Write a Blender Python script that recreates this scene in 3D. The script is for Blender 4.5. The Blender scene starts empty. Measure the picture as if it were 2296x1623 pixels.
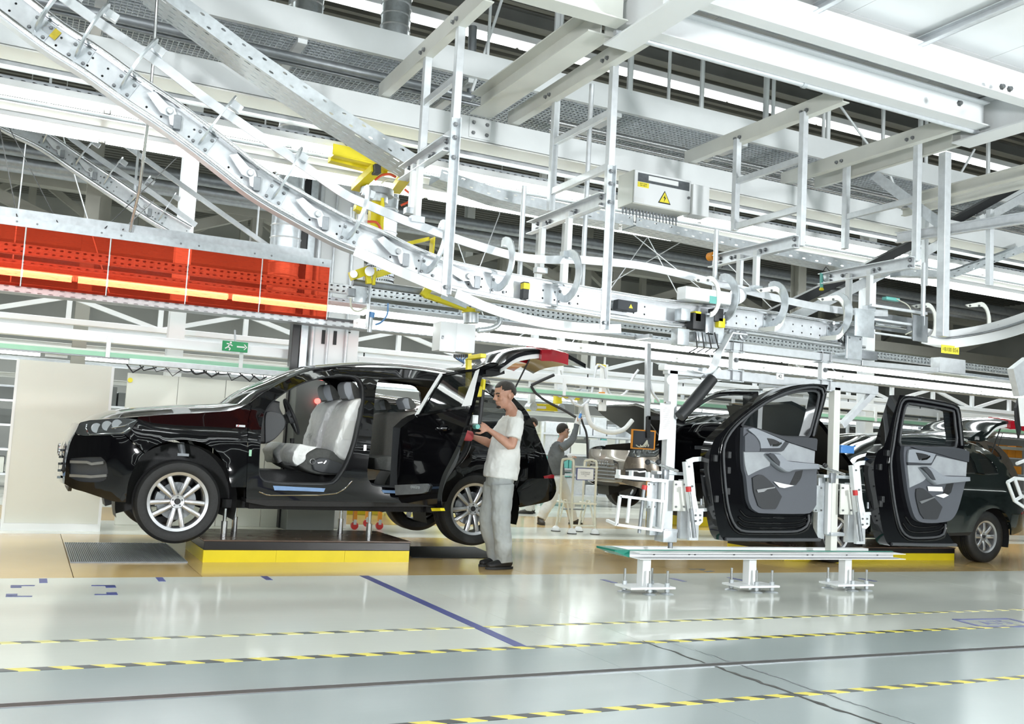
import bpy, bmesh, math, random
from mathutils import Vector, Matrix
from mathutils.geometry import delaunay_2d_cdt, intersect_point_line
random.seed(7)
scn = bpy.context.scene
COL = scn.collection
PI = math.pi
V = Vector

# ------------------------------------------------------------------ camera (fitted to the photograph's vanishing points)
CH = 1.16
YAW, PITCH, ROLL, FPX = 0.45324, 0.09005, -0.05402, 2201.1
IW, IH = 2296.0, 1623.0
_f = V((math.sin(YAW) * math.cos(PITCH), math.cos(YAW) * math.cos(PITCH), math.sin(PITCH)))
_r0 = V((math.cos(YAW), -math.sin(YAW), 0))
_u0 = _r0.cross(_f)
_r = _r0 * math.cos(ROLL) - _u0 * math.sin(ROLL)
_u = _r0 * math.sin(ROLL) + _u0 * math.cos(ROLL)
cam_d = bpy.data.cameras.new('camera')
cam = bpy.data.objects.new('camera', cam_d)
COL.objects.link(cam)
cam_d.sensor_width = 36.0
cam_d.lens = 36.0 * FPX / IW
cam_d.clip_start = 0.05
cam_d.clip_end = 300
cam.matrix_world = Matrix(((_r.x, _u.x, -_f.x, 0), (_r.y, _u.y, -_f.y, 0), (_r.z, _u.z, -_f.z, CH), (0, 0, 0, 1)))
scn.camera = cam

def ray(x, y):
    return _f + _r * ((x - IW / 2) / FPX) - _u * ((y - IH / 2) / FPX)
def PY(x, y, Y):
    d = ray(x, y); p = d * (Y / d.y); p.z += CH; return p
def PX(x, y, X):
    d = ray(x, y); p = d * (X / d.x); p.z += CH; return p
def PZ(x, y, Z):
    d = ray(x, y); p = d * ((Z - CH) / d.z); p.z += CH; return p

# ------------------------------------------------------------------ world, lights, exposure
scn.view_settings.view_transform = 'Standard'
scn.view_settings.look = 'None'
scn.view_settings.gamma = 1.0
scn.view_settings.use_curve_mapping = False
scn.view_settings.exposure = EXPOSURE = 0.62
wd = bpy.data.worlds.new('hall_light')
scn.world = wd
wd.use_nodes = True
wd.node_tree.nodes['Background'].inputs[0].default_value = (0.90, 0.97, 1.0, 1)
wd.node_tree.nodes['Background'].inputs[1].default_value = 0.22
scn.cycles.max_bounces = 6
scn.cycles.diffuse_bounces = 3
scn.cycles.glossy_bounces = 4
scn.cycles.transparent_max_bounces = 12
scn.cycles.caustics_reflective = False
scn.cycles.caustics_refractive = False
scn.cycles.sample_clamp_indirect = 6.0

def area_light(name, loc, target, sx, sy, power, col=(0.93, 0.98, 1.0)):
    l = bpy.data.lights.new(name, 'AREA')
    l.shape = 'RECTANGLE'; l.size = sx; l.size_y = sy; l.energy = power; l.color = col
    o = bpy.data.objects.new(name, l)
    o.location = loc
    o.rotation_euler = (V(target) - V(loc)).to_track_quat('-Z', 'Y').to_euler()
    COL.objects.link(o)
    return o
# rows of hall lamps that carry on overhead and behind the photographer
for yy in (-5.0, -1.5, 2.0):
    area_light('lamp_row_and_fill_light', (4, yy, 6.0), (4, yy, 0), 22, 0.25, 200)
area_light('lamp_row_and_fill_light', (5, 11.2, 4.0), (5, 11.2, 0), 20, 0.25, 150)
for yy in (14.2, 18.5, 23.0, 28.0):  # extra rows added to brighten the far side of the hall
    area_light('lamp_row_and_fill_light', (8, yy, 5.6), (8, yy, 0), 30, 0.25, 480)
# photographer's strobe on a stand, out of frame to the side, aimed up at the steelwork
area_light('strobe_and_fill_light', (7.6, -1.6, 1.7), (6.0, 9.0, 4.0), 0.7, 0.7, 330, (0.97, 0.99, 1.0))
area_light('strobe_and_fill_light', (-2.5, -1.5, 1.9), (2.2, 9.5, 1.7), 0.7, 0.7, 300, (0.97, 0.99, 1.0))  # unseen fill light, added to brighten the car cabin and the worker

# ------------------------------------------------------------------ materials
MATS = {}
def mat(name, col, rough=0.5, metal=0.0, var=0.06, scale=6.0, bump=0.0, emit=0.0, ecol=None, coat=0.0, alpha=1.0, trans=0.0, spec=0.5, rvar=0.0, stretch=None, bscale=None):
    m = bpy.data.materials.new(name); m.use_nodes = True
    nt = m.node_tree; b = nt.nodes['Principled BSDF']
    b.inputs['Roughness'].default_value = rough
    b.inputs['Metallic'].default_value = metal
    b.inputs['Coat Weight'].default_value = coat
    b.inputs['Coat Roughness'].default_value = 0.03
    b.inputs['Alpha'].default_value = alpha
    b.inputs['Transmission Weight'].default_value = trans
    b.inputs['Specular IOR Level'].default_value = spec
    c = (*col, 1)
    b.inputs['Base Color'].default_value = c
    if emit:
        b.inputs['Emission Color'].default_value = (*(ecol or col), 1)
        b.inputs['Emission Strength'].default_value = emit
    if var or bump or rvar:
        tc = nt.nodes.new('ShaderNodeTexCoord')
        mp = nt.nodes.new('ShaderNodeMapping')
        if stretch: mp.inputs['Scale'].default_value = stretch
        nt.links.new(tc.outputs['Object'], mp.inputs[0])
        n = nt.nodes.new('ShaderNodeTexNoise'); n.inputs['Scale'].default_value = scale; n.inputs['Detail'].default_value = 4
        nt.links.new(mp.outputs[0], n.inputs['Vector'])
        if var:
            r = nt.nodes.new('ShaderNodeValToRGB')
            r.color_ramp.elements[0].position = 0.3; r.color_ramp.elements[1].position = 0.7
            r.color_ramp.elements[0].color = (*[max(0, k * (1 - var)) for k in col], 1)
            r.color_ramp.elements[1].color = (*[min(1, k * (1 + var)) for k in col], 1)
            nt.links.new(n.outputs['Fac'], r.inputs[0]); nt.links.new(r.outputs[0], b.inputs['Base Color'])
        if rvar:
            mr = nt.nodes.new('ShaderNodeMapRange')
            mr.inputs['To Min'].default_value = max(0, rough - rvar); mr.inputs['To Max'].default_value = rough + rvar
            nt.links.new(n.outputs['Fac'], mr.inputs[0]); nt.links.new(mr.outputs[0], b.inputs['Roughness'])
        if bump:
            n2 = nt.nodes.new('ShaderNodeTexNoise'); n2.inputs['Scale'].default_value = bscale or scale * 4
            nt.links.new(mp.outputs[0], n2.inputs['Vector'])
            bp = nt.nodes.new('ShaderNodeBump'); bp.inputs['Strength'].default_value = bump; bp.inputs['Distance'].default_value = 0.02
            nt.links.new(n2.outputs['Fac'], bp.inputs['Height']); nt.links.new(bp.outputs[0], b.inputs['Normal'])
    MATS[name] = m
    return m

mat('white_steel', (0.80, 0.83, 0.84), 0.38, 0, 0.03, 3)
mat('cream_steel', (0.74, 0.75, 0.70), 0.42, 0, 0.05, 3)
mat('white_sheet', (0.86, 0.88, 0.89), 0.35, 0, 0.02, 2)
mat('galv', (0.60, 0.64, 0.67), 0.36, 0.55, 0.10, 22, rvar=0.08)
mat('galv_light', (0.74, 0.77, 0.80), 0.33, 0.35, 0.06, 18, rvar=0.06)
mat('galv_dark', (0.30, 0.32, 0.34), 0.4, 0.6, 0.12, 14)
mat('steel', (0.62, 0.63, 0.64), 0.22, 0.95, 0.08, 20)
mat('chrome', (0.85, 0.86, 0.88), 0.06, 1.0, 0)
mat('alu', (0.60, 0.61, 0.63), 0.30, 0.85, 0.03, 30)
mat('bolt_steel', (0.25, 0.26, 0.27), 0.35, 0.8, 0.1, 30)
mat('black_plastic', (0.018, 0.019, 0.021), 0.5, 0, 0.2, 60, bump=0.05)
mat('grey_plastic', (0.060, 0.064, 0.070), 0.55, 0, 0.12, 200, bump=0.08)
mat('trim_grey', (0.085, 0.092, 0.108), 0.55, 0, 0.08, 250, bump=0.10)
mat('trim_dark', (0.038, 0.042, 0.050), 0.6, 0, 0.10, 250, bump=0.10)
mat('alcantara', (0.32, 0.34, 0.36), 0.8, 0, 0.10, 9, bump=0.04)
mat('armrest_grey', (0.25, 0.27, 0.30), 0.6, 0, 0.03, 90)
mat('mesh_grille', (0.028, 0.03, 0.034), 0.6, 0, 0.25, 300)
mat('rubber', (0.016, 0.017, 0.018), 0.62, 0, 0.2, 40, bump=0.04)
mat('seal_rubber', (0.05, 0.053, 0.058), 0.5, 0, 0.1, 30)
mat('car_black', (0.003, 0.003, 0.004), 0.10, 0, 0, coat=0.8, spec=0.12)
mat('car_green', (0.012, 0.018, 0.018), 0.12, 0.2, 0, coat=1.0)
mat('car_bronze', (0.20, 0.175, 0.145), 0.22, 0.7, 0.05, 200, coat=1.0)
mat('car_brown', (0.045, 0.036, 0.030), 0.15, 0.4, 0, coat=1.0)
mat('dark_glass', (0.010, 0.012, 0.013), 0.03, 0, 0, coat=1.0, spec=0.8)
mat('lamp_black', (0.02, 0.021, 0.023), 0.2, 0, 0)
mat('red_lens', (0.42, 0.010, 0.022), 0.08, 0, 0, coat=1.0)
mat('red_paint', (0.55, 0.03, 0.03), 0.4, 0, 0.04)
mat('yellow_paint', (0.86, 0.72, 0.02), 0.38, 0, 0.05, 8)
mat('yellow_skirt', (0.80, 0.66, 0.02), 0.30, 0, 0.04, 5)
mat('yellow_sticker', (0.93, 0.80, 0.06), 0.5, 0, 0.03)
mat('sticker_old', (0.70, 0.55, 0.05), 0.6, 0, 0.15, 30)
mat('orange_paint', (0.85, 0.33, 0.03), 0.45, 0, 0.05)
mat('brown_board', (0.10, 0.066, 0.050), 0.25, 0, 0.2, 6, rvar=0.08)
mat('black_edge', (0.012, 0.012, 0.014), 0.3, 0, 0.1)
mat('blue_tape', (0.055, 0.07, 0.26), 0.35, 0, 0.12, 20)
mat('blue_film', (0.22, 0.36, 0.62), 0.25, 0, 0.06, 20)
mat('blue_plastic', (0.08, 0.25, 0.60), 0.4, 0, 0.04)
mat('green_strip', (0.33, 0.62, 0.44), 0.4, 0, 0.05)
mat('green_plastic', (0.0, 0.20, 0.14), 0.35, 0, 0.05)
mat('teal_plastic', (0.16, 0.50, 0.45), 0.4, 0, 0.05)
mat('exit_green', (0.01, 0.30, 0.10), 0.4, 0, 0)
mat('white_print', (0.85, 0.86, 0.86), 0.5, 0, 0)
mat('black_print', (0.012, 0.012, 0.013), 0.5, 0, 0)
mat('paper', (0.82, 0.83, 0.82), 0.7, 0, 0.02)
mat('panel_beige', (0.74, 0.75, 0.68), 0.35, 0, 0.03, 1.2)
mat('cabinet_grey', (0.12, 0.13, 0.125), 0.45, 0, 0.06, 2)
mat('cable_black', (0.02, 0.02, 0.022), 0.5, 0, 0.1)
mat('cable_red', (0.72, 0.10, 0.05), 0.4, 0, 0.05)
mat('cable_blue', (0.12, 0.28, 0.55), 0.4, 0, 0.05)
mat('cable_cream', (0.62, 0.62, 0.52), 0.5, 0, 0.05)
mat('roof_metal', (0.17, 0.173, 0.158), 0.6, 0.1, 0.10, 1.5)
mat('roof_dark', (0.165, 0.17, 0.16), 0.6, 0.1, 0.15, 1.5)
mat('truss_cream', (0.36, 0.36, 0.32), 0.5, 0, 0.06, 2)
mat('cream_tube', (0.78, 0.76, 0.64), 0.4, 0, 0.04)
mat('skin', (0.50, 0.27, 0.19), 0.5, 0, 0.10, 18, bump=0.02)
mat('skin_pale', (0.58, 0.36, 0.28), 0.5, 0, 0.08, 18)
mat('hair_dark', (0.022, 0.016, 0.012), 0.55, 0, 0.5, 90, bump=0.5, bscale=220)
mat('shirt_white', (0.74, 0.75, 0.73), 0.85, 0, 0.03, 6, bump=0.35, bscale=9)
mat('trouser_grey', (0.40, 0.425, 0.425), 0.85, 0, 0.05, 5, bump=0.45, bscale=8)
mat('trouser_pale', (0.60, 0.61, 0.58), 0.85, 0, 0.05, 5, bump=0.45, bscale=8)
mat('sweater_grey', (0.11, 0.12, 0.125), 0.9, 0, 0.10, 8, bump=0.4, bscale=14)
mat('shoe_black', (0.012, 0.012, 0.013), 0.45, 0, 0.2, 30, bump=0.1)
mat('shoe_brown', (0.045, 0.04, 0.032), 0.6, 0, 0.2, 30, bump=0.1)
mat('glove_white', (0.78, 0.79, 0.78), 0.8, 0, 0.04)
mat('glove_red', (0.50, 0.07, 0.08), 0.7, 0, 0.08)
mat('eye_dark', (0.02, 0.015, 0.012), 0.2, 0, 0)
mat('seat_grey', (0.085, 0.088, 0.085), 0.8, 0, 0.12, 40, bump=0.08)
mat('seat_beige', (0.26, 0.255, 0.235), 0.75, 0, 0.08, 40, bump=0.06)
mat('head_pad', (0.30, 0.325, 0.36), 0.7, 0, 0.05)
mat('carpet', (0.014, 0.014, 0.014), 0.95, 0, 0.3, 60)
mat('film_white', (0.93, 0.95, 0.95), 0.28, 0, 0.05, 14, bump=0.6, bscale=16, alpha=0.93)
mat('tube_white', (0.9, 0.97, 1.0), 0.4, 0, 0, emit=6.0, ecol=(0.93, 1.0, 0.97))
mat('tube_dim', (0.9, 0.97, 1.0), 0.4, 0, 0, emit=3.0, ecol=(0.96, 1.0, 0.95))
mat('red_signal', (0.8, 0.05, 0.05), 0.3, 0, 0, emit=2.5, ecol=(1.0, 0.12, 0.10))
mat('screen', (0.10, 0.11, 0.12), 0.3, 0, 0.2, 30)

def glass_mat(name, col, alpha, rough=0.02):
    m = bpy.data.materials.new(name); m.use_nodes = True
    nt = m.node_tree; b = nt.nodes['Principled BSDF']; out = nt.nodes['Material Output']
    b.inputs['Base Color'].default_value = (*col, 1); b.inputs['Roughness'].default_value = rough
    b.inputs['Coat Weight'].default_value = 0.6
    t = nt.nodes.new('ShaderNodeBsdfTransparent'); t.inputs[0].default_value = (*[min(1, k * 0.45 + 0.55) for k in col], 1)
    mx = nt.nodes.new('ShaderNodeMixShader'); lw = nt.nodes.new('ShaderNodeLayerWeight'); fr = nt.nodes.new('ShaderNodeMath'); fr.operation = 'POWER'; fr.inputs[1].default_value = 4.0; nt.links.new(lw.outputs['Facing'], fr.inputs[0])
    ad = nt.nodes.new('ShaderNodeMath'); ad.operation = 'ADD'; ad.use_clamp = True; ad.inputs[1].default_value = alpha
    nt.links.new(fr.outputs[0], ad.inputs[0]); nt.links.new(ad.outputs[0], mx.inputs[0])
    nt.links.new(t.outputs[0], mx.inputs[1]); nt.links.new(b.outputs[0], mx.inputs[2]); nt.links.new(mx.outputs[0], out.inputs[0])
    MATS[name] = m
glass_mat('glass_tint', (0.06, 0.075, 0.08), 0.18)
glass_mat('glass_dark', (0.010, 0.013, 0.014), 0.72)
glass_mat('glass_clear', (0.5, 0.55, 0.56), 0.08)

# ------------------------------------------------------------------ mesh collecting
class MB:
    def __init__(s): s.v = []; s.f = []
    def add(s, vs, fs):
        n = len(s.v); s.v += [tuple(v) for v in vs]; s.f += [tuple(i + n for i in f) for f in fs]; return s
    def box(s, c, sz, R=None):
        c = V(c); hx, hy, hz = sz[0] / 2, sz[1] / 2, sz[2] / 2
        vs = [V((x, y, z)) for x in (-hx, hx) for y in (-hy, hy) for z in (-hz, hz)]
        if R: vs = [R @ v for v in vs]
        return s.add([c + v for v in vs], [(0, 1, 3, 2), (4, 6, 7, 5), (0, 4, 5, 1), (2, 3, 7, 6), (0, 2, 6, 4), (1, 5, 7, 3)])
    def bar(s, p, q, w, h, up=(0, 0, 1), off=(0, 0)):
        p, q = V(p), V(q); d = (q - p); L = d.length
        if L < 1e-6: return s
        d.normalize(); up = V(up); side = d.cross(up)
        if side.length < 1e-4: side = d.cross(V((1, 0, 0)))
        side.normalize(); up = side.cross(d)
        o = side * off[0] + up * off[1]
        vs = [e + o + side * a * w / 2 + up * b * h / 2 for e in (p, q) for a in (-1, 1) for b in (-1, 1)]
        return s.add(vs, [(0, 1, 3, 2), (4, 6, 7, 5), (0, 4, 5, 1), (2, 3, 7, 6), (0, 2, 6, 4), (1, 5, 7, 3)])
    def ibeam(s, p, q, H, W, t=0.015, up=(0, 0, 1)):
        s.bar(p, q, t, H - 2 * t, up); s.bar(p, q, W, t, up, (0, H / 2 - t / 2)); return s.bar(p, q, W, t, up, (0, -H / 2 + t / 2))
    def chan(s, p, q, H, W, t=0.008, up=(0, 0, 1), flip=1):
        s.bar(p, q, t, H, up); s.bar(p, q, W, t, up, (flip * W / 2, H / 2 - t / 2)); return s.bar(p, q, W, t, up, (flip * W / 2, -H / 2 + t / 2))
    def tube(s, pts, r, n=8, cap=True):
        pts = [V(p) for p in pts]; m = len(pts); rr = r if isinstance(r, (list, tuple)) else [r] * m
        rings = []; prev = None
        for i in range(m):
            d = (pts[min(i + 1, m - 1)] - pts[max(i - 1, 0)])
            if d.length < 1e-9: d = V((0, 0, 1))
            d.normalize()
            if prev is None:
                a = d.cross(V((0, 0, 1)));
                if a.length < 0.1: a = d.cross(V((1, 0, 0)))
            else:
                a = prev - d * prev.dot(d)
            a.normalize(); prev = a; b = d.cross(a)
            rings.append([pts[i] + (a * math.cos(2 * PI * k / n) + b * math.sin(2 * PI * k / n)) * rr[i] for k in range(n)])
        return s.loft(rings, True, cap)
    def loft(s, rings, closed=True, cap=True):
        n = len(rings[0]); vs = [p for r in rings for p in r]; fs = []
        for i in range(len(rings) - 1):
            for k in range(n if closed else n - 1):
                k2 = (k + 1) % n
                fs.append((i * n + k, i * n + k2, (i + 1) * n + k2, (i + 1) * n + k))
        if cap and closed:
            fs.append(tuple(range(n - 1, -1, -1))); fs.append(tuple((len(rings) - 1) * n + k for k in range(n)))
        return s.add(vs, fs)
    def prism(s, poly, vec):
        n = len(poly); vec = V(vec); a = [V(p) for p in poly]; b = [p + vec for p in a]
        fs = [tuple(range(n - 1, -1, -1)), tuple(range(n, 2 * n))] + [(k, (k + 1) % n, n + (k + 1) % n, n + k) for k in range(n)]
        return s.add(a + b, fs)
    def lathe(s, prof, n=32, M=None, a0=0, a1=2 * PI):
        full = abs(a1 - a0 - 2 * PI) < 1e-6; k = n if full else n + 1
        rings = []
        for i in range(k):
            a = a0 + (a1 - a0) * i / n
            ring = [V((r * math.cos(a), r * math.sin(a), z)) for r, z in prof]
            if M: ring = [M @ p for p in ring]
            rings.append(ring)
        m = len(prof); vs = [p for r in rings for p in r]; fs = []
        for i in range(n):
            j = (i + 1) % k
            for q in range(m - 1): fs.append((i * m + q, j * m + q, j * m + q + 1, i * m + q + 1))
        return s.add(vs, fs)
    def cyl(s, p, q, r, n=12): return s.tube([p, q], r, n)
    def sweep(s, prof, pts, up=(0, 0, 1), closed=True, cap=True):
        # prof: (side, up) offsets swept along pts
        pts = [V(p) for p in pts]; rings = []; up = V(up)
        for i in range(len(pts)):
            d = (pts[min(i + 1, len(pts) - 1)] - pts[max(i - 1, 0)]).normalized()
            sd = d.cross(up)
            if sd.length < 1e-4: sd = V((1, 0, 0))
            sd.normalize(); u = sd.cross(d)
            rings.append([pts[i] + sd * a + u * b for a, b in prof])
        return s.loft(rings, closed, cap)

WM = {}
def world_of(o): return WM.get(o.name, Matrix.Identity(4))
def tag(o, label=None, cat=None, group=None, kind=None):
    if label: o['label'] = label
    if cat: o['category'] = cat
    if group: o['group'] = group
    if kind: o['kind'] = kind
    return o
def put(o, parent=None, mw=None):
    COL.objects.link(o)
    mw = mw or Matrix.Identity(4)
    if parent:
        o.parent = parent; o.matrix_parent_inverse = world_of(parent).inverted()
    o.matrix_basis = mw; WM[o.name] = mw
    return o
def root(name, label, cat, loc=(0, 0, 0), group=None, kind=None):
    o = bpy.data.objects.new(name, None); o.empty_display_size = 0.1
    put(o, None, Matrix.Translation(V(loc)))
    return tag(o, label, cat, group, kind)
def mesh_of(name, mb, material, smooth=35, bevel=0):
    me = bpy.data.meshes.new(name); me.from_pydata(mb.v, [], mb.f)
    bm = bmesh.new(); bm.from_mesh(me)
    bmesh.ops.recalc_face_normals(bm, faces=bm.faces)
    if bevel:
        es = [e for e in bm.edges if len(e.link_faces) == 2 and e.calc_face_angle(0) > 0.6]
        bmesh.ops.bevel(bm, geom=es, offset=bevel, segments=2, affect='EDGES', profile=0.5, clamp_overlap=True)
    bm.to_mesh(me); bm.free()
    if smooth:
        me.polygons.foreach_set('use_smooth', [True] * len(me.polygons))
        me.set_sharp_from_angle(angle=math.radians(smooth))
    me.materials.append(MATS[material] if isinstance(material, str) else material)
    return me
def ob(name, mb, material, parent=None, smooth=35, bevel=0, mw=None, label=None, cat=None, group=None, kind=None):
    o = bpy.data.objects.new(name, mb if isinstance(mb, bpy.types.Mesh) else mesh_of(name, mb, material, smooth, bevel))
    put(o, parent, mw)
    return tag(o, label, cat, group, kind)
def text(name, body, size, material, mw, parent=None, extrude=0.0005, bold=0.0, sx=1.0):
    cu = bpy.data.curves.new(name, 'FONT'); cu.body = body; cu.size = size; cu.extrude = extrude; cu.offset = bold
    cu.align_x = 'CENTER'; cu.align_y = 'CENTER'; cu.resolution_u = 3
    cu.materials.append(MATS[material])
    t = bpy.data.objects.new(name, cu); COL.objects.link(t)
    me = bpy.data.meshes.new_from_object(t)
    bpy.data.objects.remove(t)
    if not me.materials: me.materials.append(MATS[material])
    o = bpy.data.objects.new(name, me)
    return put(o, parent, mw @ Matrix.Diagonal((sx, 1, 1, 1)))
def frame(o, xdir, ydir):
    x = V(xdir).normalized(); y = V(ydir); y = (y - x * y.dot(x)).normalized(); z = x.cross(y)
    o = V(o)
    return Matrix(((x.x, y.x, z.x, o.x), (x.y, y.y, z.y, o.y), (x.z, y.z, z.z, o.z), (0, 0, 0, 1)))
def copy_tree(o, dm, parent=None, label=None):
    # a copy of a thing with its parts, moved by the world transform dm
    c = o.copy(); COL.objects.link(c); WM[c.name] = dm @ world_of(o)
    c.parent = parent
    if parent: c.matrix_parent_inverse = world_of(parent).inverted()
    c.matrix_basis = WM[c.name]
    if label: c['label'] = label
    for ch in KIDS.get(o.name, [k for k in bpy.data.objects if k.parent == o]): copy_tree(ch, dm, c)
    return c
KIDS = {}

def catmull(pts, n=6, closed=False, sharp=60):
    P = [V(p) if len(p) == 3 else V((p[0], p[1], 0)) for p in pts]; two = len(pts[0]) == 2
    m = len(P); out = []
    def isc(i):
        if not closed and (i == 0 or i == m - 1): return True
        a = P[i] - P[i - 1]; b = P[(i + 1) % m] - P[i]
        return a.length < 1e-9 or b.length < 1e-9 or math.degrees(a.angle(b)) > sharp
    for i in range(m if closed else m - 1):
        p1, p2 = P[i], P[(i + 1) % m]
        p0 = P[i - 1] if not isc(i) else p1 * 2 - p2
        p3 = P[(i + 2) % m] if not isc((i + 1) % m) else p2 * 2 - p1
        if isc(i) and isc((i + 1) % m): out.append(p1); continue
        for k in range(n):
            t = k / n
            out.append(0.5 * ((2 * p1) + (p2 - p0) * t + (2 * p0 - 5 * p1 + 4 * p2 - p3) * t * t + (3 * p1 - p0 - 3 * p2 + p3) * t ** 3))
    if not closed: out.append(P[-1])
    return [(p.x, p.y) for p in out] if two else out

def inside(p, poly):
    x, y = p; c = False; j = len(poly) - 1
    for i in range(len(poly)):
        xi, yi = poly[i]; xj, yj = poly[j]
        if (yi > y) != (yj > y) and x < (xj - xi) * (y - yi) / (yj - yi) + xi: c = not c
        j = i
    return c
def seg_d(p, poly):
    x, y = p; best = 1e9
    for i in range(len(poly)):
        ax, ay = poly[i - 1]; bx, by = poly[i]
        dx, dy = bx - ax, by - ay; L = dx * dx + dy * dy
        t = 0 if L < 1e-12 else max(0, min(1, ((x - ax) * dx + (y - ay) * dy) / L))
        d = (ax + t * dx - x) ** 2 + (ay + t * dy - y) ** 2
        if d < best: best = d
    return math.sqrt(best)
def fill2d(outer, holes=(), grid=0.08):
    # triangulated plane region with holes; returns points, triangles, loops (lists of point ids)
    pts = []; edges = []; loops = []
    for lp in [outer] + list(holes):
        n0 = len(pts); pts += [V((p[0], p[1])) for p in lp]
        edges += [(n0 + i, n0 + (i + 1) % len(lp)) for i in range(len(lp))]
    xs = [p[0] for p in outer]; ys = [p[1] for p in outer]
    if grid:
        nx = int((max(xs) - min(xs)) / grid) + 1; ny = int((max(ys) - min(ys)) / grid) + 1
        for i in range(nx + 1):
            for j in range(ny + 1):
                q = (min(xs) + i * grid + (grid * 0.5 if j % 2 else 0), min(ys) + j * grid)
                if inside(q, outer) and not any(inside(q, h) for h in holes) and seg_d(q, outer) > grid * 0.35 and all(seg_d(q, h) > grid * 0.35 for h in holes):
                    pts.append(V(q))
    vo, eo, fo, _, _, _ = delaunay_2d_cdt(pts, edges, [], 0, 1e-6)
    tri = []
    for f in fo:
        c = ((vo[f[0]].x + vo[f[1]].x + vo[f[2]].x) / 3, (vo[f[0]].y + vo[f[1]].y + vo[f[2]].y) / 3)
        if inside(c, outer) and not any(inside(c, h) for h in holes): tri.append(tuple(f))
    return vo, tri
def panel(outer, holes, fn, grid=0.08, rim=0.0, rimvec=None, thick=None):
    # surface fn(u,v)->Vector over a 2D region; rim = depth of the returned edge, along rimvec
    mb = MB(); vo, tri = fill2d(outer, holes, grid)
    vs = [fn(p.x, p.y) for p in vo]
    mb.add(vs, tri)
    if rim:
        from collections import Counter
        cnt = Counter()
        for t in tri:
            for a, b in ((t[0], t[1]), (t[1], t[2]), (t[2], t[0])): cnt[(min(a, b), max(a, b))] += 1
        rv = V(rimvec) * rim; base = len(mb.v); mp = {}
        for (a, b), c in cnt.items():
            if c == 1:
                for k in (a, b):
                    if k not in mp: mp[k] = len(mb.v); mb.v.append(tuple(vs[k] + rv))
                mb.f.append((a, b, mp[b], mp[a]))
        if thick:
            mp2 = {}
            for k in range(len(vs)):
                if k in mp: mp2[k] = mp[k]
                else: mp2[k] = len(mb.v); mb.v.append(tuple(vs[k] + rv))
            for t in tri: mb.f.append((mp2[t[2]], mp2[t[1]], mp2[t[0]]))
    return mb
def holed(fn, us, vs, cells, seg=8):
    # grid surface fn(u,v); cells[(i,j)] = (ru, rv) oblong hole fraction in that cell
    mb = MB()
    for i in range(len(us) - 1):
        for j in range(len(vs) - 1):
            u0, u1, v0, v1 = us[i], us[i + 1], vs[j], vs[j + 1]
            h = cells(i, j)
            if not h:
                mb.add([fn(u0, v0), fn(u1, v0), fn(u1, v1), fn(u0, v1)], [(0, 1, 2, 3)]); continue
            cu, cv = (u0 + u1) / 2, (v0 + v1) / 2
            o = [(u0, v0), (cu, v0), (u1, v0), (u1, cv), (u1, v1), (cu, v1), (u0, v1), (u0, cv)]
            ru, rv = h[0] * (u1 - u0) / 2, h[1] * (v1 - v0) / 2
            k = 0.72
            n = [(cu - ru * k, cv - rv * k), (cu, cv - rv), (cu + ru * k, cv - rv * k), (cu + ru, cv), (cu + ru * k, cv + rv * k), (cu, cv + rv), (cu - ru * k, cv + rv * k), (cu - ru, cv)]
            mb.add([fn(*p) for p in o] + [fn(*p) for p in n], [(q, (q + 1) % 8, 8 + (q + 1) % 8, 8 + q) for q in range(8)])
    return mb
def inset_poly(poly, k):
    cx = sum(p[0] for p in poly) / len(poly); cy = sum(p[1] for p in poly) / len(poly)
    return [(cx + (p[0] - cx) * k, cy + (p[1] - cy) * k) for p in poly]
def puff(poly, y0, y1, rnd=0.05, fn=None, shr=0.12, n=4):
    # a padded block: side outline poly (x,z) between y0 and y1 with rounded flanks
    mb = MB(); rings = []
    ys = [(y0 + rnd * (1 - math.sin(PI / 2 * i / n)) - 0, 1 - shr * (1 - math.cos(PI / 2 * i / n))) for i in range(n, -1, -1)]
    seq = ys + [(y1 - (y - y0), k) for y, k in reversed(ys)]
    for y, k in seq:
        rings.append([V((p[0], y, p[1])) if fn is None else fn(p[0], y, p[1]) for p in inset_poly(poly, k)])
    return mb.loft(rings, True, True)
# ------------------------------------------------------------------ floor
def floor_mat(name, col, rough, var=0.03, scratch=0.0):
    m = mat(name, col, rough, 0, var, 0.7, rvar=0.04, spec=0.55)
    nt = m.node_tree; b = nt.nodes['Principled BSDF']
    # faint rubbed streaks along the travel direction
    tc = nt.nodes.new('ShaderNodeTexCoord'); mp = nt.nodes.new('ShaderNodeMapping'); mp.inputs['Scale'].default_value = (0.5, 9, 1)
    n = nt.nodes.new('ShaderNodeTexNoise'); n.inputs['Scale'].default_value = 2.0; n.inputs['Detail'].default_value = 6
    nt.links.new(tc.outputs['Object'], mp.inputs[0]); nt.links.new(mp.outputs[0], n.inputs['Vector'])
    bp = nt.nodes.new('ShaderNodeBump'); bp.inputs['Strength'].default_value = 0.012; bp.inputs['Distance'].default_value = 0.02
    nt.links.new(n.outputs['Fac'], bp.inputs['Height']); nt.links.new(bp.outputs[0], b.inputs['Normal'])
    return m
floor_mat('epoxy_grey', (0.39, 0.45, 0.445), 0.20)
floor_mat('epoxy_white', (0.77, 0.80, 0.73), 0.13)
floor_mat('epoxy_beige', (0.66, 0.46, 0.20), 0.13, 0.06)
floor_mat('epoxy_pale', (0.72, 0.72, 0.62), 0.15)
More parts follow.
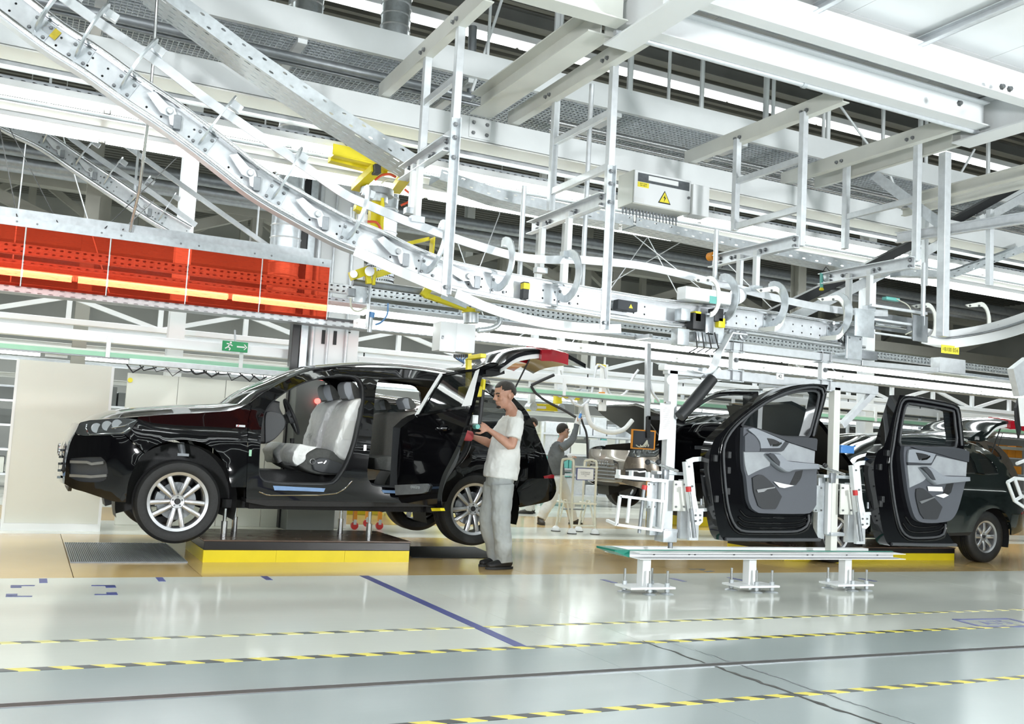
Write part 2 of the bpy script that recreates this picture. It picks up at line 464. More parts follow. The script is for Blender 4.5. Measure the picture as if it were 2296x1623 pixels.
def stripes_mat(name, yel, dark, period, wear):
    m = mat(name, yel, 0.4, 0, 0); nt = m.node_tree; b = nt.nodes['Principled BSDF']
    tc = nt.nodes.new('ShaderNodeTexCoord'); sp = nt.nodes.new('ShaderNodeSeparateXYZ'); nt.links.new(tc.outputs['Object'], sp.inputs[0])
    def mth(op, a, c):
        k = nt.nodes.new('ShaderNodeMath'); k.operation = op
        for i, q in enumerate((a, c)):
            if hasattr(q, 'is_linked') or hasattr(q, 'links'): nt.links.new(q, k.inputs[i])
            else: k.inputs[i].default_value = q
        return k.outputs[0]
    s = mth('ADD', sp.outputs[0], sp.outputs[1]); s = mth('DIVIDE', s, period); s = mth('FRACT', s, 0.0); s = mth('GREATER_THAN', s, 0.5)
    n = nt.nodes.new('ShaderNodeTexNoise'); n.inputs['Scale'].default_value = 5; n.inputs['Detail'].default_value = 6
    nt.links.new(tc.outputs['Object'], n.inputs['Vector'])
    n2 = nt.nodes.new('ShaderNodeTexNoise'); n2.inputs['Scale'].default_value = 0.45
    nt.links.new(tc.outputs['Object'], n2.inputs['Vector'])
    cr = nt.nodes.new('ShaderNodeValToRGB'); cr.color_ramp.elements[0].position = 0.40; cr.color_ramp.elements[1].position = 0.66
    cr.color_ramp.elements[0].color = (*dark, 1); cr.color_ramp.elements[1].color = (*wear, 1)
    nt.links.new(n2.outputs['Fac'], cr.inputs[0])
    mx = nt.nodes.new('ShaderNodeMix'); mx.data_type = 'RGBA'
    nt.links.new(s, mx.inputs[0]); mx.inputs[6].default_value = (*yel, 1); nt.links.new(cr.outputs[0], mx.inputs[7])
    nt.links.new(mx.outputs[2], b.inputs['Base Color'])
stripes_mat('hazard', (0.78, 0.68, 0.10), (0.03, 0.035, 0.035), 0.19, (0.10, 0.11, 0.11))
stripes_mat('hazard_worn', (0.74, 0.68, 0.25), (0.06, 0.07, 0.06), 0.19, (0.30, 0.31, 0.28))

mat('joint_dark', (0.07, 0.07, 0.065), 0.7, 0, 0.2, 8)
fl = root('floor', 'glossy epoxy floor painted in grey, off-white and beige zones', 'floor', (0, 0, -0.02), kind='structure')
ob('subfloor', MB().box((6, 10, -0.045), (60, 44, 0.05)), 'joint_dark', fl, smooth=0)
YB = PZ(1150, 1288, 0).y
Y2 = PZ(1150, 1453, 0).y
Y1 = PZ(1150, 1404, 0).y
YG = PZ(1150, 1517, 0).y
Y3 = PZ(1150, 1607, 0).y
YC = PZ(1300, 1209, 0).y
YD = PZ(1300, 1184, 0).y
YE = PZ(1300, 1160, 0).y
J2 = PZ(1410, 1503, 0).x
J1 = PZ(1500, 1458, 0).x
J1b = J1 + 0.16
def slabs(mname, y0, y1, xs, gap=0.004):
    for a, b in zip(xs[:-1], xs[1:]):
        ob('floor_slab', MB().box(((a + b) / 2, (y0 + y1) / 2, -0.01), (b - a - gap, y1 - y0 - gap, 0.02)), mname, fl, smooth=0)
slabs('epoxy_grey', -8, YG, [-18, -2.6, J2, J1, J1b, 9, 15, 30])
slabs('epoxy_grey', YG, Y2, [-18, -2.6, J2, J1, J1b, 9, 15, 30], 0.003)
slabs('epoxy_white', Y2, YB, [-18, J2, J1, 9, 30], 0.003)
XS = PZ(155, 1262, 0).x; XT = PZ(450, 1290, 0).x; XU = PZ(1400, 1253, 0).x
slabs('epoxy_beige', YB, YC, [-18, XS, XT, PZ(1100, 1262, 0).x, XU, PZ(1700, 1262, 0).x, PZ(2150, 1265, 0).x, 30], 0.006)
slabs('epoxy_pale', YC, YD, [-18, 2, 8, 30])
slabs('epoxy_beige', YD, YE, [-18, 2, 8, 30])
slabs('epoxy_pale', YE, 32, [-18, 2, 8, 14, 30])

def tape(y, w, mname, label, x0=-6, x1=20, dy=0.0):
    return ob('hazard_tape', MB().bar((x0, y, 0.001), (x1, y + dy, 0.001), w, 0.002), mname, smooth=0, label=label, cat='floor tape')
tape(Y1, 0.055, 'hazard_worn', 'worn yellow and black striped tape crossing the off-white floor past the blue line')
tape(Y2, 0.065, 'hazard', 'yellow and black striped tape where off-white floor meets grey floor')
tape(Y3, 0.060, 'hazard', 'yellow and black striped tape across the grey floor beyond the dark slot')
gv = ob('floor_slot', MB().bar((-6, YG, 0.0015), (20, YG, 0.0015), 0.060, 0.003), 'joint_dark', smooth=0, label='long dark slot strip running across the grey floor', cat='floor slot')
for s in (-1, 1):
    ob('slot_edge', MB().bar((-6, YG + s * 0.033, 0.002), (20, YG + s * 0.033, 0.002), 0.006, 0.004), 'galv_dark', gv, smooth=0)
# broken-out filler along the expansion joint
def crack(x, y0, y1, wmax, n=46):
    rnd = random.Random(3); L = []; R = []
    for i in range(n + 1):
        t = i / n; y = y0 + (y1 - y0) * t
        w = wmax * (0.25 + 0.75 * rnd.random() ** 3) * (0.4 + 0.6 * math.sin(PI * t))
        o = (rnd.random() - 0.5) * 0.02
        L.append(V((x + o - w, y, 0.0012))); R.append(V((x + o + w, y, 0.0012)))
    return MB().loft([[a, b, b + V((0, 0, 0.001)), a + V((0, 0, 0.001))] for a, b in zip(L, R)])
ob('joint_filler', crack(J1, Y3 - 1.4, Y2 + 0.05, 0.022), 'joint_dark', fl, smooth=0)
ob('joint_filler', crack(J1b + 0.02, Y3 - 0.6, YG + 0.4, 0.012), 'galv_dark', fl, smooth=0)

# blue floor tape
def blue(poly_px, label):
    ps = [PZ(x, y, 0.0) for x, y in poly_px]
    return ob('blue_floor_tape', MB().prism([p + V((0, 0, 0.0005)) for p in ps], (0, 0, 0.0015)), 'blue_tape', smooth=0, label=label, cat='floor tape')
XB = PZ(985, 1367, 0).x
ob('blue_floor_tape', MB().bar((XB, YB - 0.01, 0.0012), (XB, Y2 + 0.03, 0.0012), 0.075, 0.0022), 'blue_tape', smooth=0, label='long blue tape line running from the beige zone to the striped tape', cat='floor tape')
for i, (a, b) in enumerate((((55, 1312), (37, 1317)), ((45, 1334), (20, 1341)))):
    pass
for i, (px, py) in enumerate(((97, 1302), (360, 1299), (598, 1296), (1365, 1303), (1520, 1300), (1650, 1298), (1945, 1300))):
    p = PZ(px, py, 0)
    ob('blue_floor_tape', MB().box((p.x, p.y, 0.001), (0.055, 0.22, 0.002)), 'blue_tape', smooth=0, label='short dark blue tape tick beside the edge of the beige floor', cat='floor tape', group='blue position ticks along the beige edge')
for sx, py, px0, px1 in ((1, 1313, 24, 78), (-1, 1313, 258, 205), (1, 1337, 13, 72), (-1, 1333, 264, 212)):
    a = PZ(px0, py, 0); b = PZ(px1, py, 0); o = 0.05 * (1 if py < 1325 else -1)
    m = MB().bar((a.x, a.y, 0.0012), (b.x, b.y, 0.0012), 0.035, 0.002)
    m.bar((a.x, a.y - o, 0.0012), (a.x + 0.07 * sx, a.y - o, 0.0012), 0.10, 0.002)
    ob('corner_mark', m, 'blue_tape', smooth=0, label='blue corner bracket taped on the off-white floor', cat='floor mark', group='four blue corner brackets on the floor')
m = MB(); c = [PZ(x, y, 0) for x, y in ((2140, 1389), (2262, 1387), (2330, 1404), (2200, 1405))]
for a, b in zip(c, c[1:] + c[:1]): m.bar(a + V((0, 0, .0012)), b + V((0, 0, .0012)), 0.05, 0.002)
fm = ob('floor_frame_mark', m, 'blue_tape', smooth=0, label='blue taped frame around faint lettering on the off-white floor', cat='floor mark')
cc = (c[0] + c[1] + c[2] + c[3]) / 4
text('floor_lettering', 'A75', 0.20, 'blue_tape', frame(cc + V((0, 0, 0.001)), (1, 0, 0), (0, 1, 0)), fm)
# scuffs on the beige paint
for i, (px, py) in enumerate(((1560, 1276), (1590, 1281), (1575, 1277))):
    p = PZ(px, py, 0)
    ob('paint_scuff', MB().box((p.x, p.y, 0.0006), (0.16, 0.05, 0.001), Matrix.Rotation(0.4 * i, 3, 'Z')), 'joint_dark', fl, smooth=0)

# floor grate with slats
a, b = PZ(153, 1219, 0), PZ(420, 1262, 0)
gx0, gx1, gy0, gy1 = XS + 0.01, b.x, b.y, PZ(250, 1219, 0).y
gr = root('floor_grate', 'dark steel floor grate of thin parallel bars beside the lifting platform', 'floor grate', (gx0, gy0, 0))
ob('grate_pan', MB().box(((gx0 + gx1) / 2, (gy0 + gy1) / 2, 0.001), (gx1 - gx0, gy1 - gy0, 0.002)), 'black_edge', gr, smooth=0)
ng = 58
sl = mesh_of('slat', MB().box((0, (gy1 - gy0) / 2, 0.005), (0.006, gy1 - gy0, 0.010)), 'galv', 0)
for i in range(ng + 1):
    ob('slat', sl, None, gr, mw=Matrix.Translation((gx0 + (gx1 - gx0) * i / ng, gy0, 0.002)))
for yy in (gy0, gy1):
    ob('grate_frame', MB().bar((gx0, yy, 0.005), (gx1, yy, 0.005), 0.012, 0.012), 'galv_dark', gr, smooth=0)
p0, p1, p2 = PZ(925, 1251, 0), PZ(1130, 1258, 0), PZ(935, 1226, 0)
ob('rubber_mat', MB().prism([(p0.x, p0.y, 0.001), (p1.x + 0.1, p0.y, 0.001), (p1.x + 0.25, p2.y, 0.001), (p2.x - 0.2, p2.y, 0.001)], (0, 0, 0.006)), 'rubber', smooth=0, label='black rubber mat on the beige floor behind the standing worker', cat='floor mat')

# ------------------------------------------------------------------ lifting platforms under the cars
def platform(x0, x1, y0, y1, ztop, label, pins):
    r = root('lift_platform', label, 'platform', ((x0 + x1) / 2, y0, 0))
    hy = ztop * 0.54
    nseg = 3
    for i in range(nseg):
        a = x0 + (x1 - x0) * i / nseg; b = x0 + (x1 - x0) * (i + 1) / nseg
        ob('yellow_skirt', MB().box(((a + b) / 2, y0 + 0.02, hy / 2), (b - a - 0.002, 0.02, hy)), 'yellow_skirt', r, smooth=0)
    for xx in (x0 + 0.01, x1 - 0.01):
        ob('yellow_skirt', MB().box((xx, (y0 + y1) / 2 + 0.02, hy / 2), (0.02, y1 - y0 - 0.04, hy)), 'yellow_skirt', r, smooth=0)
    ob('black_edge_band', MB().box(((x0 + x1) / 2, (y0 + y1) / 2, (hy + ztop - 0.014) / 2), (x1 - x0, y1 - y0, ztop - 0.014 - hy)), 'black_edge', r, smooth=0, bevel=0.006)
    ob('top_board', MB().box(((x0 + x1) / 2, (y0 + y1) / 2, ztop - 0.007), (x1 - x0 + 0.012, y1 - y0 + 0.012, 0.014)), 'brown_board', r, smooth=0, bevel=0.002)
    for x, y, z1 in pins:
        pn = ob('lift_pin', MB().cyl((x, y, ztop), (x, y, z1), 0.018, 16), 'chrome', r)
        ob('pin_sleeve', MB().cyl((x, y, ztop), (x, y, ztop + (z1 - ztop) * 0.55), 0.030, 16), 'steel', pn)
    return r
YP = 9.33
xl, xr = PY(447, 1210, YP).x, PY(920, 1216, YP).x
ZP = 0.205
yb = PZ(840, 1190, ZP).y
pin = lambda px, py: PZ(px, py, ZP)
pa, pb, pc = pin(497, 1208), pin(840, 1211), pin(762, 1194)
platform(xl + .045, xr, YP, yb, ZP, 'brown topped lift platform with bright yellow skirt under the doorless black car', [(pa.x + .05, pa.y + 0.2, 0.47), (pb.x, pb.y + 0.2, 0.47), (pc.x, pc.y, 0.47), (pa.x + 0.25, pc.y, 0.47)])
q0, q1 = PZ(1700, 1268, 0), PZ(2141, 1272, 0)
platform(PY(1760, 1240, 9.47).x, PY(2141, 1250, 9.47).x, 9.47, 10.58, 0.17, 'brown topped lift platform with yellow skirt under the dark green car', [(PY(2090, 1240, 9.8).x, 9.85, 0.40)])
# ------------------------------------------------------------------ cars
CX0 = PY(400, 1124, 9.52).x
CYC, CZ0 = 10.48, 0.142
WB = PY(1066, 1143, 9.52).x - CX0
WR = 0.385
def lerp_tab(tab, v):
    if v <= tab[0][0]: return tab[0][1]
    for (a, p), (b, q) in zip(tab, tab[1:]):
        if v <= b:
            t = (v - a) / (b - a); t = t * t * (3 - 2 * t) * 0.5 + t * 0.5
            return p + (q - p) * t
    return tab[-1][1]
WZ = [(0.15, .885), (0.32, .935), (0.50, .968), (0.72, .985), (0.92, .983), (1.02, .966), (1.10, .935), (1.22, .88), (1.45, .775), (1.60, .70), (1.75, .60)]
def yw(x, z):
    w = lerp_tab(WZ, z)
    if x < -0.30: t = (-0.30 - x) / 0.68; w *= 1 - 0.40 * t ** 2.1 if t < 1.2 else 0.4
    if x > WB + 0.35: t = (x - WB - 0.35) / 0.65; w *= 1 - 0.17 * t ** 2.3
    for ax in (0, WB):
        r = math.hypot(x - ax, z - WR)
        w += 0.016 * math.exp(-((r - 0.50) / 0.05) ** 2)
    return w
def cpx(px, py, y=None):
    Y = CYC - (0.97 if y is None else y)
    for _ in range(10):
        p = PY(px, py, Y); x, z = p.x - CX0, p.z - CZ0
        if y is not None: break
        Y = CYC - yw(x, z)
    return (x, z)
def c1(pts, y=None): return [cpx(100 + a / 3.1217, 780 + b / 3.1217, y) for a, b in pts]
def c2(pts, y=None): return [cpx(600 + a / 3.1214, 780 + b / 3.1214, y) for a, b in pts]

hood_edge = c1([(250, 522), (330, 503), (420, 493), (560, 485), (640, 478), (880, 464), (1100, 453), (1290, 440), (1350, 424), (1415, 396)])
hood_mid = c1([(243, 528), (275, 503), (330, 476), (420, 449), (560, 425), (700, 412), (860, 403), (1000, 398), (1150, 394), (1275, 387)], 0.3)
ws_edge = c1([(1420, 394), (1530, 314), (1640, 246), (1760, 190), (1873, 153)])
ws_mid = c1([(1272, 385), (1400, 300), (1530, 243), (1680, 180), (1830, 132)], 0.3)
roof_edge = c2([(312, 153), (420, 137), (600, 132), (800, 139), (1000, 151), (1150, 170), (1300, 195), (1450, 225), (1560, 252)])
roof_mid = c2([(268, 132), (400, 116), (600, 108), (800, 110), (1000, 122), (1150, 146), (1300, 170), (1450, 200), (1540, 222)], 0.3)
fender = c1([(648, 500), (660, 480), (880, 466), (1100, 455), (1290, 442), (1350, 427), (1416, 398), (1448, 400), (1420, 570), (1410, 975), (1308, 975), (1302, 955), (1290, 900), (1262, 810), (1205, 722), (1125, 672), (1030, 647), (950, 640), (850, 655), (760, 690), (702, 734), (654, 688), (560, 604), (606, 576), (654, 516)])
bumper = c1([(262, 616), (320, 619), (540, 610), (556, 609), (648, 694), (695, 740), (640, 810), (600, 900), (580, 970), (568, 1080), (480, 1073), (400, 1048), (280, 1008), (200, 985), (137, 950), (145, 870), (150, 790), (163, 730), (178, 670), (198, 625), (215, 600)])
fog = c1([(175, 772), (290, 764), (395, 762), (430, 800), (445, 870), (435, 920), (380, 940), (250, 935), (172, 905)])
headl = c1([(252, 526), (330, 507), (420, 498), (560, 490), (646, 500), (651, 514), (603, 575), (555, 605), (540, 606), (320, 615), (262, 612), (218, 597), (225, 570)])
uniside = c1([(1424, 398), (1530, 318), (1640, 250), (1760, 194), (1873, 157)]) + c2([(420, 141), (600, 136), (800, 143), (1000, 155), (1150, 174), (1300, 199), (1450, 229), (1560, 256), (1640, 290), (1740, 364), (1820, 452), (1868, 545), (1885, 590), (1930, 700), (1965, 800), (1990, 872), (1930, 912), (1770, 905), (1742, 985), (1700, 920), (1640, 870), (1560, 845), (1480, 848), (1400, 880), (1330, 940), (1280, 1010), (1250, 1075), (920, 1082), (500, 1074)]) + c1([(1413, 1056), (1413, 975), (1424, 570), (1452, 402)])
rbumper = c2([(1745, 1000), (1772, 908), (1930, 916), (2003, 905), (2018, 960), (2020, 1000), (2000, 1045), (1960, 1075), (1770, 1115), (1765, 1100), (1758, 1040)])
fdoor = c1([(1525, 500), (1512, 640), (1503, 750), (1500, 870), (1508, 905), (1535, 935), (1585, 946)]) + c2([(100, 954), (420, 958), (480, 942), (520, 895), (560, 830), (605, 720), (645, 570), (672, 430), (682, 330), (674, 262), (650, 217), (605, 194), (510, 188), (390, 202), (250, 240), (140, 296), (60, 352), (0, 408)]) 
rdoor = c2([(772, 235), (753, 330), (742, 470), (727, 620), (707, 780), (698, 890), (712, 938), (760, 968), (1000, 985), (1180, 985), (1240, 940), (1300, 860), (1370, 790), (1420, 700), (1440, 560), (1420, 400), (1360, 280), (1280, 236), (1100, 216), (900, 207), (805, 210)])
qwin = c2([(1470, 285), (1560, 320), (1640, 390), (1690, 470), (1680, 510), (1500, 515), (1485, 400)])
fwin = c1([(1560, 455), (1640, 352), (1740, 292)]) + c2([(312, 236), (510, 200), (640, 214), (665, 280), (650, 430), (640, 480), (200, 500), (-60, 505)])
rwin = c2([(785, 240), (900, 215), (1100, 224), (1290, 246), (1370, 300), (1410, 400), (1420, 500), (1100, 490), (735, 485)])
fender, bumper, fog, headl, fdoor, rdoor, qwin, rbumper, uniside, fwin, rwin = [catmull(p, 4, True, 38) for p in (fender, bumper, fog, headl, fdoor, rdoor, qwin, rbumper, uniside, fwin, rwin)]

def resample(pts, n):
    P = [V((*p, 0)) if len(p) == 2 else V(p) for p in pts]; L = [0]
    for a, b in zip(P, P[1:]): L.append(L[-1] + (b - a).length)
    out = []
    for i in range(n):
        s = L[-1] * i / (n - 1); k = 0
        while k < len(L) - 2 and L[k + 1] < s: k += 1
        t = (s - L[k]) / max(1e-9, L[k + 1] - L[k]); out.append(P[k].lerp(P[k + 1], min(1, max(0, t))))
    return [(p.x, p.y) for p in out] if len(pts[0]) == 2 else out
def crown(edge, mid, T, n=22, m=13, dz=0.0, pw=2.2):
    e = resample(catmull(edge, 5), n); c = resample(catmull(mid, 5), n); mb = MB(); rows = []
    for (xe, ze), (xc, zc) in zip(e, c):
        w = yw(xe, ze); row = []
        k = abs(0.3 / w) ** pw
        # mid was traced at y = 0.3: carry it on to the centre line
        x0 = (xc - xe * k) / (1 - k); z0 = (zc - ze * k) / (1 - k)
        for j in range(m):
            t = -1 + 2 * j / (m - 1); q = abs(t) ** pw
            row.append(T @ V((x0 + (xe - x0) * q, w * t, z0 + (ze - z0) * q + dz)))
        rows.append(row)
    return mb.loft(rows, False, False)

def wheel_meshes(R=WR, RR=0.268, width=0.285, spokes=5, twin=True):
    w = width / 2
    prof = [(RR - 0.012, -w * .80), (RR + .004, -w * .86), (RR + 0.02, -w * .94), (RR + (R - RR) * .45, -w * 1.0), (RR + (R - RR) * .75, -w * .97), (R - 0.014, -w * .86), (R - 0.003, -w * .74), (R, -w * .5)]
    for g in (-0.26, 0.0, 0.26):
        prof += [(R, w * (g - 0.05)), (R - 0.009, w * (g - 0.045)), (R - 0.009, w * (g + 0.045)), (R, w * (g + 0.05))]
    prof += [(R, w * .5), (R - 0.003, w * .74), (R - .014, w * .86), (RR + (R - RR) * .6, w), (RR + 0.01, w * .9)]
    tyre = MB().lathe(prof, 64)
    rim = MB().lathe([(RR - 0.014, w * .85), (RR - .03, w * .4), (RR - 0.032, -w * .55), (RR - 0.022, -w * .80), (RR + .004, -w * .87), (RR + 0.007, -w * .83)], 64)
    rim.lathe([(0.0, -w * .55), (0.034, -w * .57), (0.06, -w * .60), (0.075, -w * .52), (0.072, -w * .3), (0.0, -w * .3)], 32)
    for i in range(spokes):
        a = -PI / 2 + 2 * PI * i / spokes
        for sgn in ((-1, 1) if twin else (0,)):
            rings = []
            for t in (0, .15, .4, .7, 1):
                r = 0.052 + (RR - 0.032 - 0.052) * t
                off = sgn * (0.020 + 0.040 * t); hw = (0.020 + 0.004 * t) if twin else (0.030 - .004 * t)
                zt = -w * (0.56 + 0.14 * math.sin(PI * t) * .6 + .12 * t); zb = -w * .25 - 0.01
                c_, s_ = math.cos(a), math.sin(a)
                def pt(o, z): return V((r * c_ - (off + o) * s_, r * s_ + (off + o) * c_, z))
                rings.append([pt(-hw, zb), pt(hw, zb), pt(hw * .95, zt + .008), pt(hw * .35, zt), pt(-hw * .35, zt), pt(-hw * .95, zt + .008)])
            rim.loft(rings, True, True)
    cap = MB().lathe([(0, -w * .66), (0.022, -w * .66), (0.027, -w * .62), (0.028, -w * .5)], 24)
    bolt = MB()
    bolt.lathe([(0, -w * .60), (0.009, -w * .60), (0.011, -w * .56), (0.011, -w * .4)], 10)
    disc = MB().lathe([(0.06, 0.0), (0.175, 0.0), (0.175, 0.03), (0.06, 0.03)], 40)
    disc.lathe([(0, -0.03), (0.075, -0.03), (0.08, 0.0)], 24)
    cal = MB(); rr = []
    for k in range(7):
        a = -0.35 + 0.7 * k / 6; rr.append([V((r * math.cos(a), r * math.sin(a), z)) for r, z in ((0.115, -.04), (0.195, -.04), (0.20, 0.05), (0.115, 0.05))])
    cal.loft(rr)
    return {k: mesh_of(n_, m_, mt_, 35) for k, (n_, m_, mt_) in dict(tyre=('tyre', tyre, 'rubber'), rim=('wheel', rim, 'alu'), cap=('hub_cap', cap, 'black_plastic'), bolt=('lug_bolt', bolt, 'bolt_steel'), disc=('brake_disc', disc, 'galv_dark'), cal=('brake_caliper', cal, 'galv_dark')).items()}
WHEEL_A = wheel_meshes()
WHEEL_B = wheel_meshes(WR, 0.235, 0.26, 8, False)
def add_wheel(car, T, x, side, W, detail=True, rot=0.0):
    # wheel axis along y, outer face towards -y for side -1
    y = side * (0.96 - 0.1425)
    R = Matrix.Rotation(-PI / 2, 4, 'X') @ Matrix.Rotation(PI, 4, 'Z') if side < 0 else Matrix.Rotation(PI / 2, 4, 'X')
    M = T @ Matrix.Translation((x, y, WR)) @ R @ Matrix.Rotation(rot, 4, 'Z')
    w = ob('wheel', W['rim'], None, car, mw=M)
    ob('tyre', W['tyre'], None, w, mw=M)
    if detail:
        ob('hub_cap', W['cap'], None, w, mw=M)
        for k in range(5):
            a = PI / 2 + 2 * PI * k / 5
            ob('lug_bolt', W['bolt'], None, w, mw=M @ Matrix.Translation((0.044 * math.cos(a), 0.044 * math.sin(a), 0)))
        ob('brake_disc', W['disc'], None, w, mw=M @ Matrix.Translation((0, 0, -0.01)))
        ob('brake_caliper', W['cal'], None, w, mw=M @ Matrix.Rotation(0.1, 4, 'Z'))
    return w

def suv(name, label, T, paint, W, open_doors=False, hood_up=0.0, hatch_up=True, rails=True, glass='glass_dark'):
    car = root(name, label, 'car', T @ V((WB / 2, 0, 0)))
    for sd in (-1, 1):
        S = lambda x, z, sd=sd: T @ V((x, sd * yw(x, z), z))
        rv = (T.to_3x3() @ V((0, -sd, 0))).normalized()
        holes = [fdoor, rdoor, qwin] if open_doors else [fwin, rwin, qwin]
        ob('body_side', panel(uniside, holes, S, 0.06, 0.05, rv), paint, car, 40)
        ob('front_fender', panel(fender, [], S, 0.08, 0.02, rv), paint, car, 40)
        fb = ob('front_bumper', panel(bumper, [fog], S, 0.07, 0.03, rv), paint, car, 40)
        ob('rear_bumper', panel(rbumper, [], S, 0.08, 0.03, rv), paint, car, 40)
        ob('quarter_window', panel(qwin, [], lambda x, z, sd=sd: T @ V((x, sd * (yw(x, z) - 0.012), z)), 0.1), glass, car, 40)
        if not open_doors:
            for k, pw_ in enumerate((fwin, rwin)):
                ob('side_window', panel(pw_, [], lambda x, z, sd=sd: T @ V((x, sd * (yw(x, z) - 0.012), z)), 0.15), glass, car, 40)
            tr = MB(); ln = resample(c2([(-60, 505), (200, 500), (640, 480), (735, 485), (1100, 490), (1420, 500), (1500, 515), (1680, 510)]), 24)
            tr.sweep([(-.008, -.008), (.008, -.008), (.008, .008), (-.008, .008)], [S(x, z) for x, z in ln])
            ob('chrome_strip', tr, 'chrome', car)
        # headlamp
        hl = ob('headlamp', panel(headl, [], lambda x, z, sd=sd: T @ V((x, sd * (yw(x, z) - 0.045), z)), 0.08), 'lamp_black', car, 40)
        ob('lamp_lens', panel(headl, [], lambda x, z, sd=sd: T @ V((x, sd * (yw(x, z) - 0.002), z)), 0.07), 'glass_clear', hl, 40)
        drl = MB(); Q = lambda a, b, d, sd=sd: (lambda p: T @ V((p[0], sd * (yw(*p) - d), p[1])))(c1([(a, b)])[0])
        drl.tube([Q(300, 530, .02), Q(290, 560, .02), Q(305, 595, .02), Q(320, 610, .02)], .008, 6)
        drl.tube([Q(640, 510, .02), Q(560, 545, .02), Q(470, 560, .02)], .007, 6)
        drl.tube([Q(320, 607, .02), Q(430, 600, .02), Q(540, 597, .02), Q(600, 560, .02)], .006, 6)
        ob('light_strip', drl, 'chrome', hl)
        pj = MB()
        for a, b in ((365, 560), (440, 545), (510, 535)):
            p = Q(a, b, .035); pj.cyl(p, p + rv * 0.05, 0.045, 16)
        ob('projector', pj, 'alu', hl)
        # bumper intake with blades
        fi = ob('fog_intake', panel(fog, [], lambda x, z, sd=sd: T @ V((x, sd * (yw(x, z) - 0.06), z)), 0.08), 'grey_plastic', car, 40)
        for row in ([(180, 797), (300, 800), (330, 812), (412, 803)], [(176, 893), (280, 898), (320, 902), (436, 893)]):
            bl = MB().sweep([(-.012, -.012), (.006, -.012), (.006, .012), (-.012, .012)], [Q(a, b, .005) for a, b in row])
            ob('intake_blade', bl, 'alu', fi)
        # arch liners
        for ax in (0, WB):
            M = T @ Matrix.Translation((ax, sd * 0.93, WR)) @ Matrix.Rotation(PI / 2, 4, 'X')
            ln = MB().lathe([(0.54, 0.02 * sd), (0.54, sd * 0.42), (0.0, sd * 0.42)], 24, M, -0.3 if True else 0, PI + .3)
            ob('arch_liner', ln, 'black_plastic', car)
        for ax in (0, WB): add_wheel(car, T, ax, sd, W)
        # sill cladding
        rk = c1([(1413, 1056), (1413, 1080), (1300, 1085)]) + c2([(0, 1108), (500, 1112), (900, 1112), (1230, 1110), (1250, 1078), (920, 1084), (500, 1076), (0, 1062)])
        rk = rk[:2] + rk[3:]
        ob('sill_cladding', panel(rk, [], lambda x, z, sd=sd: T @ V((x, sd * (yw(x, z) - 0.015), z)), 0.2, 0.25, rv), 'black_plastic', car, 40)
        # tail lamp in the bumper
        tl = c2([(1930, 897), (1985, 885), (2003, 888), (2005, 912), (1935, 912)])
        ob('bumper_lamp', panel(tl, [], lambda x, z, sd=sd: T @ V((x, sd * (yw(x, z) + 0.006), z)), 0.0, .012, rv), 'red_lens', car, 40)
        if rails and sd:
            rr = resample(c2([(330, 140), (600, 118), (900, 128), (1150, 156), (1380, 196)], 0.62), 12)
            ob('roof_rail', MB().tube([T @ V((x, sd * 0.63, z + 0.015)) for x, z in rr], 0.016, 8), 'steel', car)
    # bonnet, windscreen, roof
    hm = crown(hood_edge, hood_mid, T)
    if hood_up:
        piv = T @ V((hood_mid[-1][0], 0, hood_mid[-1][1]))
        ax = (T.to_3x3() @ V((0, 1, 0))).normalized()
        Rm = Matrix.Translation(piv) @ Matrix.Rotation(hood_up, 4, ax) @ Matrix.Translation(-piv)
        n0 = len(hm.v)
        inner = [tuple(Rm @ (V(v) + V((0, 0, -0.05)))) for v in hm.v]; hm.v = [tuple(Rm @ V(v)) for v in hm.v]
        h2 = MB(); h2.v = inner; h2.f = list(hm.f)
        hd = ob('bonnet', hm, paint, car, 40); ob('bonnet_lining', h2, 'black_plastic', hd, 40)
        eb = MB()
        for k in range(9):
            rx = random.uniform(-0.55, 0.25); ry = random.uniform(-.5, .5)
            eb.box(T @ V((rx, ry, 0.84 + random.uniform(-.03, .03))), (random.uniform(.15, .4), random.uniform(.15, .4), 0.16), T.to_3x3().normalized())
        ob('engine_cover', eb, 'black_plastic', car, 0, 0.01)
        st = [T @ V((0.1, -0.62, 0.95)), Rm @ (T @ V((-0.35, -0.55, 1.02)))]
        ob('bonnet_strut', MB().tube(st, 0.01, 6), 'bolt_steel', car)
    else:
        ob('bonnet', hm, paint, car, 40)
    ob('windscreen', crown(ws_edge, ws_mid, T, 12, 11), glass, car, 40)
    ob('roof', crown(roof_edge, roof_mid, T, 16, 13), paint, car, 40)
    ob('headliner', crown(roof_edge, roof_mid, T, 10, 9, dz=-0.06), 'grey_plastic', car, 40)
    # nose between the two bumper corners
    ed = [p for p in c1([(243, 528), (222, 575), (198, 625), (178, 670), (163, 730), (150, 790), (145, 870), (137, 950), (200, 985)])]
    rows = []
    for x, z in resample(catmull(ed, 4), 18):
        w = yw(x, z); rows.append([T @ V((x - 0.035 * (1 - abs(t) ** 2.5), w * t, z)) for t in [-1 + 2 * k / 12 for k in range(13)]])
    ob('front_panel', MB().loft(rows, False, False), paint, car, 40)
    gp = [(-.44, .46), (-.52, .62), (-.44, .84), (-.30, .88), (.30, .88), (.44, .84), (.52, .62), (.44, .46), (.36, .42), (-.36, .42)]
    fx = min(p[0] for p in ed)
    xg = lambda z: lerp_tab(sorted([(p[1], p[0]) for p in ed]), z) - 0.05
    gr_ = ob('radiator_grille', MB().prism([T @ V((xg(z) + 0.02, y, z)) for y, z in gp], (T.to_3x3() @ V((0.03, 0, 0)))), 'black_plastic', car)
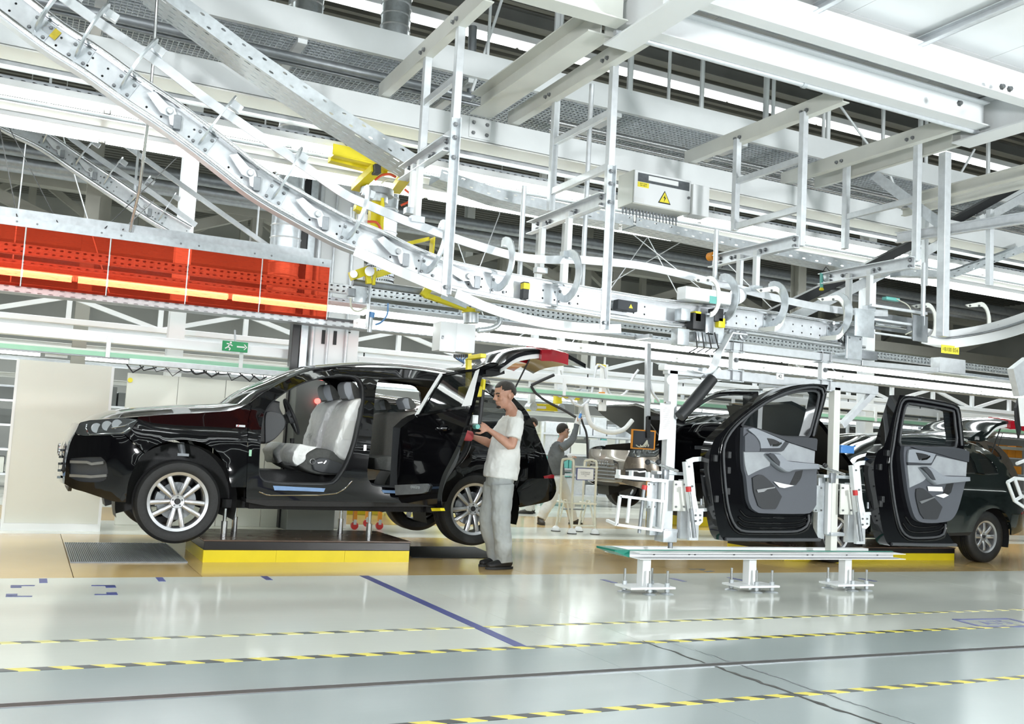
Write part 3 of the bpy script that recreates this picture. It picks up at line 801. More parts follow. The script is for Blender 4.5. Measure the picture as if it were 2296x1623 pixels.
    for k in range(5):
        z = .55 + .062 * k; hw = .44 if z < .7 else .40
        ob('grille_slat', MB().bar(T @ V((xg(z) + .005, -hw, z)), T @ V((xg(z) + .005, hw, z)), 0.03, 0.022), 'chrome', gr_)
    rg = MB()
    for k in range(4):
        y = -0.135 + 0.09 * k; Mx = T @ Matrix.Translation((xg(.80) - .012, y, .80)) @ Matrix.Rotation(PI / 2, 4, 'Y')
        rg.lathe([(.048, -.006), (.060, -.006), (.060, .006), (.048, .006), (.048, -.006)], 20, Mx)
    ob('ring_emblem', rg, 'chrome', gr_)
    # tail between the rear corners
    ed2 = c2([(1990, 872), (2003, 905), (2018, 960), (2020, 1000), (2000, 1045), (1960, 1075)])
    rows = []
    for x, z in resample(catmull(ed2, 4), 10):
        w = yw(x, z); rows.append([T @ V((x + 0.06 * (1 - abs(t) ** 2.5), w * t, z)) for t in [-1 + 2 * k / 12 for k in range(13)]])
    ob('rear_panel', MB().loft(rows, False, False), paint, car, 40)
    # under-floor
    ub = MB().box((0, 0, 0), (WB - 0.9, 1.3, 0.08)); ub.v = [tuple(T @ (V(v) + V((WB / 2, 0, 0.36)))) for v in ub.v]
    ob('under_floor', ub, 'black_plastic', car, 0)
    # tailgate, raised
    if hatch_up:
        top = [cpx(x, y, 0.6) for x, y in ((1085, 826), (1120, 812), (1153, 790), (1188, 781.5), (1223, 780.5), (1250, 785), (1272, 793), (1308, 813))]
        top = catmull(top, 4); n = len(top)
        def strip(i0, i1, y0, y1, th, dz=0.0):
            mb = MB(); rows = []
            for i in range(i0, i1):
                x, z = top[i]; row = []
                for k in range(9):
                    t = -1 + 2 * k / 8; y = (y0 + y1) / 2 + (y1 - y0) / 2 * t
                    row.append(T @ V((x, y, z - 0.05 * (abs(y) / 0.62) ** 3 + 0.04 + dz)))
                row += [p - (T.to_3x3() @ V((0, 0, th))) for p in reversed(row)]
                rows.append(row)
            return mb.loft(rows, True, True)
        tg = ob('tailgate', strip(0, n, -0.66, 0.66, 0.05), paint, car, 40)
        ob('tailgate_trim', strip(4, n - 8, -0.64, 0.64, 0.05, -0.055), 'white_sheet', tg, 40)
        ob('tailgate_lamp', strip(n - 15, n - 5, -0.70, -0.30, 0.13, 0.008), 'red_lens', tg, 40)
        ob('tailgate_lamp', strip(n - 15, n - 5, 0.30, 0.70, 0.13, 0.008), 'red_lens', tg, 40)
        for sd in (-1, 1):
            a = c2([(1700, 345)], 0.6)[0]; b = top[n - 16]
            ob('gas_strut', MB().tube([T @ V((a[0], sd * 0.60, a[1])), T @ V((b[0], sd * 0.60, b[1] - .03))], 0.010, 8), 'black_plastic', tg)
        sp = [cpx(x, y, 0.6) for x, y in ((1060, 830), (1085, 818), (1105, 812), (1128, 822), (1130, 838), (1100, 845), (1062, 842))]
        ob('roof_spoiler', MB().prism([T @ V((x, -0.62, z)) for x, z in catmull(sp, 3, True)], (T.to_3x3() @ V((0, 1.24, 0)))), paint, tg, 40)
    return car
T1 = Matrix.Translation((CX0, CYC, CZ0))
car1 = suv('sport_utility_car', 'glossy black car without its front door, rear door swung open and tailgate raised', T1, 'car_black', WHEEL_A, open_doors=True)
# ------------------------------------------------------------------ inside the doorless car
def L1(x, y, z): return T1 @ V((x, y, z))
def seat(parent, dy, col, film=True):
    yc = -0.40 + dy
    sh = lambda pts: catmull(c2(pts, 0.42), 4, True, 50)
    cush = sh([(170, 735), (260, 700), (380, 705), (470, 745), (535, 775), (540, 830), (505, 880), (350, 885), (240, 860), (165, 815)])
    st = ob('front_seat', puff(cush, yc - .25, yc + .25, .07, L1), col, parent, 50)
    back = sh([(440, 735), (455, 640), (490, 520), (530, 420), (585, 375), (640, 362), (655, 420), (640, 540), (600, 660), (560, 760), (500, 775)])
    ob('backrest', puff(back, yc - .25, yc + .25, .07, L1), col, st, 50)
    hr = sh([(515, 262), (535, 240), (575, 240), (612, 275), (638, 330), (632, 358), (590, 366), (545, 364), (522, 320)])
    h = ob('headrest', puff(hr, yc - .13, yc + .13, .04, L1), 'seat_grey', st, 50)
    fr = sh([(511, 262), (530, 238), (560, 240), (572, 300), (590, 364), (548, 366), (519, 322)])
    ob('headrest_pad', puff(fr, yc - .134, yc + .115, .04, L1), 'head_pad', h, 50)
    po = MB()
    for o in (-.07, .07):
        a = c2([(585, 360), (600, 395)], .42); po.tube([L1(a[0][0], yc + o, a[0][1]), L1(a[1][0], yc + o, a[1][1])], .007, 6)
    ob('headrest_post', po, 'steel', h)
    sw = sh([(262, 790), (330, 762), (420, 785), (525, 830), (505, 862), (420, 872), (320, 862), (275, 845)])
    sp = ob('switch_panel', puff(sw, yc - .285, yc - .20, .02, L1), 'grey_plastic', st, 50)
    kn = MB(); k = c2([(318, 795)], .70)[0]
    Mk = T1 @ Matrix.Translation((k[0], yc - .290, k[1])) @ Matrix.Rotation(PI / 2, 4, 'X')
    kn.lathe([(.022, 0), (.026, .006), (.030, .004), (.030, -.004), (.022, 0)], 18, Mk)
    for a, b in (((352, 805), (385, 800)), ((395, 810), (412, 788))):
        q = c2([a, b], .70); kn.bar(L1(q[0][0], yc - .292, q[0][1]), L1(q[1][0], yc - .292, q[1][1]), .012, .012)
    ob('switch', kn, 'alu', sp)
    if film:
        def crumple(x, y, z):
            n = math.sin(x * 31 + z * 17 + dy * 9) * math.sin(z * 43 + y * 21) * .012 + math.sin(y * 37 + z * 23) * .008
            return L1(x + n, y + n * .6, z + n * .4)
        cb = sh([(420, 740), (440, 620), (480, 500), (520, 405), (580, 360), (648, 350), (664, 420), (648, 540), (606, 660), (560, 772), (520, 790), (470, 780)])
        ob('film_cover', puff(cb, yc - .285, yc + .285, .05, crumple, n=5), 'film_white', st, 60)
        cc = sh([(122, 722), (170, 668), (240, 675), (300, 690), (230, 730), (210, 790), (160, 822), (135, 790)])
        ob('film_cover', puff(cc, yc - .30, yc + .27, .06, crumple, n=5), 'film_white', st, 60)
        ft = sh([(470, 515), (520, 520), (520, 620), (470, 615)])
        ob('film_label', puff(sh([(488, 508), (560, 512), (535, 640), (468, 632)]), yc - .305, yc - .302, .001, L1, 0, 1), 'paper', st, 0)
    return st
seat(car1, 0.0, 'seat_grey')
seat(car1, 0.80, 'seat_grey')
# steering wheel
sc_ = c1([(1728, 482)], 0.40)[0]
MS = T1 @ Matrix.Translation((sc_[0], -0.40, sc_[1])) @ V((0.90, -0.10, 0.43)).to_track_quat('Z', 'Y').to_matrix().to_4x4()
tor = MB().lathe([(.185 + .016 * math.cos(a), .016 * math.sin(a)) for a in [2 * PI * k / 10 for k in range(11)]], 40, MS)
stw = ob('steering_wheel', tor, 'black_plastic', car1, 60)
hubm = MB().lathe([(0, .03), (.05, .028), (.075, .005), (.06, -.04), (0, -.05)], 24, MS)
for a in (0.0, PI, -PI / 2):
    hubm.bar(MS @ V((.05 * math.cos(a), .05 * math.sin(a), 0)), MS @ V((.18 * math.cos(a), .18 * math.sin(a), 0)), .035, .018)
ob('wheel_hub', hubm, 'grey_plastic', stw)
ob('steering_column', MB().tube([MS @ V((0, 0, -.04)), MS @ V((0.02, 0, -.16)), MS @ V((0.0, 0, -.36))], [.05, .055, .06], 16), 'black_plastic', stw)
# dashboard
dash = catmull(c1([(1440, 420), (1545, 385), (1600, 365), (1650, 375), (1652, 425), (1685, 490), (1695, 545), (1660, 590), (1600, 650), (1540, 672), (1440, 660)], 0.75), 3, True, 50)
dd = ob('dashboard', puff(dash, -.74, .74, .03, L1), 'black_plastic', car1, 45)
de = catmull(c1([(1545, 470), (1580, 440), (1650, 455), (1682, 500), (1680, 560), (1610, 640), (1545, 668)], 0.76), 3, True, 50)
ob('dash_end_cover', puff(de, -.76, -.73, .012, L1), 'grey_plastic', dd, 45)
# cabin floor, tunnel, firewall, far sill
xf = c1([(1480, 600)], .7)[0][0]
def lbox(c, s):
    m = MB().box(c, s); m.v = [tuple(T1 @ V(v)) for v in m.v]; return m
ob('cabin_floor', lbox(((xf + 3.3) / 2, 0, .36), (3.3 - xf, 1.66, .06)), 'carpet', car1, 0)
ob('firewall', lbox((xf - .02, 0, .68), (.05, 1.70, .70)), 'carpet', car1, 0)
ob('centre_tunnel', lbox(((xf + 1.75) / 2, 0, .52), (1.75 - xf, .28, .34)), 'black_plastic', car1, 40, .04)
gs = c2([(175, 655), (172, 632)], 0.0)
ob('gear_lever', MB().tube([L1(gs[0][0], 0, gs[0][1] - .06), L1(gs[1][0], 0, gs[1][1])], [.018, .026], 10), 'black_plastic', car1)
# rear bench
rs = lambda pts: catmull(c2(pts, 0.42), 4, True, 50)
rb = ob('rear_bench', puff(rs([(700, 765), (780, 750), (920, 765), (1000, 780), (1010, 860), (900, 870), (730, 845)]), -.66, .66, .06, L1), 'seat_grey', car1, 50)
ob('bench_backrest', puff(rs([(870, 790), (890, 650), (920, 500), (950, 455), (1010, 445), (1030, 500), (1010, 650), (985, 800), (930, 815)]), -.66, .66, .07, L1), 'seat_beige', rb, 50)
for yc in (-.40, .40):
    hh = ob('bench_headrest', puff(rs([(922, 372), (940, 352), (975, 350), (1010, 385), (1020, 420), (985, 432), (945, 428)]), yc - .12, yc + .12, .035, L1), 'seat_grey', rb, 50)
    ob('headrest_pad', puff(rs([(918, 372), (936, 350), (962, 352), (968, 392), (978, 430), (942, 430)]), yc - .124, yc + .105, .035, L1), 'head_pad', hh, 50)
# seals round the openings, sill films, small fittings
for poly in (fdoor, rdoor):
    q = resample(poly + [poly[0]], 60)
    ob('door_seal', MB().tube([L1(x, -yw(x, z) + .055, z) for x, z in q], .016, 6, False), 'seal_rubber', car1, 60)
    inner = [(x, z) for x, z in inset_poly(q, 0.965)]
    ob('door_jamb', MB().loft([[L1(x, -yw(x, z) + .05, z) for x, z in q], [L1(x, -yw(x, z) + .13, z) for x, z in inner]], True, False), 'black_plastic', car1, 40)
for quad in (c2([(30, 962), (395, 980), (385, 1005), (40, 992)], 0.93), c2([(788, 992), (925, 996), (925, 1018), (800, 1012)], 0.93), c1([(1592, 962), (1680, 966), (1690, 996), (1602, 994)], 0.93)):
    ob('sill_film', MB().prism([L1(x, -yw(x, z) - .008, z) for x, z in quad], (0, 0.01, 0)), 'blue_film', car1, 0)
tr = resample(c1([(1500, 1005), (1560, 1030)]) + c2([(20, 1030), (350, 1030), (480, 1018), (540, 985), (590, 930)]), 26)
ob('sill_trim', MB().tube([L1(x, -yw(x, z) - .004, z) for x, z in tr], .006, 6), 'chrome', car1)
for p in c1([(1440, 735)]):
    ob('test_sticker', MB().prism([L1(p[0] + a, -yw(*p) - .002, p[1] + b) for a, b in ((-.012, -.03), (.012, -.03), (.012, .03), (-.012, .03))], (0, .002, 0)), 'green_strip', car1, 0)
lt = c2([(680, 698), (622, 662)])
ob('door_striker', MB().box(L1(lt[0][0], -yw(*lt[0]) - .004, lt[0][1]), (.03, .02, .06)), 'steel', car1, 0, .003)
bd = c1([(1372, 546)])[0]
bg = ob('fender_badge', MB().box(L1(bd[0], -yw(*bd) - .002, bd[1]), (.085, .006, .020)), 'alu', car1, 0)
ob('badge_flash', MB().prism([L1(bd[0] + a, -yw(*bd) - .006, bd[1] + b) for a, b in ((-.034, -.008), (-.024, -.008), (-.014, .008), (-.024, .008))], (0, .002, 0)), 'red_paint', bg, 0)
# front suspension showing over the tyre
sm = MB(); k = c1([(960, 700), (970, 745), (930, 745), (1010, 750)], 0.80)
sm.tube([L1(k[0][0], -.72, k[0][1] + .04), L1(k[1][0], -.76, k[1][1])], [.035, .03], 10); sm.bar(L1(k[2][0], -.78, k[2][1]), L1(k[3][0], -.78, k[3][1]), .05, .025)
ob('suspension_arm', sm, 'galv_dark', car1)
ob('axle', MB().tube([L1(0, -.8, WR), L1(0, .8, WR)], .03, 8).tube([L1(WB, -.8, WR), L1(WB, .8, WR)], .03, 8), 'bolt_steel', car1)
# ---- rear door, swung open
def c2w(x, y): return (600 + x / 3.1214, 780 + y / 3.1214)
A0 = PY(*c2w(920, 1080), 9.30)
lo, hi = 6.0, 9.3
for _ in range(40):
    md = (lo + hi) / 2
    if PY(*c2w(1205, 1118), md).z > A0.z: lo = md
    else: hi = md
B0 = PY(*c2w(1205, 1118), (lo + hi) / 2)
du = (B0 - A0); du.z = 0; DL = du.length; du.normalize()
dn = V((du.y, -du.x, 0))
if dn.y > 0: dn = -dn
def dpx(pts, off=0.0):
    out = []
    for x, y in pts:
        d = ray(*c2w(x, y)); o = A0 + dn * off
        t = (o - V((0, 0, CH))).dot(dn) / d.dot(dn); p = V((0, 0, CH)) + d * t
        out.append(((p - A0).dot(du), p.z))
    return out
def bulge(u, z):
    t = (z - 0.85) / 0.5
    return (0.02 - 0.05 * max(0, t) ** 1.6 - 0.05 * max(0, -t) ** 2)
def D(u, z, off=0.0): return A0 + du * u + V((0, 0, z - A0.z)) + dn * (bulge(u, z) + off)
dskin = catmull(dpx([(915, 560), (916, 700), (919, 1000), (925, 1060), (940, 1083), (1060, 1094), (1195, 1112), (1197, 1050), (1230, 905), (1290, 770), (1338, 640), (1362, 520), (1378, 420), (1390, 300), (1400, 133), (1260, 147), (1138, 173), (1075, 320), (1014, 472), (965, 515)]), 4, True, 32)
dwin = catmull(dpx([(1150, 190), (1260, 166), (1368, 155), (1356, 230), (1318, 402), (1180, 430), (1048, 462), (1090, 330)]), 3, True, 32)
dr = ob('rear_door', panel(dskin, [dwin], D, 0.07, 0.05, -dn), 'car_black', car1, 40, label='open rear door with sill moulding')
ob('door_window', panel(dwin, [], lambda u, z: D(u, z, -.01), 0.12), 'glass_dark', dr, 40)
dtrim = catmull(dpx([(930, 560), (925, 1040), (1060, 1080), (1180, 1095), (1225, 1100), (1232, 1020), (1262, 930), (1310, 850), (1342, 760), (1352, 640), (1378, 520), (1385, 410), (1200, 440), (1020, 478)], -.17), 3, True, 40)
ob('door_lining', panel(dtrim, [], lambda u, z: D(u, z, -.17), 0.12, .12, dn), 'grey_plastic', dr, 40)
for ln, w in (([(1140, 172), (1075, 325), (1014, 474)], .022), ([(1014, 474), (1180, 440), (1345, 412)], .012)):
    ob('window_trim', MB().sweep([(-w, -.003), (w, -.003), (w, .004), (-w, .004)], [D(u, z, .004) for u, z in resample(dpx(ln), 9)], up=dn), 'chrome' if w < .02 else 'white_sheet', dr)
ob('film_strip', MB().prism([D(u, z, .004) for u, z in dpx([(1374, 152), (1398, 137), (1386, 398), (1320, 410)])], -dn * .004), 'white_sheet', dr, 0)
hd = dpx([(1215, 572), (1180, 568), (1255, 570)])
hm = MB().tube([D(hd[1][0], hd[1][1], .02), D(hd[0][0], hd[0][1], .045), D(hd[2][0], hd[2][1], .02)], [.016, .022, .016], 10)
ob('door_handle', hm, 'car_black', dr, 60)
cup = MB().lathe([(0, -.012), (.04, -.006), (.055, .006)], 20, frame(D(hd[0][0], hd[0][1], .004), du, (0, 0, 1)))
ob('handle_recess', cup, 'lamp_black', dr)
mo = catmull(dpx([(916, 960), (1138, 950), (1152, 966), (1140, 992), (1108, 1018), (918, 1030)]), 2, True, 30)
ml = ob('sill_moulding', panel(mo, [], lambda u, z: D(u, z, .028), 0.1, .03, -dn), 'galv_dark', dr, 40)
tq = dpx([(1062, 972)])[0]
text('moulding_lettering', 'quattro', .052, 'galv', frame(D(tq[0], tq[1], .032), du, (0, 0, 1)), ml, .002)
yl = dpx([(1145, 1120), (1210, 1120), (1215, 1140), (1150, 1142)], -.05)
ob('yellow_pad', MB().prism([D(u, z, -.05) for u, z in yl], -dn * .05), 'yellow_paint', dr, 0)
# ------------------------------------------------------------------ overhead steelwork
def xline(pa, pb, Y):
    p, q = PY(*pa, Y), PY(*pb, Y); z = (p.z + q.z) / 2; return V((p.x, Y, z)), V((q.x, Y, z))
def yline(pa, pb, Z):
    p, q = PZ(*pa, Z), PZ(*pb, Z); x = (p.x + q.x) / 2; return V((x, p.y, Z)), V((x, q.y, Z))
XA, XZ_ = -9.0, 24.0
ZB = 4.28          # underside of the cross beams
YN = 6.60          # near posts
YM = 8.30          # near face of the main longitudinal beam
bolt_me = mesh_of('bolt', MB().lathe([(0, -.022), (.013, -.022), (.015, -.018), (.015, -.006), (.020, -.006), (.020, 0)], 6), 'bolt_steel', 0)
def bolts(parent, pts, ydir=-1, s=1.0):
    for p in pts:
        M = Matrix.Translation(V(p)) @ (Matrix.Rotation(-PI / 2, 4, 'X') if ydir else Matrix.Rotation(PI / 2, 4, 'Y')) @ Matrix.Diagonal((s, s, s, 1))
        ob('bolt', bolt_me, None, parent, mw=M)
# main box beam with ledge
zt, zb = PY(1450, 345, YM).z, PY(1450, 392, YM).z
mbm = ob('main_beam', MB().box(((XA + XZ_) / 2, YM + 0.11, (zt + zb) / 2), (XZ_ - XA, 0.22, zt - zb)), 'white_steel', smooth=0, bevel=.006, label='long white box beam carrying the cross beams and the hanging frames', cat='beam')
ob('beam_ledge', MB().box(((XA + XZ_) / 2, YM + 0.09, zb - 0.035), (XZ_ - XA, 0.30, 0.012)), 'cream_steel', mbm, 0)
ob('beam_ledge', MB().box(((XA + XZ_) / 2, YM + 0.14, zb - 0.02), (XZ_ - XA, 0.10, 0.04)), 'galv_dark', mbm, 0)
for px in (1075, 2110):
    x = PY(px, 300, YM).x
    pl = ob('splice_plate', MB().box((x, YM - .006, (zt + zb) / 2), (.22, .012, zt - zb - .03)), 'white_sheet', mbm, 0, .002)
    bolts(pl, [(x + a, YM - .012, (zt + zb) / 2 + b) for a in (-.07, .07) for b in (-.05, .05)])
# second, lower grey beam under the main beam
def runner(name, label, pa, pb, Y, w, h, m, cat='beam', x0=XA, x1=XZ_, bevel=0):
    a, b = xline(pa, pb, Y)
    return ob(name, MB().box(((x0 + x1) / 2, Y + w / 2, a.z), (x1 - x0, w, h)), m, smooth=0, bevel=bevel, label=label, cat=cat)
runner('longitudinal_beam', 'pale grey longitudinal beam just below the white box beam', (0, 119), (700, 262), 8.62, .12, .15, 'galv_light')
# walkway of open grating
ZW = 4.92
yw0 = PZ(988, 157, ZW).y
wk = root('walkway', 'overhead service walkway floored with open metal grating between white edge beams', 'walkway', (4, yw0, ZW))
ob('edge_beam', MB().box(((XA + XZ_) / 2, yw0 - .03, ZW + .12), (XZ_ - XA, .06, .26)), 'white_steel', wk, 0)
yw1 = yw0 + 1.55
ob('edge_beam', MB().box(((XA + XZ_) / 2, yw1 + .03, ZW + .10), (XZ_ - XA, .06, .30)), 'white_steel', wk, 0)
g = MB()
for k in range(24):
    y = yw0 + 1.55 * (k + .5) / 24; g.box(((XA + 18) / 2, y, ZW), (18 - XA, .010, .028))
x = XA
while x < 18:
    g.box((x, (yw0 + yw1) / 2, ZW - .006), (.008, 1.55, .012)); x += .052
gg = ob('grating', g, 'galv', wk, 0, kind='stuff')
x = XA + .5
while x < 18:
    ob('cross_bar', MB().box((x, (yw0 + yw1) / 2, ZW - .03), (.09, 1.55, .05)), 'white_steel', wk, 0); x += 1.75
def pipe(label, pa, pb, Y, r, m, name='pipe', x0=None, x1=None):
    a, b = xline(pa, pb, Y)
    o = ob(name, MB().tube([(x0 if x0 is not None else a.x, Y, a.z), (x1 if x1 is not None else b.x, Y, a.z)], r, 12), m, smooth=60, label=label, cat='pipe')
    return o
pipe('thick dark grey pipe running beneath the walkway grating', (700, 132), (1050, 222), 9.15, .045, 'galv_dark', x0=XA, x1=PY(1056, 222, 9.15).x)
pp = ob('pipe', MB().tube([PY(1056, 222, 9.15), PY(1056, 205, 9.15), PY(1060, 60, 9.15)], .045, 12), 'galv_dark', smooth=60, label='thick dark grey riser pipe rising past the hanger posts', cat='pipe')
pipe('thin dark conduit running beside the thick pipe under the walkway', (700, 150), (870, 195), 9.35, .02, 'galv_dark', x0=XA, x1=4.2)
pipe('bright steel pipe under the walkway past the control cabinet', (1230, 268), (1600, 355), 9.2, .032, 'steel', x1=16)
pipe('thin bright steel pipe lying lower beside the other walkway pipe', (1230, 290), (1600, 372), 9.3, .022, 'steel', x1=16)

# ---- cross beams, posts, rungs
def hanger(label, beam_px, near_px, far_px, near_bot, far_bot, rungs, arm, angle=None, drops=(), arm_off=0):
    r = root('hanger_trestle', label, 'steel frame', PY(*near_px, YN))
    a, b = yline(*beam_px, ZB)
    H = .14
    bm_ = ob('cross_beam', MB().chan(V((a.x, YM + .1, ZB + H / 2)), V((a.x, b.y, ZB + H / 2)), H, .075, .010, flip=-1), 'cream_steel', r, 0, .002)
    xn = PY(*near_px, YN).x
    yf = PZ(*far_px, ZB).y; xf = xn
    zn = PY(*near_bot, YN).z; zf = PY(*far_bot, yf).z
    ob('post', MB().box((xn, YN, (ZB + zn) / 2 + .02), (.060, .060, ZB - zn + .04)), 'galv_light', r, 0, .005)
    ob('post', MB().box((xf, yf, (ZB + zf) / 2 + .02), (.060, .060, ZB - zf + .04)), 'galv_light', r, 0, .005)
    for py in rungs:
        z = PY(near_px[0], py, YN).z
        ob('rung', MB().box((xn, (YN + yf) / 2, z), (.040, yf - YN - .055, .060)), 'galv_light', r, 0, .003)
    bolts(bm_, [(a.x - .006, YN + o, ZB + .05) for o in (-.035, .035)] + [(a.x - .006, yf + o, ZB + .05) for o in (-.035, .035)], 0)
    if arm:
        z = PY(*arm, YN).z
        am = ob('support_arm', MB().chan((xn - .035, YN - .02, z), (xn - .035, yf + .28, z), .115, .060, .008, flip=-1), 'galv_light', r, 0)
        bolts(am, [(xn - .042, yy, z + o) for yy, o in ((YN + .03, .03), (YN + .03, -.03), ((YN + yf) / 2 - .05, .0), ((YN + yf) / 2 + .02, 0), (yf - .08, 0), (yf - .02, 0), (yf + .15, .02), (yf + .15, -.03))], 0)
        for d in drops:
            yy, zz = (7.10, guard_z(xn - .07) + .04) if d is drops[0] else (YN + (yf - YN) * d[0], d[1])
            ob('drop_post', MB().box((xn - .07, yy, (z + zz) / 2), (.045, .055, z - zz)), 'white_steel', r, 0, .003)
            ob('drop_plate', MB().box((xn - .07, yy, zz), (.11, .07, .05)), 'galv', r, 0, .003)
    if angle:
        zA, zB2 = PY(*angle[0], YN - .04).z, PY(*angle[1], YN - .04).z
        m = MB().box((xn + .02, YN - .035, (zA + zB2) / 2), (.008, .07, zA - zB2)); m.box((xn - .012, YN - .035, (zA + zB2) / 2), (.062, .008, zA - zB2))
        ag = ob('angle_bar', m, 'galv', r, 0)
        bolts(ag, [(xn - .012, YN - .04, zA - k) for k in (.05, .15, .30, zA - zB2 - .05)])
    return r
GUARD_PX = [(90, -45), (150, 0), (244, 66), (349, 136), (453, 216), (558, 289), (663, 359), (767, 432), (819, 457), (909, 495), (979, 520), (1049, 544), (1118, 565), (1170, 577), (1223, 582), (1300, 582), (1450, 598), (1628, 640), (1723, 664), (1827, 687), (1914, 699), (1990, 702)]
def guard_z(x):
    q = [PY(a, b, 7.10) for a, b in GUARD_PX]
    for a, b in zip(q, q[1:]):
        if a.x <= x <= b.x: return a.z + (b.z - a.z) * (x - a.x) / (b.x - a.x)
    return q[-1].z
hanger('hanger frame whose tall posts hang beside the yellow lifting arm', ((868, 205), (1085, 0)), (1034, 50), (955, 130), (1028, 330), (945, 350), (175, 300), (1034, 330), ((1040, 268), (1018, 662)), ((.55, 2.95), (.95, 3.0)))
hanger('hanger frame with long angle bar standing between the wide cream beam and the control cabinet', ((1160, 280), (1430, 90)), (1378, 140), (1262, 235), (1368, 460), (1255, 478), (252, 375), (1368, 452), ((1378, 372), (1354, 738)), ((.60, 2.75), (1.0, 2.75)))
HT3 = hanger('hanger frame with two rungs beside the orange tipped support arm', ((1550, 368), (1880, 225)), (1803, 262), (1672, 325), (1795, 552), (1662, 520), (357, 468), (1797, 545), None, ((.25, 2.68), (.80, 2.75)))
hanger('hanger frame with one rung next to the tall lone post', ((1775, 415), (2130, 285)), (2058, 328), (1912, 380), (2048, 585), (1904, 560), (447,), (2050, 590), None, ((.35, 2.72), (.85, 2.75)))
# wide cream beam between the first two frames, and the extra beams towards the mezzanine
def ybeam(label, pa, pb, Z, H, W, m='cream_steel', kind='i', name='cross_beam', t=.012):
    a, b = yline(pa, pb, Z); mb = MB()
    a.z += H / 2; b.z += H / 2
    if kind == 'i': mb.ibeam(a, b, H, W, t)
    elif kind == 'c': mb.chan(a, b, H, W, t, flip=-1)
    else: mb.bar(a, b, W, H)
    return ob(name, mb, m, smooth=0, label=label, cat='beam')
ybeam('wide cream I-beam sloping up from the main beam to the mezzanine corner', (1085, 262), (1338, 74), ZB, .20, .22)
ybeam('slim cream channel beam alongside the lone post', (1845, 425), (2150, 312), ZB, .12, .06, kind='c')
ybeam('cream beam beyond the lone post reaching out of view', (2064, 457), (2330, 386), ZB - .03, .12, .10)
ybeam('short cream rail lying lower beside the post at the mezzanine', (2010, 482), (2330, 420), ZB - .25, .08, .06)
pt_ = PY(2119, 345, YN)
r = root('support_post', 'tall lone grey post with a slanting plate brace carrying the yellow labelled curved rail', 'post', (pt_.x, YN, PY(2115, 758, YN).z))
zl = PY(2115, 755, YN).z
ob('post', MB().box((pt_.x, YN, (ZB + zl) / 2), (.085, .085, ZB - zl)), 'galv_light', r, 0, .006)
a, b = PY(1960, 392, 7.2), PY(2108, 502, YN + .05)
ob('brace_plate', MB().bar(a, b, .012, .10, up=(0, 0, 1)), 'galv', r, 0)
# ladder-like trestle of the climbing rail, half seen past the last frame
r = root('hanger_trestle', 'hanger frame cut by the picture edge above the climbing rail', 'steel frame', PY(2230, 560, YN))
for px in (2220, 2075):
    a = PY(px, 470, YN + (0 if px > 2100 else .9)); b = PY(px - 8, 640, a.y)
    ob('post', MB().box((a.x, a.y, (a.z + b.z) / 2), (.055, .055, a.z - b.z)), 'galv_light', r, 0, .004)
a = PY(2310, 488, YN - .4); b = PY(2134, 522, YN + .5)
ob('support_arm', MB().chan(V((a.x, YN - .4, a.z)), V((a.x - .35, YN + .9, a.z - .03)), .11, .05, .008, flip=-1), 'galv_light', r, 0)

# ---- mezzanine at the top
ZK = 4.22
mz = root('mezzanine', 'white steel mezzanine of panels and I-beams seen from below', 'mezzanine', (PZ(1390, 105, ZK).x, 6.1, ZK))
kx1, kx2 = PZ(1392, 104, ZK).x, PZ(2150, 328, ZK).x
for kx, ye in ((kx1, 6.15), (kx2, 6.25), (kx2 + (kx2 - kx1), 6.25)):
    ib = ob('girder', MB().ibeam((kx, ye, ZK + .17), (kx, 0.4, ZK + .17), .34, .24, .014), 'white_sheet', mz, 0)
    ob('end_plate', MB().box((kx, ye, ZK + .17), (.23, .012, .33)), 'cream_steel', ib, 0)
    for yy in (5.4, 4.2, 3.0): ob('stiffener', MB().box((kx, yy, ZK + .17), (.22, .010, .31)), 'white_sheet', ib, 0)
def xedge(pa, pb, Z, H, W, xa, xb, m='white_sheet', nm='joist', kind='chan'):
    y = (PZ(*pa, Z).y + PZ(*pb, Z).y) / 2
    mb = MB()
    if kind == 'chan': mb.chan((xa, y, Z + H / 2), (xb, y, Z + H / 2), H, W, .008, flip=1)
    else: mb.ibeam((xa, y, Z + H / 2), (xb, y, Z + H / 2), H, W, .010)
    return ob(nm, mb, m, mz, 0), y
_, ye1 = xedge((1520, 92), (2100, 262), ZK + .06, .22, .14, kx1 + .1, kx2 - .1, kind='i')
_, ye2 = xedge((1564, 10), (2216, 208), ZK + .06, .22, .12, kx1 + .1, kx2 - .1, kind='i')
xedge((1200, 2), (1352, 44), ZK + .06, .24, .16, kx1 - 6, kx1 - .12, kind='i', m='cream_steel')
for yy in (ye1 - 1.0, ye1 - 2.2): ob('joist', MB().ibeam((kx2 + .1, yy, ZK + .17), (kx2 + 4, yy, ZK + .17), .22, .12, .01), 'white_sheet', mz, 0)
nx = 5
for j, (ya, yb_) in enumerate(((6.2, ye1), (ye1, ye2), (ye2, 3.2), (3.2, 0.5))):
    for i in range(nx):
        xa = kx1 + (kx2 - kx1) * i / nx; xb = kx1 + (kx2 - kx1) * (i + 1) / nx
        ob('floor_panel', MB().box(((xa + xb) / 2, (ya + yb_) / 2, ZK + .36), (xb - xa - .006, abs(ya - yb_) - .006, .012)), 'white_sheet', mz, 0)
for i in range(4):
    ob('floor_panel', MB().box((kx2 + .5 + i, 3.3, ZK + .36), (.994, 5.6, .012)), 'white_sheet', mz, 0)
for pa, pb in (((1822, 28), (1885, -6)), ((2055, 106), (2290, -4))):
    a, b = yline(pa, pb, ZK + .30)
    ob('stiffening_angle', MB().chan(a, (b.x, b.y - .6, b.z), .07, .05, .006), 'galv_light', mz, 0)
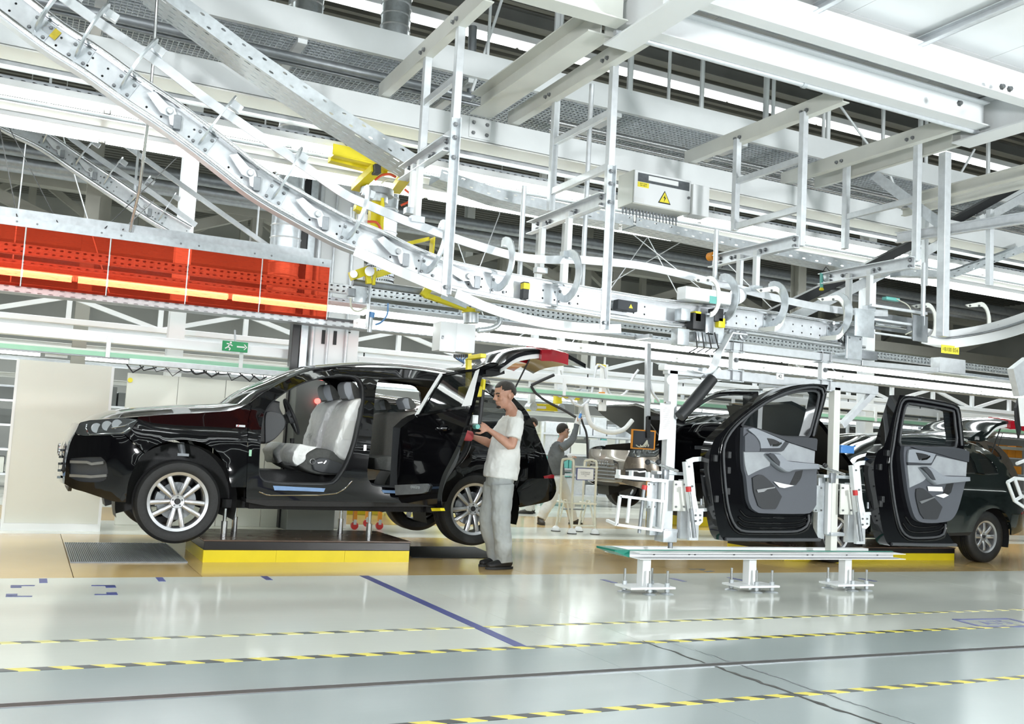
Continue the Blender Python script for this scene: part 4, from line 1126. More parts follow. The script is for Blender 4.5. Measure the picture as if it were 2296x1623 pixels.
a, b = xline((1480, 95), (2120, 285), 6.02)
pz = PZ(1800, 191, ZK + .02)
ob('sprinkler_pipe', MB().tube([(kx1 - .1, pz.y + .06, pz.z + .04), (kx2 - .05, pz.y + .06, pz.z + .04)], .024, 12), 'galv_light', mz, 60)
for px, py in ((1820, 192),):
    p = PZ(px, py, ZK + .02); ob('pipe_clamp', MB().tube([(p.x - .02, pz.y + .06, pz.z + .04), (p.x + .02, pz.y + .06, pz.z + .04)], .032, 12), 'galv', mz, 60)
bolts(mz, [PZ(px, py, ZK + .05) for px, py in ((2245, 195), (2262, 200), (2150, 232))], 1, 1.3)

# ---- hanging rods and sway wires
def rod(label, a, b, Y, r, m='white_steel', Y2=None, grp='thin vertical hanger rods beneath the roof'):
    p, q = PY(*a, Y), PY(*b, Y2 or Y)
    return ob('hanger_rod', MB().tube([p, q], r, 6), m, label=label, cat='rod', group=grp, smooth=60)
for px, y0, y1, w in ((1244, 0, 160, .030), (1254, 0, 165, .022), (1410, 110, 240, .035), (1497, 105, 262, .020), (1571, 130, 282, .028), (1715, 150, 320, .036), (1731, 160, 330, .024), (1845, 240, 350, .022), (1855, 250, 356, .030), (1980, 240, 300, .026), (2062, 250, 440, .034), (2075, 260, 440, .026), (2215, 330, 420, .030), (1092, 0, 150, .016)):
    pq = PY(px, y1, yw0 - .03)
    ob('hanger_rod', MB().tube([(pq.x, pq.y, 8.2), (pq.x, pq.y, ZW + .22)], w, 6), 'white_steel', label='white hanger rod dropping from the roof to the walkway', cat='rod', group='thin vertical hanger rods beneath the roof', smooth=60)
for a, b in (((1125, 0), (1058, 205)), ((2185, 335), (2130, 430)), ((1880, 232), (1965, 350)), ((1985, 365), (2018, 450))):
    ob('sway_rod', MB().tube([PY(*a, yw0), PY(*b, yw0)], .016, 6), 'white_steel', wk, 60)
CONDUITS = []
for px, y0, y1 in ((1168, 415, 640), (1310, 185, 640), (1605, 515, 700), (2075, 590, 700)):
    CONDUITS.append((px, y0, y1))
wt = PY(353, -45, 7.56)
w = ob('hanging_wire', MB().tube([V((wt.x, wt.y, 8.2)), wt, PY(352, 0, 7.56), PY(345, 120, 7.58), PY(331, 280, 7.75), PY(312, 430, 8.2), PY(296, 495, 8.48), PY(292, 519, 8.552)], .012, 8), 'steel', smooth=60, label='bent steel rod holding up the red panel rail', cat='rod')
# ------------------------------------------------------------------ lamp rows, trays, red panels
def slot_rail(name, parent, x0, x1, y, z0, z1, pitch, hole, m='galv', rows=1):
    n = max(2, int((x1 - x0) / pitch)); us = [x0 + (x1 - x0) * i / n for i in range(n + 1)]
    vs = [z0 + (z1 - z0) * j / rows for j in range(rows + 1)]
    mb = holed(lambda u, v: V((u, y, v)), us, vs, lambda i, j: hole)
    mb.box(((x0 + x1) / 2, y + .04, z1), (x1 - x0, .08, .003)); mb.box(((x0 + x1) / 2, y + .04, z0), (x1 - x0, .08, .003)); mb.box(((x0 + x1) / 2, y + .08, (z0 + z1) / 2), (x1 - x0, .003, z1 - z0))
    return ob(name, mb, m, parent, 0)
def lamp_row(label, pa, pb, Y, x0, x1, tube_len=1.5, housing=.10, m='tube_white', r=.019, rail=True, hs=.07, ngap=.06):
    a, b = xline(pa, pb, Y)
    rt = root('lamp_row', label, 'lamp', ((x0 + x1) / 2, Y, a.z))
    ob('lamp_housing', MB().box(((x0 + x1) / 2, Y, a.z + hs / 2 + .03), (x1 - x0, housing, hs)), 'white_sheet', rt, 0, .006)
    n = max(1, int((x1 - x0) / tube_len)); L = (x1 - x0) / n
    tm = mesh_of('fluorescent_tube', MB().tube([(-L / 2 + ngap / 2, 0, 0), (L / 2 - ngap / 2, 0, 0)], r, 10), m, 60)
    for i in range(n): ob('fluorescent_tube', tm, None, rt, mw=Matrix.Translation((x0 + L * (i + .5), Y - .01, a.z)))
    sk = mesh_of('tube_socket', MB().box((0, 0, .01), (ngap * .7, .05, .06)), 'white_sheet', 0)
    for i in range(n + 1): ob('tube_socket', sk, None, rt, mw=Matrix.Translation((x0 + L * i, Y, a.z)))
    if rail: slot_rail('slotted_rail', rt, x0, x1, Y + .05, a.z + hs + .05, a.z + hs + .095, .085, (.45, .25))
    return rt, a.z
# bright trough rows over the left part, continuing across
lamp_row('overhead lamp row running under the pale grey beam above the yellow arm', (0, 200), (700, 335), 8.95, XA, 16, 1.5, .16, r=.03, hs=.06)
lamp_row('overhead lamp row next to the wide white trough behind the conveyor track', (0, 262), (740, 412), 9.45, XA, 16, 1.5, .30, r=.035, hs=.05, rail=False)
ob('light_trough', MB().chan((XA, 9.20, PY(0, 236, 9.2).z), (16, 9.20, PY(0, 236, 9.2).z), .05, .22, .01), 'white_sheet', smooth=0, label='wide white trough between two overhead lamp rows', cat='trough')
lr, zlr = lamp_row('long lamp row seen glowing through the red panels and behind the door carrier', (750, 692), (2296, 871), 10.9, XA, 22, 1.5, .22, r=.034, hs=.05)
slot_rail('cable_tray', lr, XA, 22, 10.6, PY(1300, 722, 10.6).z, PY(1300, 704, 10.6).z, .07, (.5, .4), 'galv', 2)
lamp_row('second long lamp row just below the row behind the red panels', (1000, 738), (2296, 902), 11.3, 3.4, 22, 1.5, .20, m='tube_dim', r=.02, hs=.05, rail=False)
tr = ob('cable_tray', MB().chan((XA, 11.9, PY(0, 647, 11.9).z), (22, 11.9, PY(0, 647, 11.9).z), .10, .25, .004), 'galv_dark', smooth=0, label='long grey slotted cable tray below the red panels', cat='cable tray')
slot_rail('slotted_side', tr, XA, 22, 11.88, PY(0, 655, 11.9).z, PY(0, 634, 11.9).z, .11, (.5, .35), 'galv', 2)
lamp_row('lamp row along the roof beneath the corrugated deck', (1420, 165), (2296, 396), 12.0, XA, 24, 1.8, .24, r=.045, hs=.09, rail=False)
# white beam with green strip behind the front car
a, b = xline((0, 735), (657, 796), 13.2)
wb_ = ob('assembly_rail', MB().box(((XA + 24) / 2, 13.2, a.z), (24 - XA, .16, .13)), 'white_sheet', smooth=0, bevel=.01, label='white overhead rail above the green striped beam behind the cars', cat='rail')
a, b = xline((0, 770), (657, 830), 13.0)
gb = ob('assembly_rail', MB().box(((XA + 24) / 2, 13.0, a.z), (24 - XA, .10, .07)), 'cream_steel', smooth=0, bevel=.006, label='cream overhead rail with pale green strip behind the cars', cat='rail')
ob('green_strip', MB().box(((XA + 24) / 2, 12.945, a.z - .015), (24 - XA, .012, .055)), 'green_strip', gb, 0)
ob('rail_underside', MB().box(((XA + 24) / 2, 13.0, a.z - .05), (24 - XA, .10, .02)), 'galv_dark', gb, 0)
x = -4.0
while x < 16:
    ob('rail_hanger', MB().box((x, 12.94, a.z + .08), (.05, .03, .26)), 'white_sheet', gb, 0); x += 1.6
lamp_row('far lamp row beyond the bronze car', (1300, 905), (2296, 975), 17.5, 2, 26, 1.6, .14, r=.03, hs=.05, rail=False)
lamp_row('far lamp row above the white cabinets', (60, 795), (600, 835), 18.5, -8, 12, 1.6, .14, r=.03, hs=.05, rail=False, ngap=.5)

# red acrylic panels on a grey angle rail
m = bpy.data.materials.new('red_acrylic'); m.use_nodes = True; nt = m.node_tree; pb = nt.nodes['Principled BSDF']
pb.inputs['Base Color'].default_value = (0.55, 0.08, 0.05, 1); pb.inputs['Roughness'].default_value = 0.10; pb.inputs['Coat Weight'].default_value = 0.3
tb = nt.nodes.new('ShaderNodeBsdfTransparent'); tb.inputs[0].default_value = (1.0, 0.35, 0.23, 1)
tl_ = nt.nodes.new('ShaderNodeBsdfTranslucent'); tl_.inputs[0].default_value = (0.8, 0.12, 0.06, 1)
tcn = nt.nodes.new('ShaderNodeTexCoord'); mpn = nt.nodes.new('ShaderNodeMapping'); mpn.inputs['Scale'].default_value = (3, 3, 26); mpn.inputs['Rotation'].default_value = (0, .5, 0)
nz = nt.nodes.new('ShaderNodeTexNoise'); nz.inputs['Scale'].default_value = 6; nz.inputs['Detail'].default_value = 8
nt.links.new(tcn.outputs['Object'], mpn.inputs[0]); nt.links.new(mpn.outputs[0], nz.inputs['Vector'])
mr = nt.nodes.new('ShaderNodeMapRange'); mr.inputs['From Min'].default_value = .55; mr.inputs['From Max'].default_value = .75; mr.inputs['To Min'].default_value = .12; mr.inputs['To Max'].default_value = .36
nt.links.new(nz.outputs['Fac'], mr.inputs[0])
mx0 = nt.nodes.new('ShaderNodeMixShader'); mx0.inputs[0].default_value = .45
nt.links.new(pb.outputs[0], mx0.inputs[1]); nt.links.new(tl_.outputs[0], mx0.inputs[2])
mx = nt.nodes.new('ShaderNodeMixShader'); nt.links.new(mr.outputs[0], mx.inputs[0]); nt.links.new(tb.outputs[0], mx.inputs[1]); nt.links.new(mx0.outputs[0], mx.inputs[2])
nt.links.new(mx.outputs[0], nt.nodes['Material Output'].inputs[0]); MATS['red_acrylic'] = m
YR = 8.55
rt = root('red_panel_screen', 'row of red transparent acrylic panels hanging from a grey rail', 'screen', PY(300, 620, YR))
zt_, zb_ = (PY(0, 504, YR).z + PY(745, 599, YR).z) / 2, (PY(0, 638, YR).z + PY(737, 716, YR).z) / 2
xs = [PY(px, 580, YR).x for px in (-320, -140, 52, 245, 423, 589, 742)]
for a, b in zip(xs, xs[1:]):
    ob('acrylic_panel', MB().box(((a + b) / 2, YR, (zt_ + zb_) / 2), (b - a - .012, .006, zt_ - zb_)), 'red_acrylic', rt, 0)
    ob('panel_edge', MB().box((b - .002, YR, (zt_ + zb_) / 2), (.006, .008, zt_ - zb_)), 'white_print', rt, 0)
za = zt_ + .045
rl = ob('panel_rail', MB().box(((xs[0] + xs[-1]) / 2, YR - .008, za - .01), (xs[-1] - xs[0] + .01, .006, .07)).box(((xs[0] + xs[-1]) / 2, YR + .06, za + .055), (xs[-1] - xs[0] - .35, .006, .10)), 'galv', rt, 0)
for a, b in zip(xs, xs[1:]):
    for f in (.12, .88): bolts(rl, [(a + (b - a) * f, YR - .010, za - .01)], -1, .45)
for px0, py0, px1, py1 in ((38, 485, 0, 290), (130, 500, 20, 285), (235, 512, 420, 330), (275, 515, 345, 450)):
    ob('brace_wire', MB().tube([PY(px0, py0, YR + .03), PY(px1, py1, YR + 1.2)], .004, 5), 'cable_black', rt)

# ---- perforated cable trays
def tray(label, path, w, h, pitch=.09, rows=4, m='galv', face=True):
    # path of world points; bottom sheet slotted, side flange slotted
    rt = root('cable_tray', label, 'cable tray', path[0])
    P = [V(p) for p in path]; L = [0]
    for a, b in zip(P, P[1:]): L.append(L[-1] + (b - a).length)
    def at(s):
        k = 0
        while k < len(L) - 2 and L[k + 1] < s: k += 1
        t = (s - L[k]) / max(1e-6, L[k + 1] - L[k]); return P[k].lerp(P[k + 1], t), (P[k + 1] - P[k]).normalized()
    n = int(L[-1] / pitch); us = [L[-1] * i / n for i in range(n + 1)]
    def bot(u, v):
        p, d = at(u); return p + V((0, 1, 0)) * v
    def side(u, v):
        p, d = at(u); nn = d.cross(V((0, 1, 0))); nn = -nn if nn.z < 0 else nn; return p + nn * v
    ob('tray_floor', holed(bot, us, [w * j / rows for j in range(rows + 1)], lambda i, j: (.68, .20)), m, rt, 0)
    ob('tray_side', holed(side, us, [h * j / 2 for j in range(3)], lambda i, j: (.45, .30) if (i + j) % 2 else None), m, rt, 0)
    def side2(u, v): return side(u, v) + V((0, w, 0))
    ob('tray_side', holed(side2, us[::4] + [us[-1]], [0, h], lambda i, j: None), m, rt, 0)
    return rt
Yt = 8.05
tray('slotted cable tray sloping down beside the hanger frame towards the yellow arm', [PY(x, y, Yt - .4) for x, y in ((330, -30), (530, 118), (740, 262), (945, 388))], .34, .12)
tray('slotted cable tray falling gently behind the hanger frames to the control cabinet', [PY(x, y, Yt) for x, y in ((985, 402), (1120, 448), (1290, 486), (1420, 506))], .26, .10)
tray('slotted cable tray running level below the control cabinet', [PY(x, y, Yt) for x, y in ((1426, 507), (1640, 552), (1990, 620))], .26, .09)
tray('slotted cable tray climbing beside the black climbing rail', [PY(x, y, Yt) for x, y in ((2020, 618), (2140, 622), (2310, 560))], .16, .08)
# ------------------------------------------------------------------ conveyor track with hooks
YT = 7.10
def make_track(label, pts, Y, web, nhole, hooks, latches, guard=None, rail_r=.016, m_web='galv_light', lip=.05, hook_s=1.0, x_rows=2):
    path = catmull([PY(x, y, Y) for x, y in pts], 5)
    path = resample(path, max(20, int(sum((b - a).length for a, b in zip(path, path[1:])) / .055)))
    n = len(path)
    T_ = [(path[min(i + 1, n - 1)] - path[max(i - 1, 0)]).normalized() for i in range(n)]
    N_ = [V((-t.z, 0, t.x)) for t in T_]
    rt = root('conveyor_track', label, 'conveyor', path[n // 2])
    idx = list(range(n))
    def F(u, v):
        i = min(n - 2, int(u)); t = u - i
        return path[i].lerp(path[i + 1], t) + N_[i].lerp(N_[i + 1], t) * v
    vs = [-web / 2, -web * .30, -web * .10, web * .10, web * .30, web / 2]
    def cells(i, j):
        if j == 1: return (.30, .52) if i % 2 == 0 and (i // 2) % 6 < 4 else None
        if j == 3: return (.30, .52) if i % 2 == 0 and (i // 2) % 6 < 4 else None
        return None
    w = ob('web_plate', holed(F, idx, vs, cells), m_web, rt, 0)
    ob('web_back', MB().loft([[path[i] + N_[i] * (-web / 2) + V((0, .07, 0)), path[i] + N_[i] * (web / 2) + V((0, .07, 0))] for i in idx], False, False), 'galv_dark', rt, 0)
    for s in (-1, 1):
        c = [path[i] + N_[i] * (s * (web / 2 + .012)) + V((0, -lip * .3, 0)) for i in idx]
        ob('running_rail', MB().sweep([(-lip * .2, -.014), (lip, -.014), (lip * 1.1, 0), (lip, .014), (-lip * .2, .014)] if True else [], [p for p in c], up=(0, 0, 1)), 'steel', rt, 50)
        c2_ = [p + N_[i] * (s * .020) + V((0, .02, 0)) for i, p in enumerate(c)]
        ob('flange', MB().sweep([(-.05, -.005), (.05, -.005), (.05, .005), (-.05, .005)], c2_), 'galv_light', rt, 50)
    def near(px, py):
        d = PY(px, py, Y); return min(range(n), key=lambda i: (path[i] - d).length)
    for px, py in hooks:
        i = near(px, py); o, t, nn = path[i], T_[i], N_[i]
        R = .172 * hook_s; arc = []
        for k in range(13):
            a = math.radians(-100 + 195 * k / 12)
            arc.append(o + V((0, -.03 - R * 1.15 * math.cos(a), 0)) + nn * (R * 1.02 + R * 1.12 * math.sin(a)))
        pf = [(-.035, -.007), (.035, -.007), (.035, .007), (-.035, .007)]
        rings = []
        for k, p in enumerate(arc):
            d = (arc[min(k + 1, 12)] - arc[max(k - 1, 0)]).normalized(); rad = t.cross(d).normalized()
            wdt = .028 + .016 * math.sin(PI * k / 12)
            rings.append([p + t * a - rad * b for a, b in ((-.006, -wdt), (.006, -wdt), (.006, wdt), (-.006, wdt))])
        hk = ob('hook', MB().loft(rings), 'galv', rt, 50)
        bp = MB(); Rm = frame(o + V((0, -.012, 0)), t, (0, -1, 0))
        bp.box(o + t * .01 + V((0, -.008, 0)), (.13, .010, web * .86), Matrix(((t.x, 0, nn.x), (0, 1, 0), (t.z, 0, nn.z))))
        b_ = ob('hook_plate', bp, 'galv', hk, 0)
        bolts(b_, [o + t * a + nn * b + V((0, -.014, 0)) for a in (-.045, .055) for b in (-web * .26, web * .26)], -1, .7)
        tp = o + nn * (R * 2.05) + V((0, -.02, 0))
        ob('hook_lug', MB().box(tp + t * .04, (.09, .05, .06), Matrix(((t.x, 0, nn.x), (0, 1, 0), (t.z, 0, nn.z)))), 'galv_light', hk, 0, .003)
    for px, py in latches:
        i = near(px, py); o, t, nn = path[i], T_[i], N_[i]
        e = lambda a, b, y=0: o + t * a * .62 + nn * (b * .8 + .01) + V((0, -.05 + y, 0))
        lt_ = ob('latch', MB().prism([e(-.30, .03), (e(-.24, .085)), e(-.05, .05), e(.02, .06), e(.07, .03), e(.10, -.04), e(.12, -.08), e(.08, -.085), e(.02, -.03), e(-.06, -.045), e(-.18, -.01)], (0, .012, 0)), 'galv_light', rt, 0)
        ob('latch_pin', MB().lathe([(0, -.02), (.020, -.02), (.026, -.008), (.026, .01)], 14, Matrix.Translation(e(0, .01)) @ Matrix.Rotation(-PI / 2, 4, 'X')), 'steel', lt_)
        ob('latch_block', MB().box(e(.13, -.03, .02), (.05, .05, .10)), 'galv_dark', lt_, 0, .004)
    if guard:
        gp = catmull([PY(x, y, Y) for x, y in guard], 6)
        ob('guard_bar', MB().sweep([(-.006, -.034), (.006, -.034), (.006, .034), (-.006, .034)], gp), 'galv_light', rt, 40)
    return rt
track_px = [(-90, -68), (-30, -28), (35, 21), (122, 87), (209, 143), (296, 206), (384, 265), (488, 343), (575, 411), (663, 464), (767, 520), (839, 548), (909, 582), (996, 615), (1084, 635), (1171, 652), (1258, 666), (1397, 689), (1498, 703), (1610, 712), (1705, 724), (1810, 740), (1930, 758)]
guard_px = [(90, -45), (150, 0), (244, 66), (349, 136), (453, 216), (558, 289), (663, 359), (767, 432), (819, 457), (909, 495), (979, 520), (1049, 544), (1118, 565), (1170, 577), (1223, 582), (1300, 582)]
hooks_px = [(85, 52), (178, 122), (272, 188), (448, 318), (617, 440), (785, 530), (955, 600), (1118, 642), (1268, 668), (1610, 712), (1722, 727), (1860, 748)]
latch_px = [(375, 262), (555, 392), (700, 488), (880, 567), (1050, 628)]
trk = make_track('perforated galvanised conveyor track curving down with hooks and a guard bar', track_px, YT, .165, 0, hooks_px, latch_px, guard_px)
gp = catmull([PY(x, y, YT) for x, y in ((1300, 582), (1450, 598), (1628, 640), (1723, 664), (1827, 687), (1914, 699), (1990, 702))], 6)
ob('guard_bar', MB().sweep([(-.006, -.034), (.006, -.034), (.006, .034), (-.006, .034)], gp), 'galv_light', trk, 40)
for pts in (((795, 562), (870, 597), (940, 627), (1006, 655)), ((1022, 658), (1100, 692), (1200, 720), (1300, 734), (1392, 737))):
    ob('guide_strip', MB().sweep([(-.005, -.038), (.005, -.038), (.005, .038), (-.005, .038)], catmull([PY(x, y, YT - .2) for x, y in pts], 6)), 'white_sheet', trk, 40)
for k, (px, y0, y1) in enumerate(CONDUITS):
    yc_ = YT + .086 if k < 3 else YT - .20
    a_, b_ = PY(px, y0, yc_), PY(px - 6, y1 + 30, yc_)
    ob('conduit_post', MB().tube([V((b_.x, yc_, a_.z)), b_], .022, 8), 'galv_light', smooth=60, label=['round grey conduit post at the yellow and black track sensor', 'tall round conduit post beside the hanger frame with long angle bar', 'round conduit post at the white motor drive unit', 'round conduit post against the steel switch unit'][k], cat='conduit')
st = PY(114, 66, YT)
i_ = V((0.82, 0, -.57))
sticker = ob('paper_sticker', MB().box(PY(114, 69, YT - .012), (.11, .002, .07), Matrix.Rotation(.55, 3, 'Y')), 'sticker_old', trk, 0)
sn = PY(1176, 652, YT - .06)
so = ob('sensor', MB().box(sn, (.055, .06, .14)), 'black_plastic', trk, 0, .006)
ob('sensor_face', MB().box(sn + V((0, -.01, .035)), (.058, .06, .05)), 'yellow_paint', so, 0, .004)
lb = PY(1402, 686, YT - .09)
bx_ = ob('junction_box', MB().box(lb, (.20, .08, .085), Matrix.Rotation(.02, 3, 'Y')), 'trim_dark', trk, 0, .006)
ob('warning_triangle', MB().prism([lb + V((a, -.042, b)) for a, b in ((.01, -.02), (.05, -.02), (.03, .015))], (0, .002, 0)), 'yellow_sticker', bx_, 0)
# climbing rail at the far end of the line and the curved labelled rail
cr = root('curved_rail', 'white curved rail with a yellow =B100 B56 label bending towards the lone post', 'rail', PY(2130, 790, YN))
cpath = catmull([PY(2068, 760, 7.0), PY(2120, 770, 6.85), PY(2180, 764, 6.65), PY(2240, 752, 6.4), PY(2300, 734, 6.1), PY(2380, 705, 5.7)], 6)
ob('rail_face', MB().sweep([(-.006, -.045), (.006, -.045), (.006, .045), (-.006, .045)], cpath), 'white_sheet', cr, 40)
ob('rail_face', MB().sweep([(-.05, -.004), (.05, -.004), (.05, .004), (-.05, .004)], [p + V((0, .03, .05)) for p in cpath]), 'galv_dark', cr, 40)
ob('rail_face', MB().sweep([(-.006, -.035), (.006, -.035), (.006, .035), (-.006, .035)], [p + V((0, .06, .10)) for p in cpath]), 'white_sheet', cr, 40)
c0 = PY(2128, 784, 6.80)
lbp = ob('rail_label', MB().box(c0 + V((0, -.012, 0)), (.225, .003, .082), Matrix.Rotation(-.10, 3, 'Z')), 'yellow_sticker', cr, 0)
text('label_lettering', '=B100 B56', .058, 'black_print', frame(c0 + V((0, -.0145, -.003)), (1, -.10, .0), (0, 0, 1)), lbp, .0004, sx=.78)
climb = [(1660, 735), (1760, 688), (1900, 620), (2050, 545), (2200, 462), (2320, 395)]
cl = root('climbing_rail', 'dark climbing rail rising past the lone post with a pale perforated side strip', 'rail', PY(1990, 590, 8.2))
ob('rail_body', MB().sweep([(-.05, -.05), (.05, -.05), (.05, .05), (-.05, .05)], [PY(x, y, 8.6) for x, y in climb]), 'black_plastic', cl, 0)
ob('rail_side', MB().sweep([(-.01, -.055), (.01, -.055), (.01, .055), (-.01, .055)], [PY(x, y + 33, 8.4) for x, y in climb[1:]]), 'galv_light', cl, 0)
for x, y in ((1762, 718), (2050, 576), (2200, 494)):
    ob('rail_clip', MB().box(PY(x, y, 8.375), (.09, .06, .14), Matrix.Rotation(-.5, 3, 'Y')), 'white_steel', cl, 0, .004)
trk2 = make_track('distant perforated conveyor track climbing behind the red panels', [(-30, 245), (20, 278), (100, 318), (180, 372), (260, 425), (340, 478), (420, 525)], 13.6, .17, 0, [(95, 318), (172, 368), (240, 412), (300, 450), (360, 492)], [(125, 335), (200, 385), (325, 470)], [(100, 262), (180, 325), (260, 380), (340, 432), (440, 505)])
srl = ob('strut_rail', MB().bar(PY(270, 318, 13.9), PY(610, 558, 13.9), .05, .06), 'galv_light', smooth=0, label='straight slotted strut on two drop rods behind the distant conveyor track', cat='strut')
for x, y in ((300, 339), (575, 533)):
    q_ = PY(x, y, 13.9); ob('drop_rod', MB().tube([q_, V((q_.x, 13.9, 8.2))], .014, 6), 'galv_light', srl, 60)
for x, y in ((100, 318), (300, 452)):
    q_ = PY(x, y, 13.66); ob('track_hanger', MB().tube([q_, V((q_.x, 13.66, 8.2))], .018, 6), 'galv_light', trk2, 60)

# ---- drive units on the track
du1 = root('track_drive_unit', 'white motor drive unit with teal tag clamped over the conveyor track', 'drive unit', PY(1590, 740, YT - .1))
def pbox(parent, name, px0, py0, px1, py1, Y, d, m, bev=.006, rot=None):
    a, b = PY(px0, py0, Y), PY(px1, py1, Y); c = (a + b) / 2; c.y = Y + d / 2
    return ob(name, MB().box(c, (abs(b.x - a.x), d, abs(a.z - b.z)), rot), m, parent, 0 if bev == 0 else 30, bev)
pbox(du1, 'motor_housing', 1538, 640, 1640, 684, YT - .20, .135, 'white_sheet', .012)
ob('motor_drum', MB().cyl(PY(1652, 664, YT - .19), PY(1656, 662, YT - .045), .072, 20), 'galv_light', du1, 50)
pbox(du1, 'teal_tag', 1592, 663, 1610, 682, YT - .204, .006, 'teal_plastic', 0)
for x0, y0, x1, y1, m in ((1555, 700, 1580, 740, 'black_plastic'), (1583, 705, 1600, 752, 'galv_dark'), (1603, 690, 1622, 722, 'black_plastic'), (1560, 742, 1610, 770, 'galv_dark'), (1560, 697, 1572, 722, 'yellow_paint'), (1528, 690, 1548, 720, 'galv'), (1520, 735, 1545, 775, 'galv'), (1612, 712, 1626, 735, 'yellow_paint')):
    pbox(du1, 'drive_block', x0, y0, x1, y1, YT - .16, .10, m, .005)
for k in range(4):
    a = PY(1560 + 14 * k, 745, YT - .2); b = PY(1545 + 18 * k, 790, YT - .15)
    ob('cable', MB().tube(catmull([a, (a + b) / 2 + V((.03, -.03, -.05)), b], 5), .006, 6), 'cable_black', du1)
sw = root('track_switch_unit', 'steel switch unit with open frame between hook and curved rail', 'switch unit', PY(2000, 720, YT))
pbox(sw, 'switch_plate', 1918, 690, 1960, 758, YT - .22, .012, 'galv', .002)
for y in (692, 722, 752): pbox(sw, 'switch_bar', 1955, y - 5, 2080, y + 8, YT - .20, .03, 'galv_light', .002)
pbox(sw, 'switch_plate', 2048, 705, 2080, 768, YT - .22, .012, 'galv_dark', .002)
pbox(sw, 'switch_back', 1960, 700, 2050, 750, YT + .05, .02, 'galv_dark', 0)
ob('switch_cylinder', MB().cyl(PY(1960, 726, YT - .12), PY(2030, 735, YT - .12), .02, 12), 'chrome', sw, 60)
ob('switch_cylinder', MB().cyl(PY(1870, 724, YT - .12), PY(1950, 722, YT - .12), .018, 12), 'chrome', sw, 60)
pbox(sw, 'switch_foot', 1932, 785, 1968, 808, YT - .05, .10, 'galv_dark', .004)
pbox(sw, 'teal_valve', 1988, 664, 2018, 676, YT - .1, .06, 'teal_plastic', .004)
ob('cable', MB().tube(catmull([PY(2010, 670, YT - .1), PY(2040, 690, YT - .15), PY(2050, 740, YT - .2), PY(2030, 750, YT - .2)], 6), .006, 6), 'cable_cream', sw)
# big open hooks on the far side of the drive unit
for i, (cx, cy, r_) in enumerate(((1742, 692, 40), (1880, 712, 40), (2085, 722, 34), (2205, 720, 34), (1598, 665, 36))):
    pts = []; yh = YT - (.204 if i == 4 else .16)
    for k in range(14):
        a = math.radians(100 - 190 * k / 13); pts.append(PY(cx + r_ * .55 * math.cos(a) - 6, cy - r_ * 1.12 * math.sin(a), yh))
    pts = [PY(cx - r_ * 1.1, cy - r_ * 1.0, yh)] + pts
    foot = {0: V((pts[-1].x - .05, YT + .002, pts[-1].z)), 1: V((pts[-1].x - .05, YT + .002, pts[-1].z))}.get(i)
    if i in (2, 3):
        near_ = min(cpath, key=lambda c_: abs(c_.x - pts[-1].x)); foot = near_ + V((0, .06, .10))
    if foot: pts += [pts[-1].lerp(foot, .5), foot]
    hk = ob('catch_hook', MB().sweep([(-.006, -.030), (.006, -.030), (.006, .030), (-.006, .030)], pts, up=(0, 0, 1)) if False else MB().loft([[p + (p - PY(cx, cy, yh)).normalized() * b + V((0, a, 0)) for a, b in ((-.006, -.024), (.006, -.024), (.006, .024), (-.006, .024))] for p in pts]), 'cream_steel', cr if i in (2, 3) else trk, 50)
    bolts(hk, [PY(cx - r_ * f, cy - r_ * 1.02, yh - .01) for f in (.9, .3)], -1, .6)
# ------------------------------------------------------------------ hall shell, trusses, column, ducts, partitions
ZR = 8.2
cl_ = MB()
cl_.box((6, 12, ZR + .06), (60, 44, .04))
y = 9.0
while y < 33:
    cl_.box((6, y, ZR), (60, .11, .08)); y += .25
ob('ceiling', cl_, 'roof_metal', smooth=0, label='dark corrugated metal roof deck of the hall', cat='ceiling', kind='structure')
mat('wall_grey', (0.42, 0.43, 0.41), 0.7, 0, 0.15, .6)
mat('wall_dim', (0.10, 0.105, 0.10), 0.7, 0, 0.3, .5)
for nm, c, s, mt_ in (('wall_back', (6, 33.5, 4.1), (60, .2, 8.3), 'wall_grey'), ('wall_front', (6, -9.8, 4.1), (60, .2, 8.3), 'wall_dim'), ('wall_left', (-23.8, 12, 4.1), (.2, 44, 8.3), 'wall_grey'), ('wall_right', (35.8, 12, 4.1), (.2, 44, 8.3), 'wall_grey')):
    ob(nm, MB().box(c, s), mt_, smooth=0, label='plain grey ' + nm.replace('_', ' ') + ' of the factory hall', cat='wall', kind='structure')
# trusses along the hall
def truss(label, Y, ztop, zbot, x0, x1, bay, r, m='truss_cream'):
    rt = root('roof_truss', label, 'truss', ((x0 + x1) / 2, Y, zbot))
    for z in (ztop, zbot): ob('chord', MB().bar((x0, Y, z), (x1, Y, z), r * 2, r * 2), m, rt, 0, .01)
    n = int((x1 - x0) / bay)
    for i in range(n):
        a = x0 + bay * i; b = a + bay
        ob('vertical', MB().bar((a, Y, zbot), (a, Y, ztop), r * 1.6, r * 1.6), m, rt, 0)
        p, q = ((a, Y, zbot), (b, Y, ztop)) if i % 2 else ((a, Y, ztop), (b, Y, zbot))
        ob('diagonal', MB().bar(p, q, r * 1.5, r * 1.5), m, rt, 0)
    return rt
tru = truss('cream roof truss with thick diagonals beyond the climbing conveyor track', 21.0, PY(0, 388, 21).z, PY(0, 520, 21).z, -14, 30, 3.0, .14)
truss('slimmer roof truss farther back under the corrugated deck', 27.0, 7.4, 5.6, -16, 34, 2.6, .11)
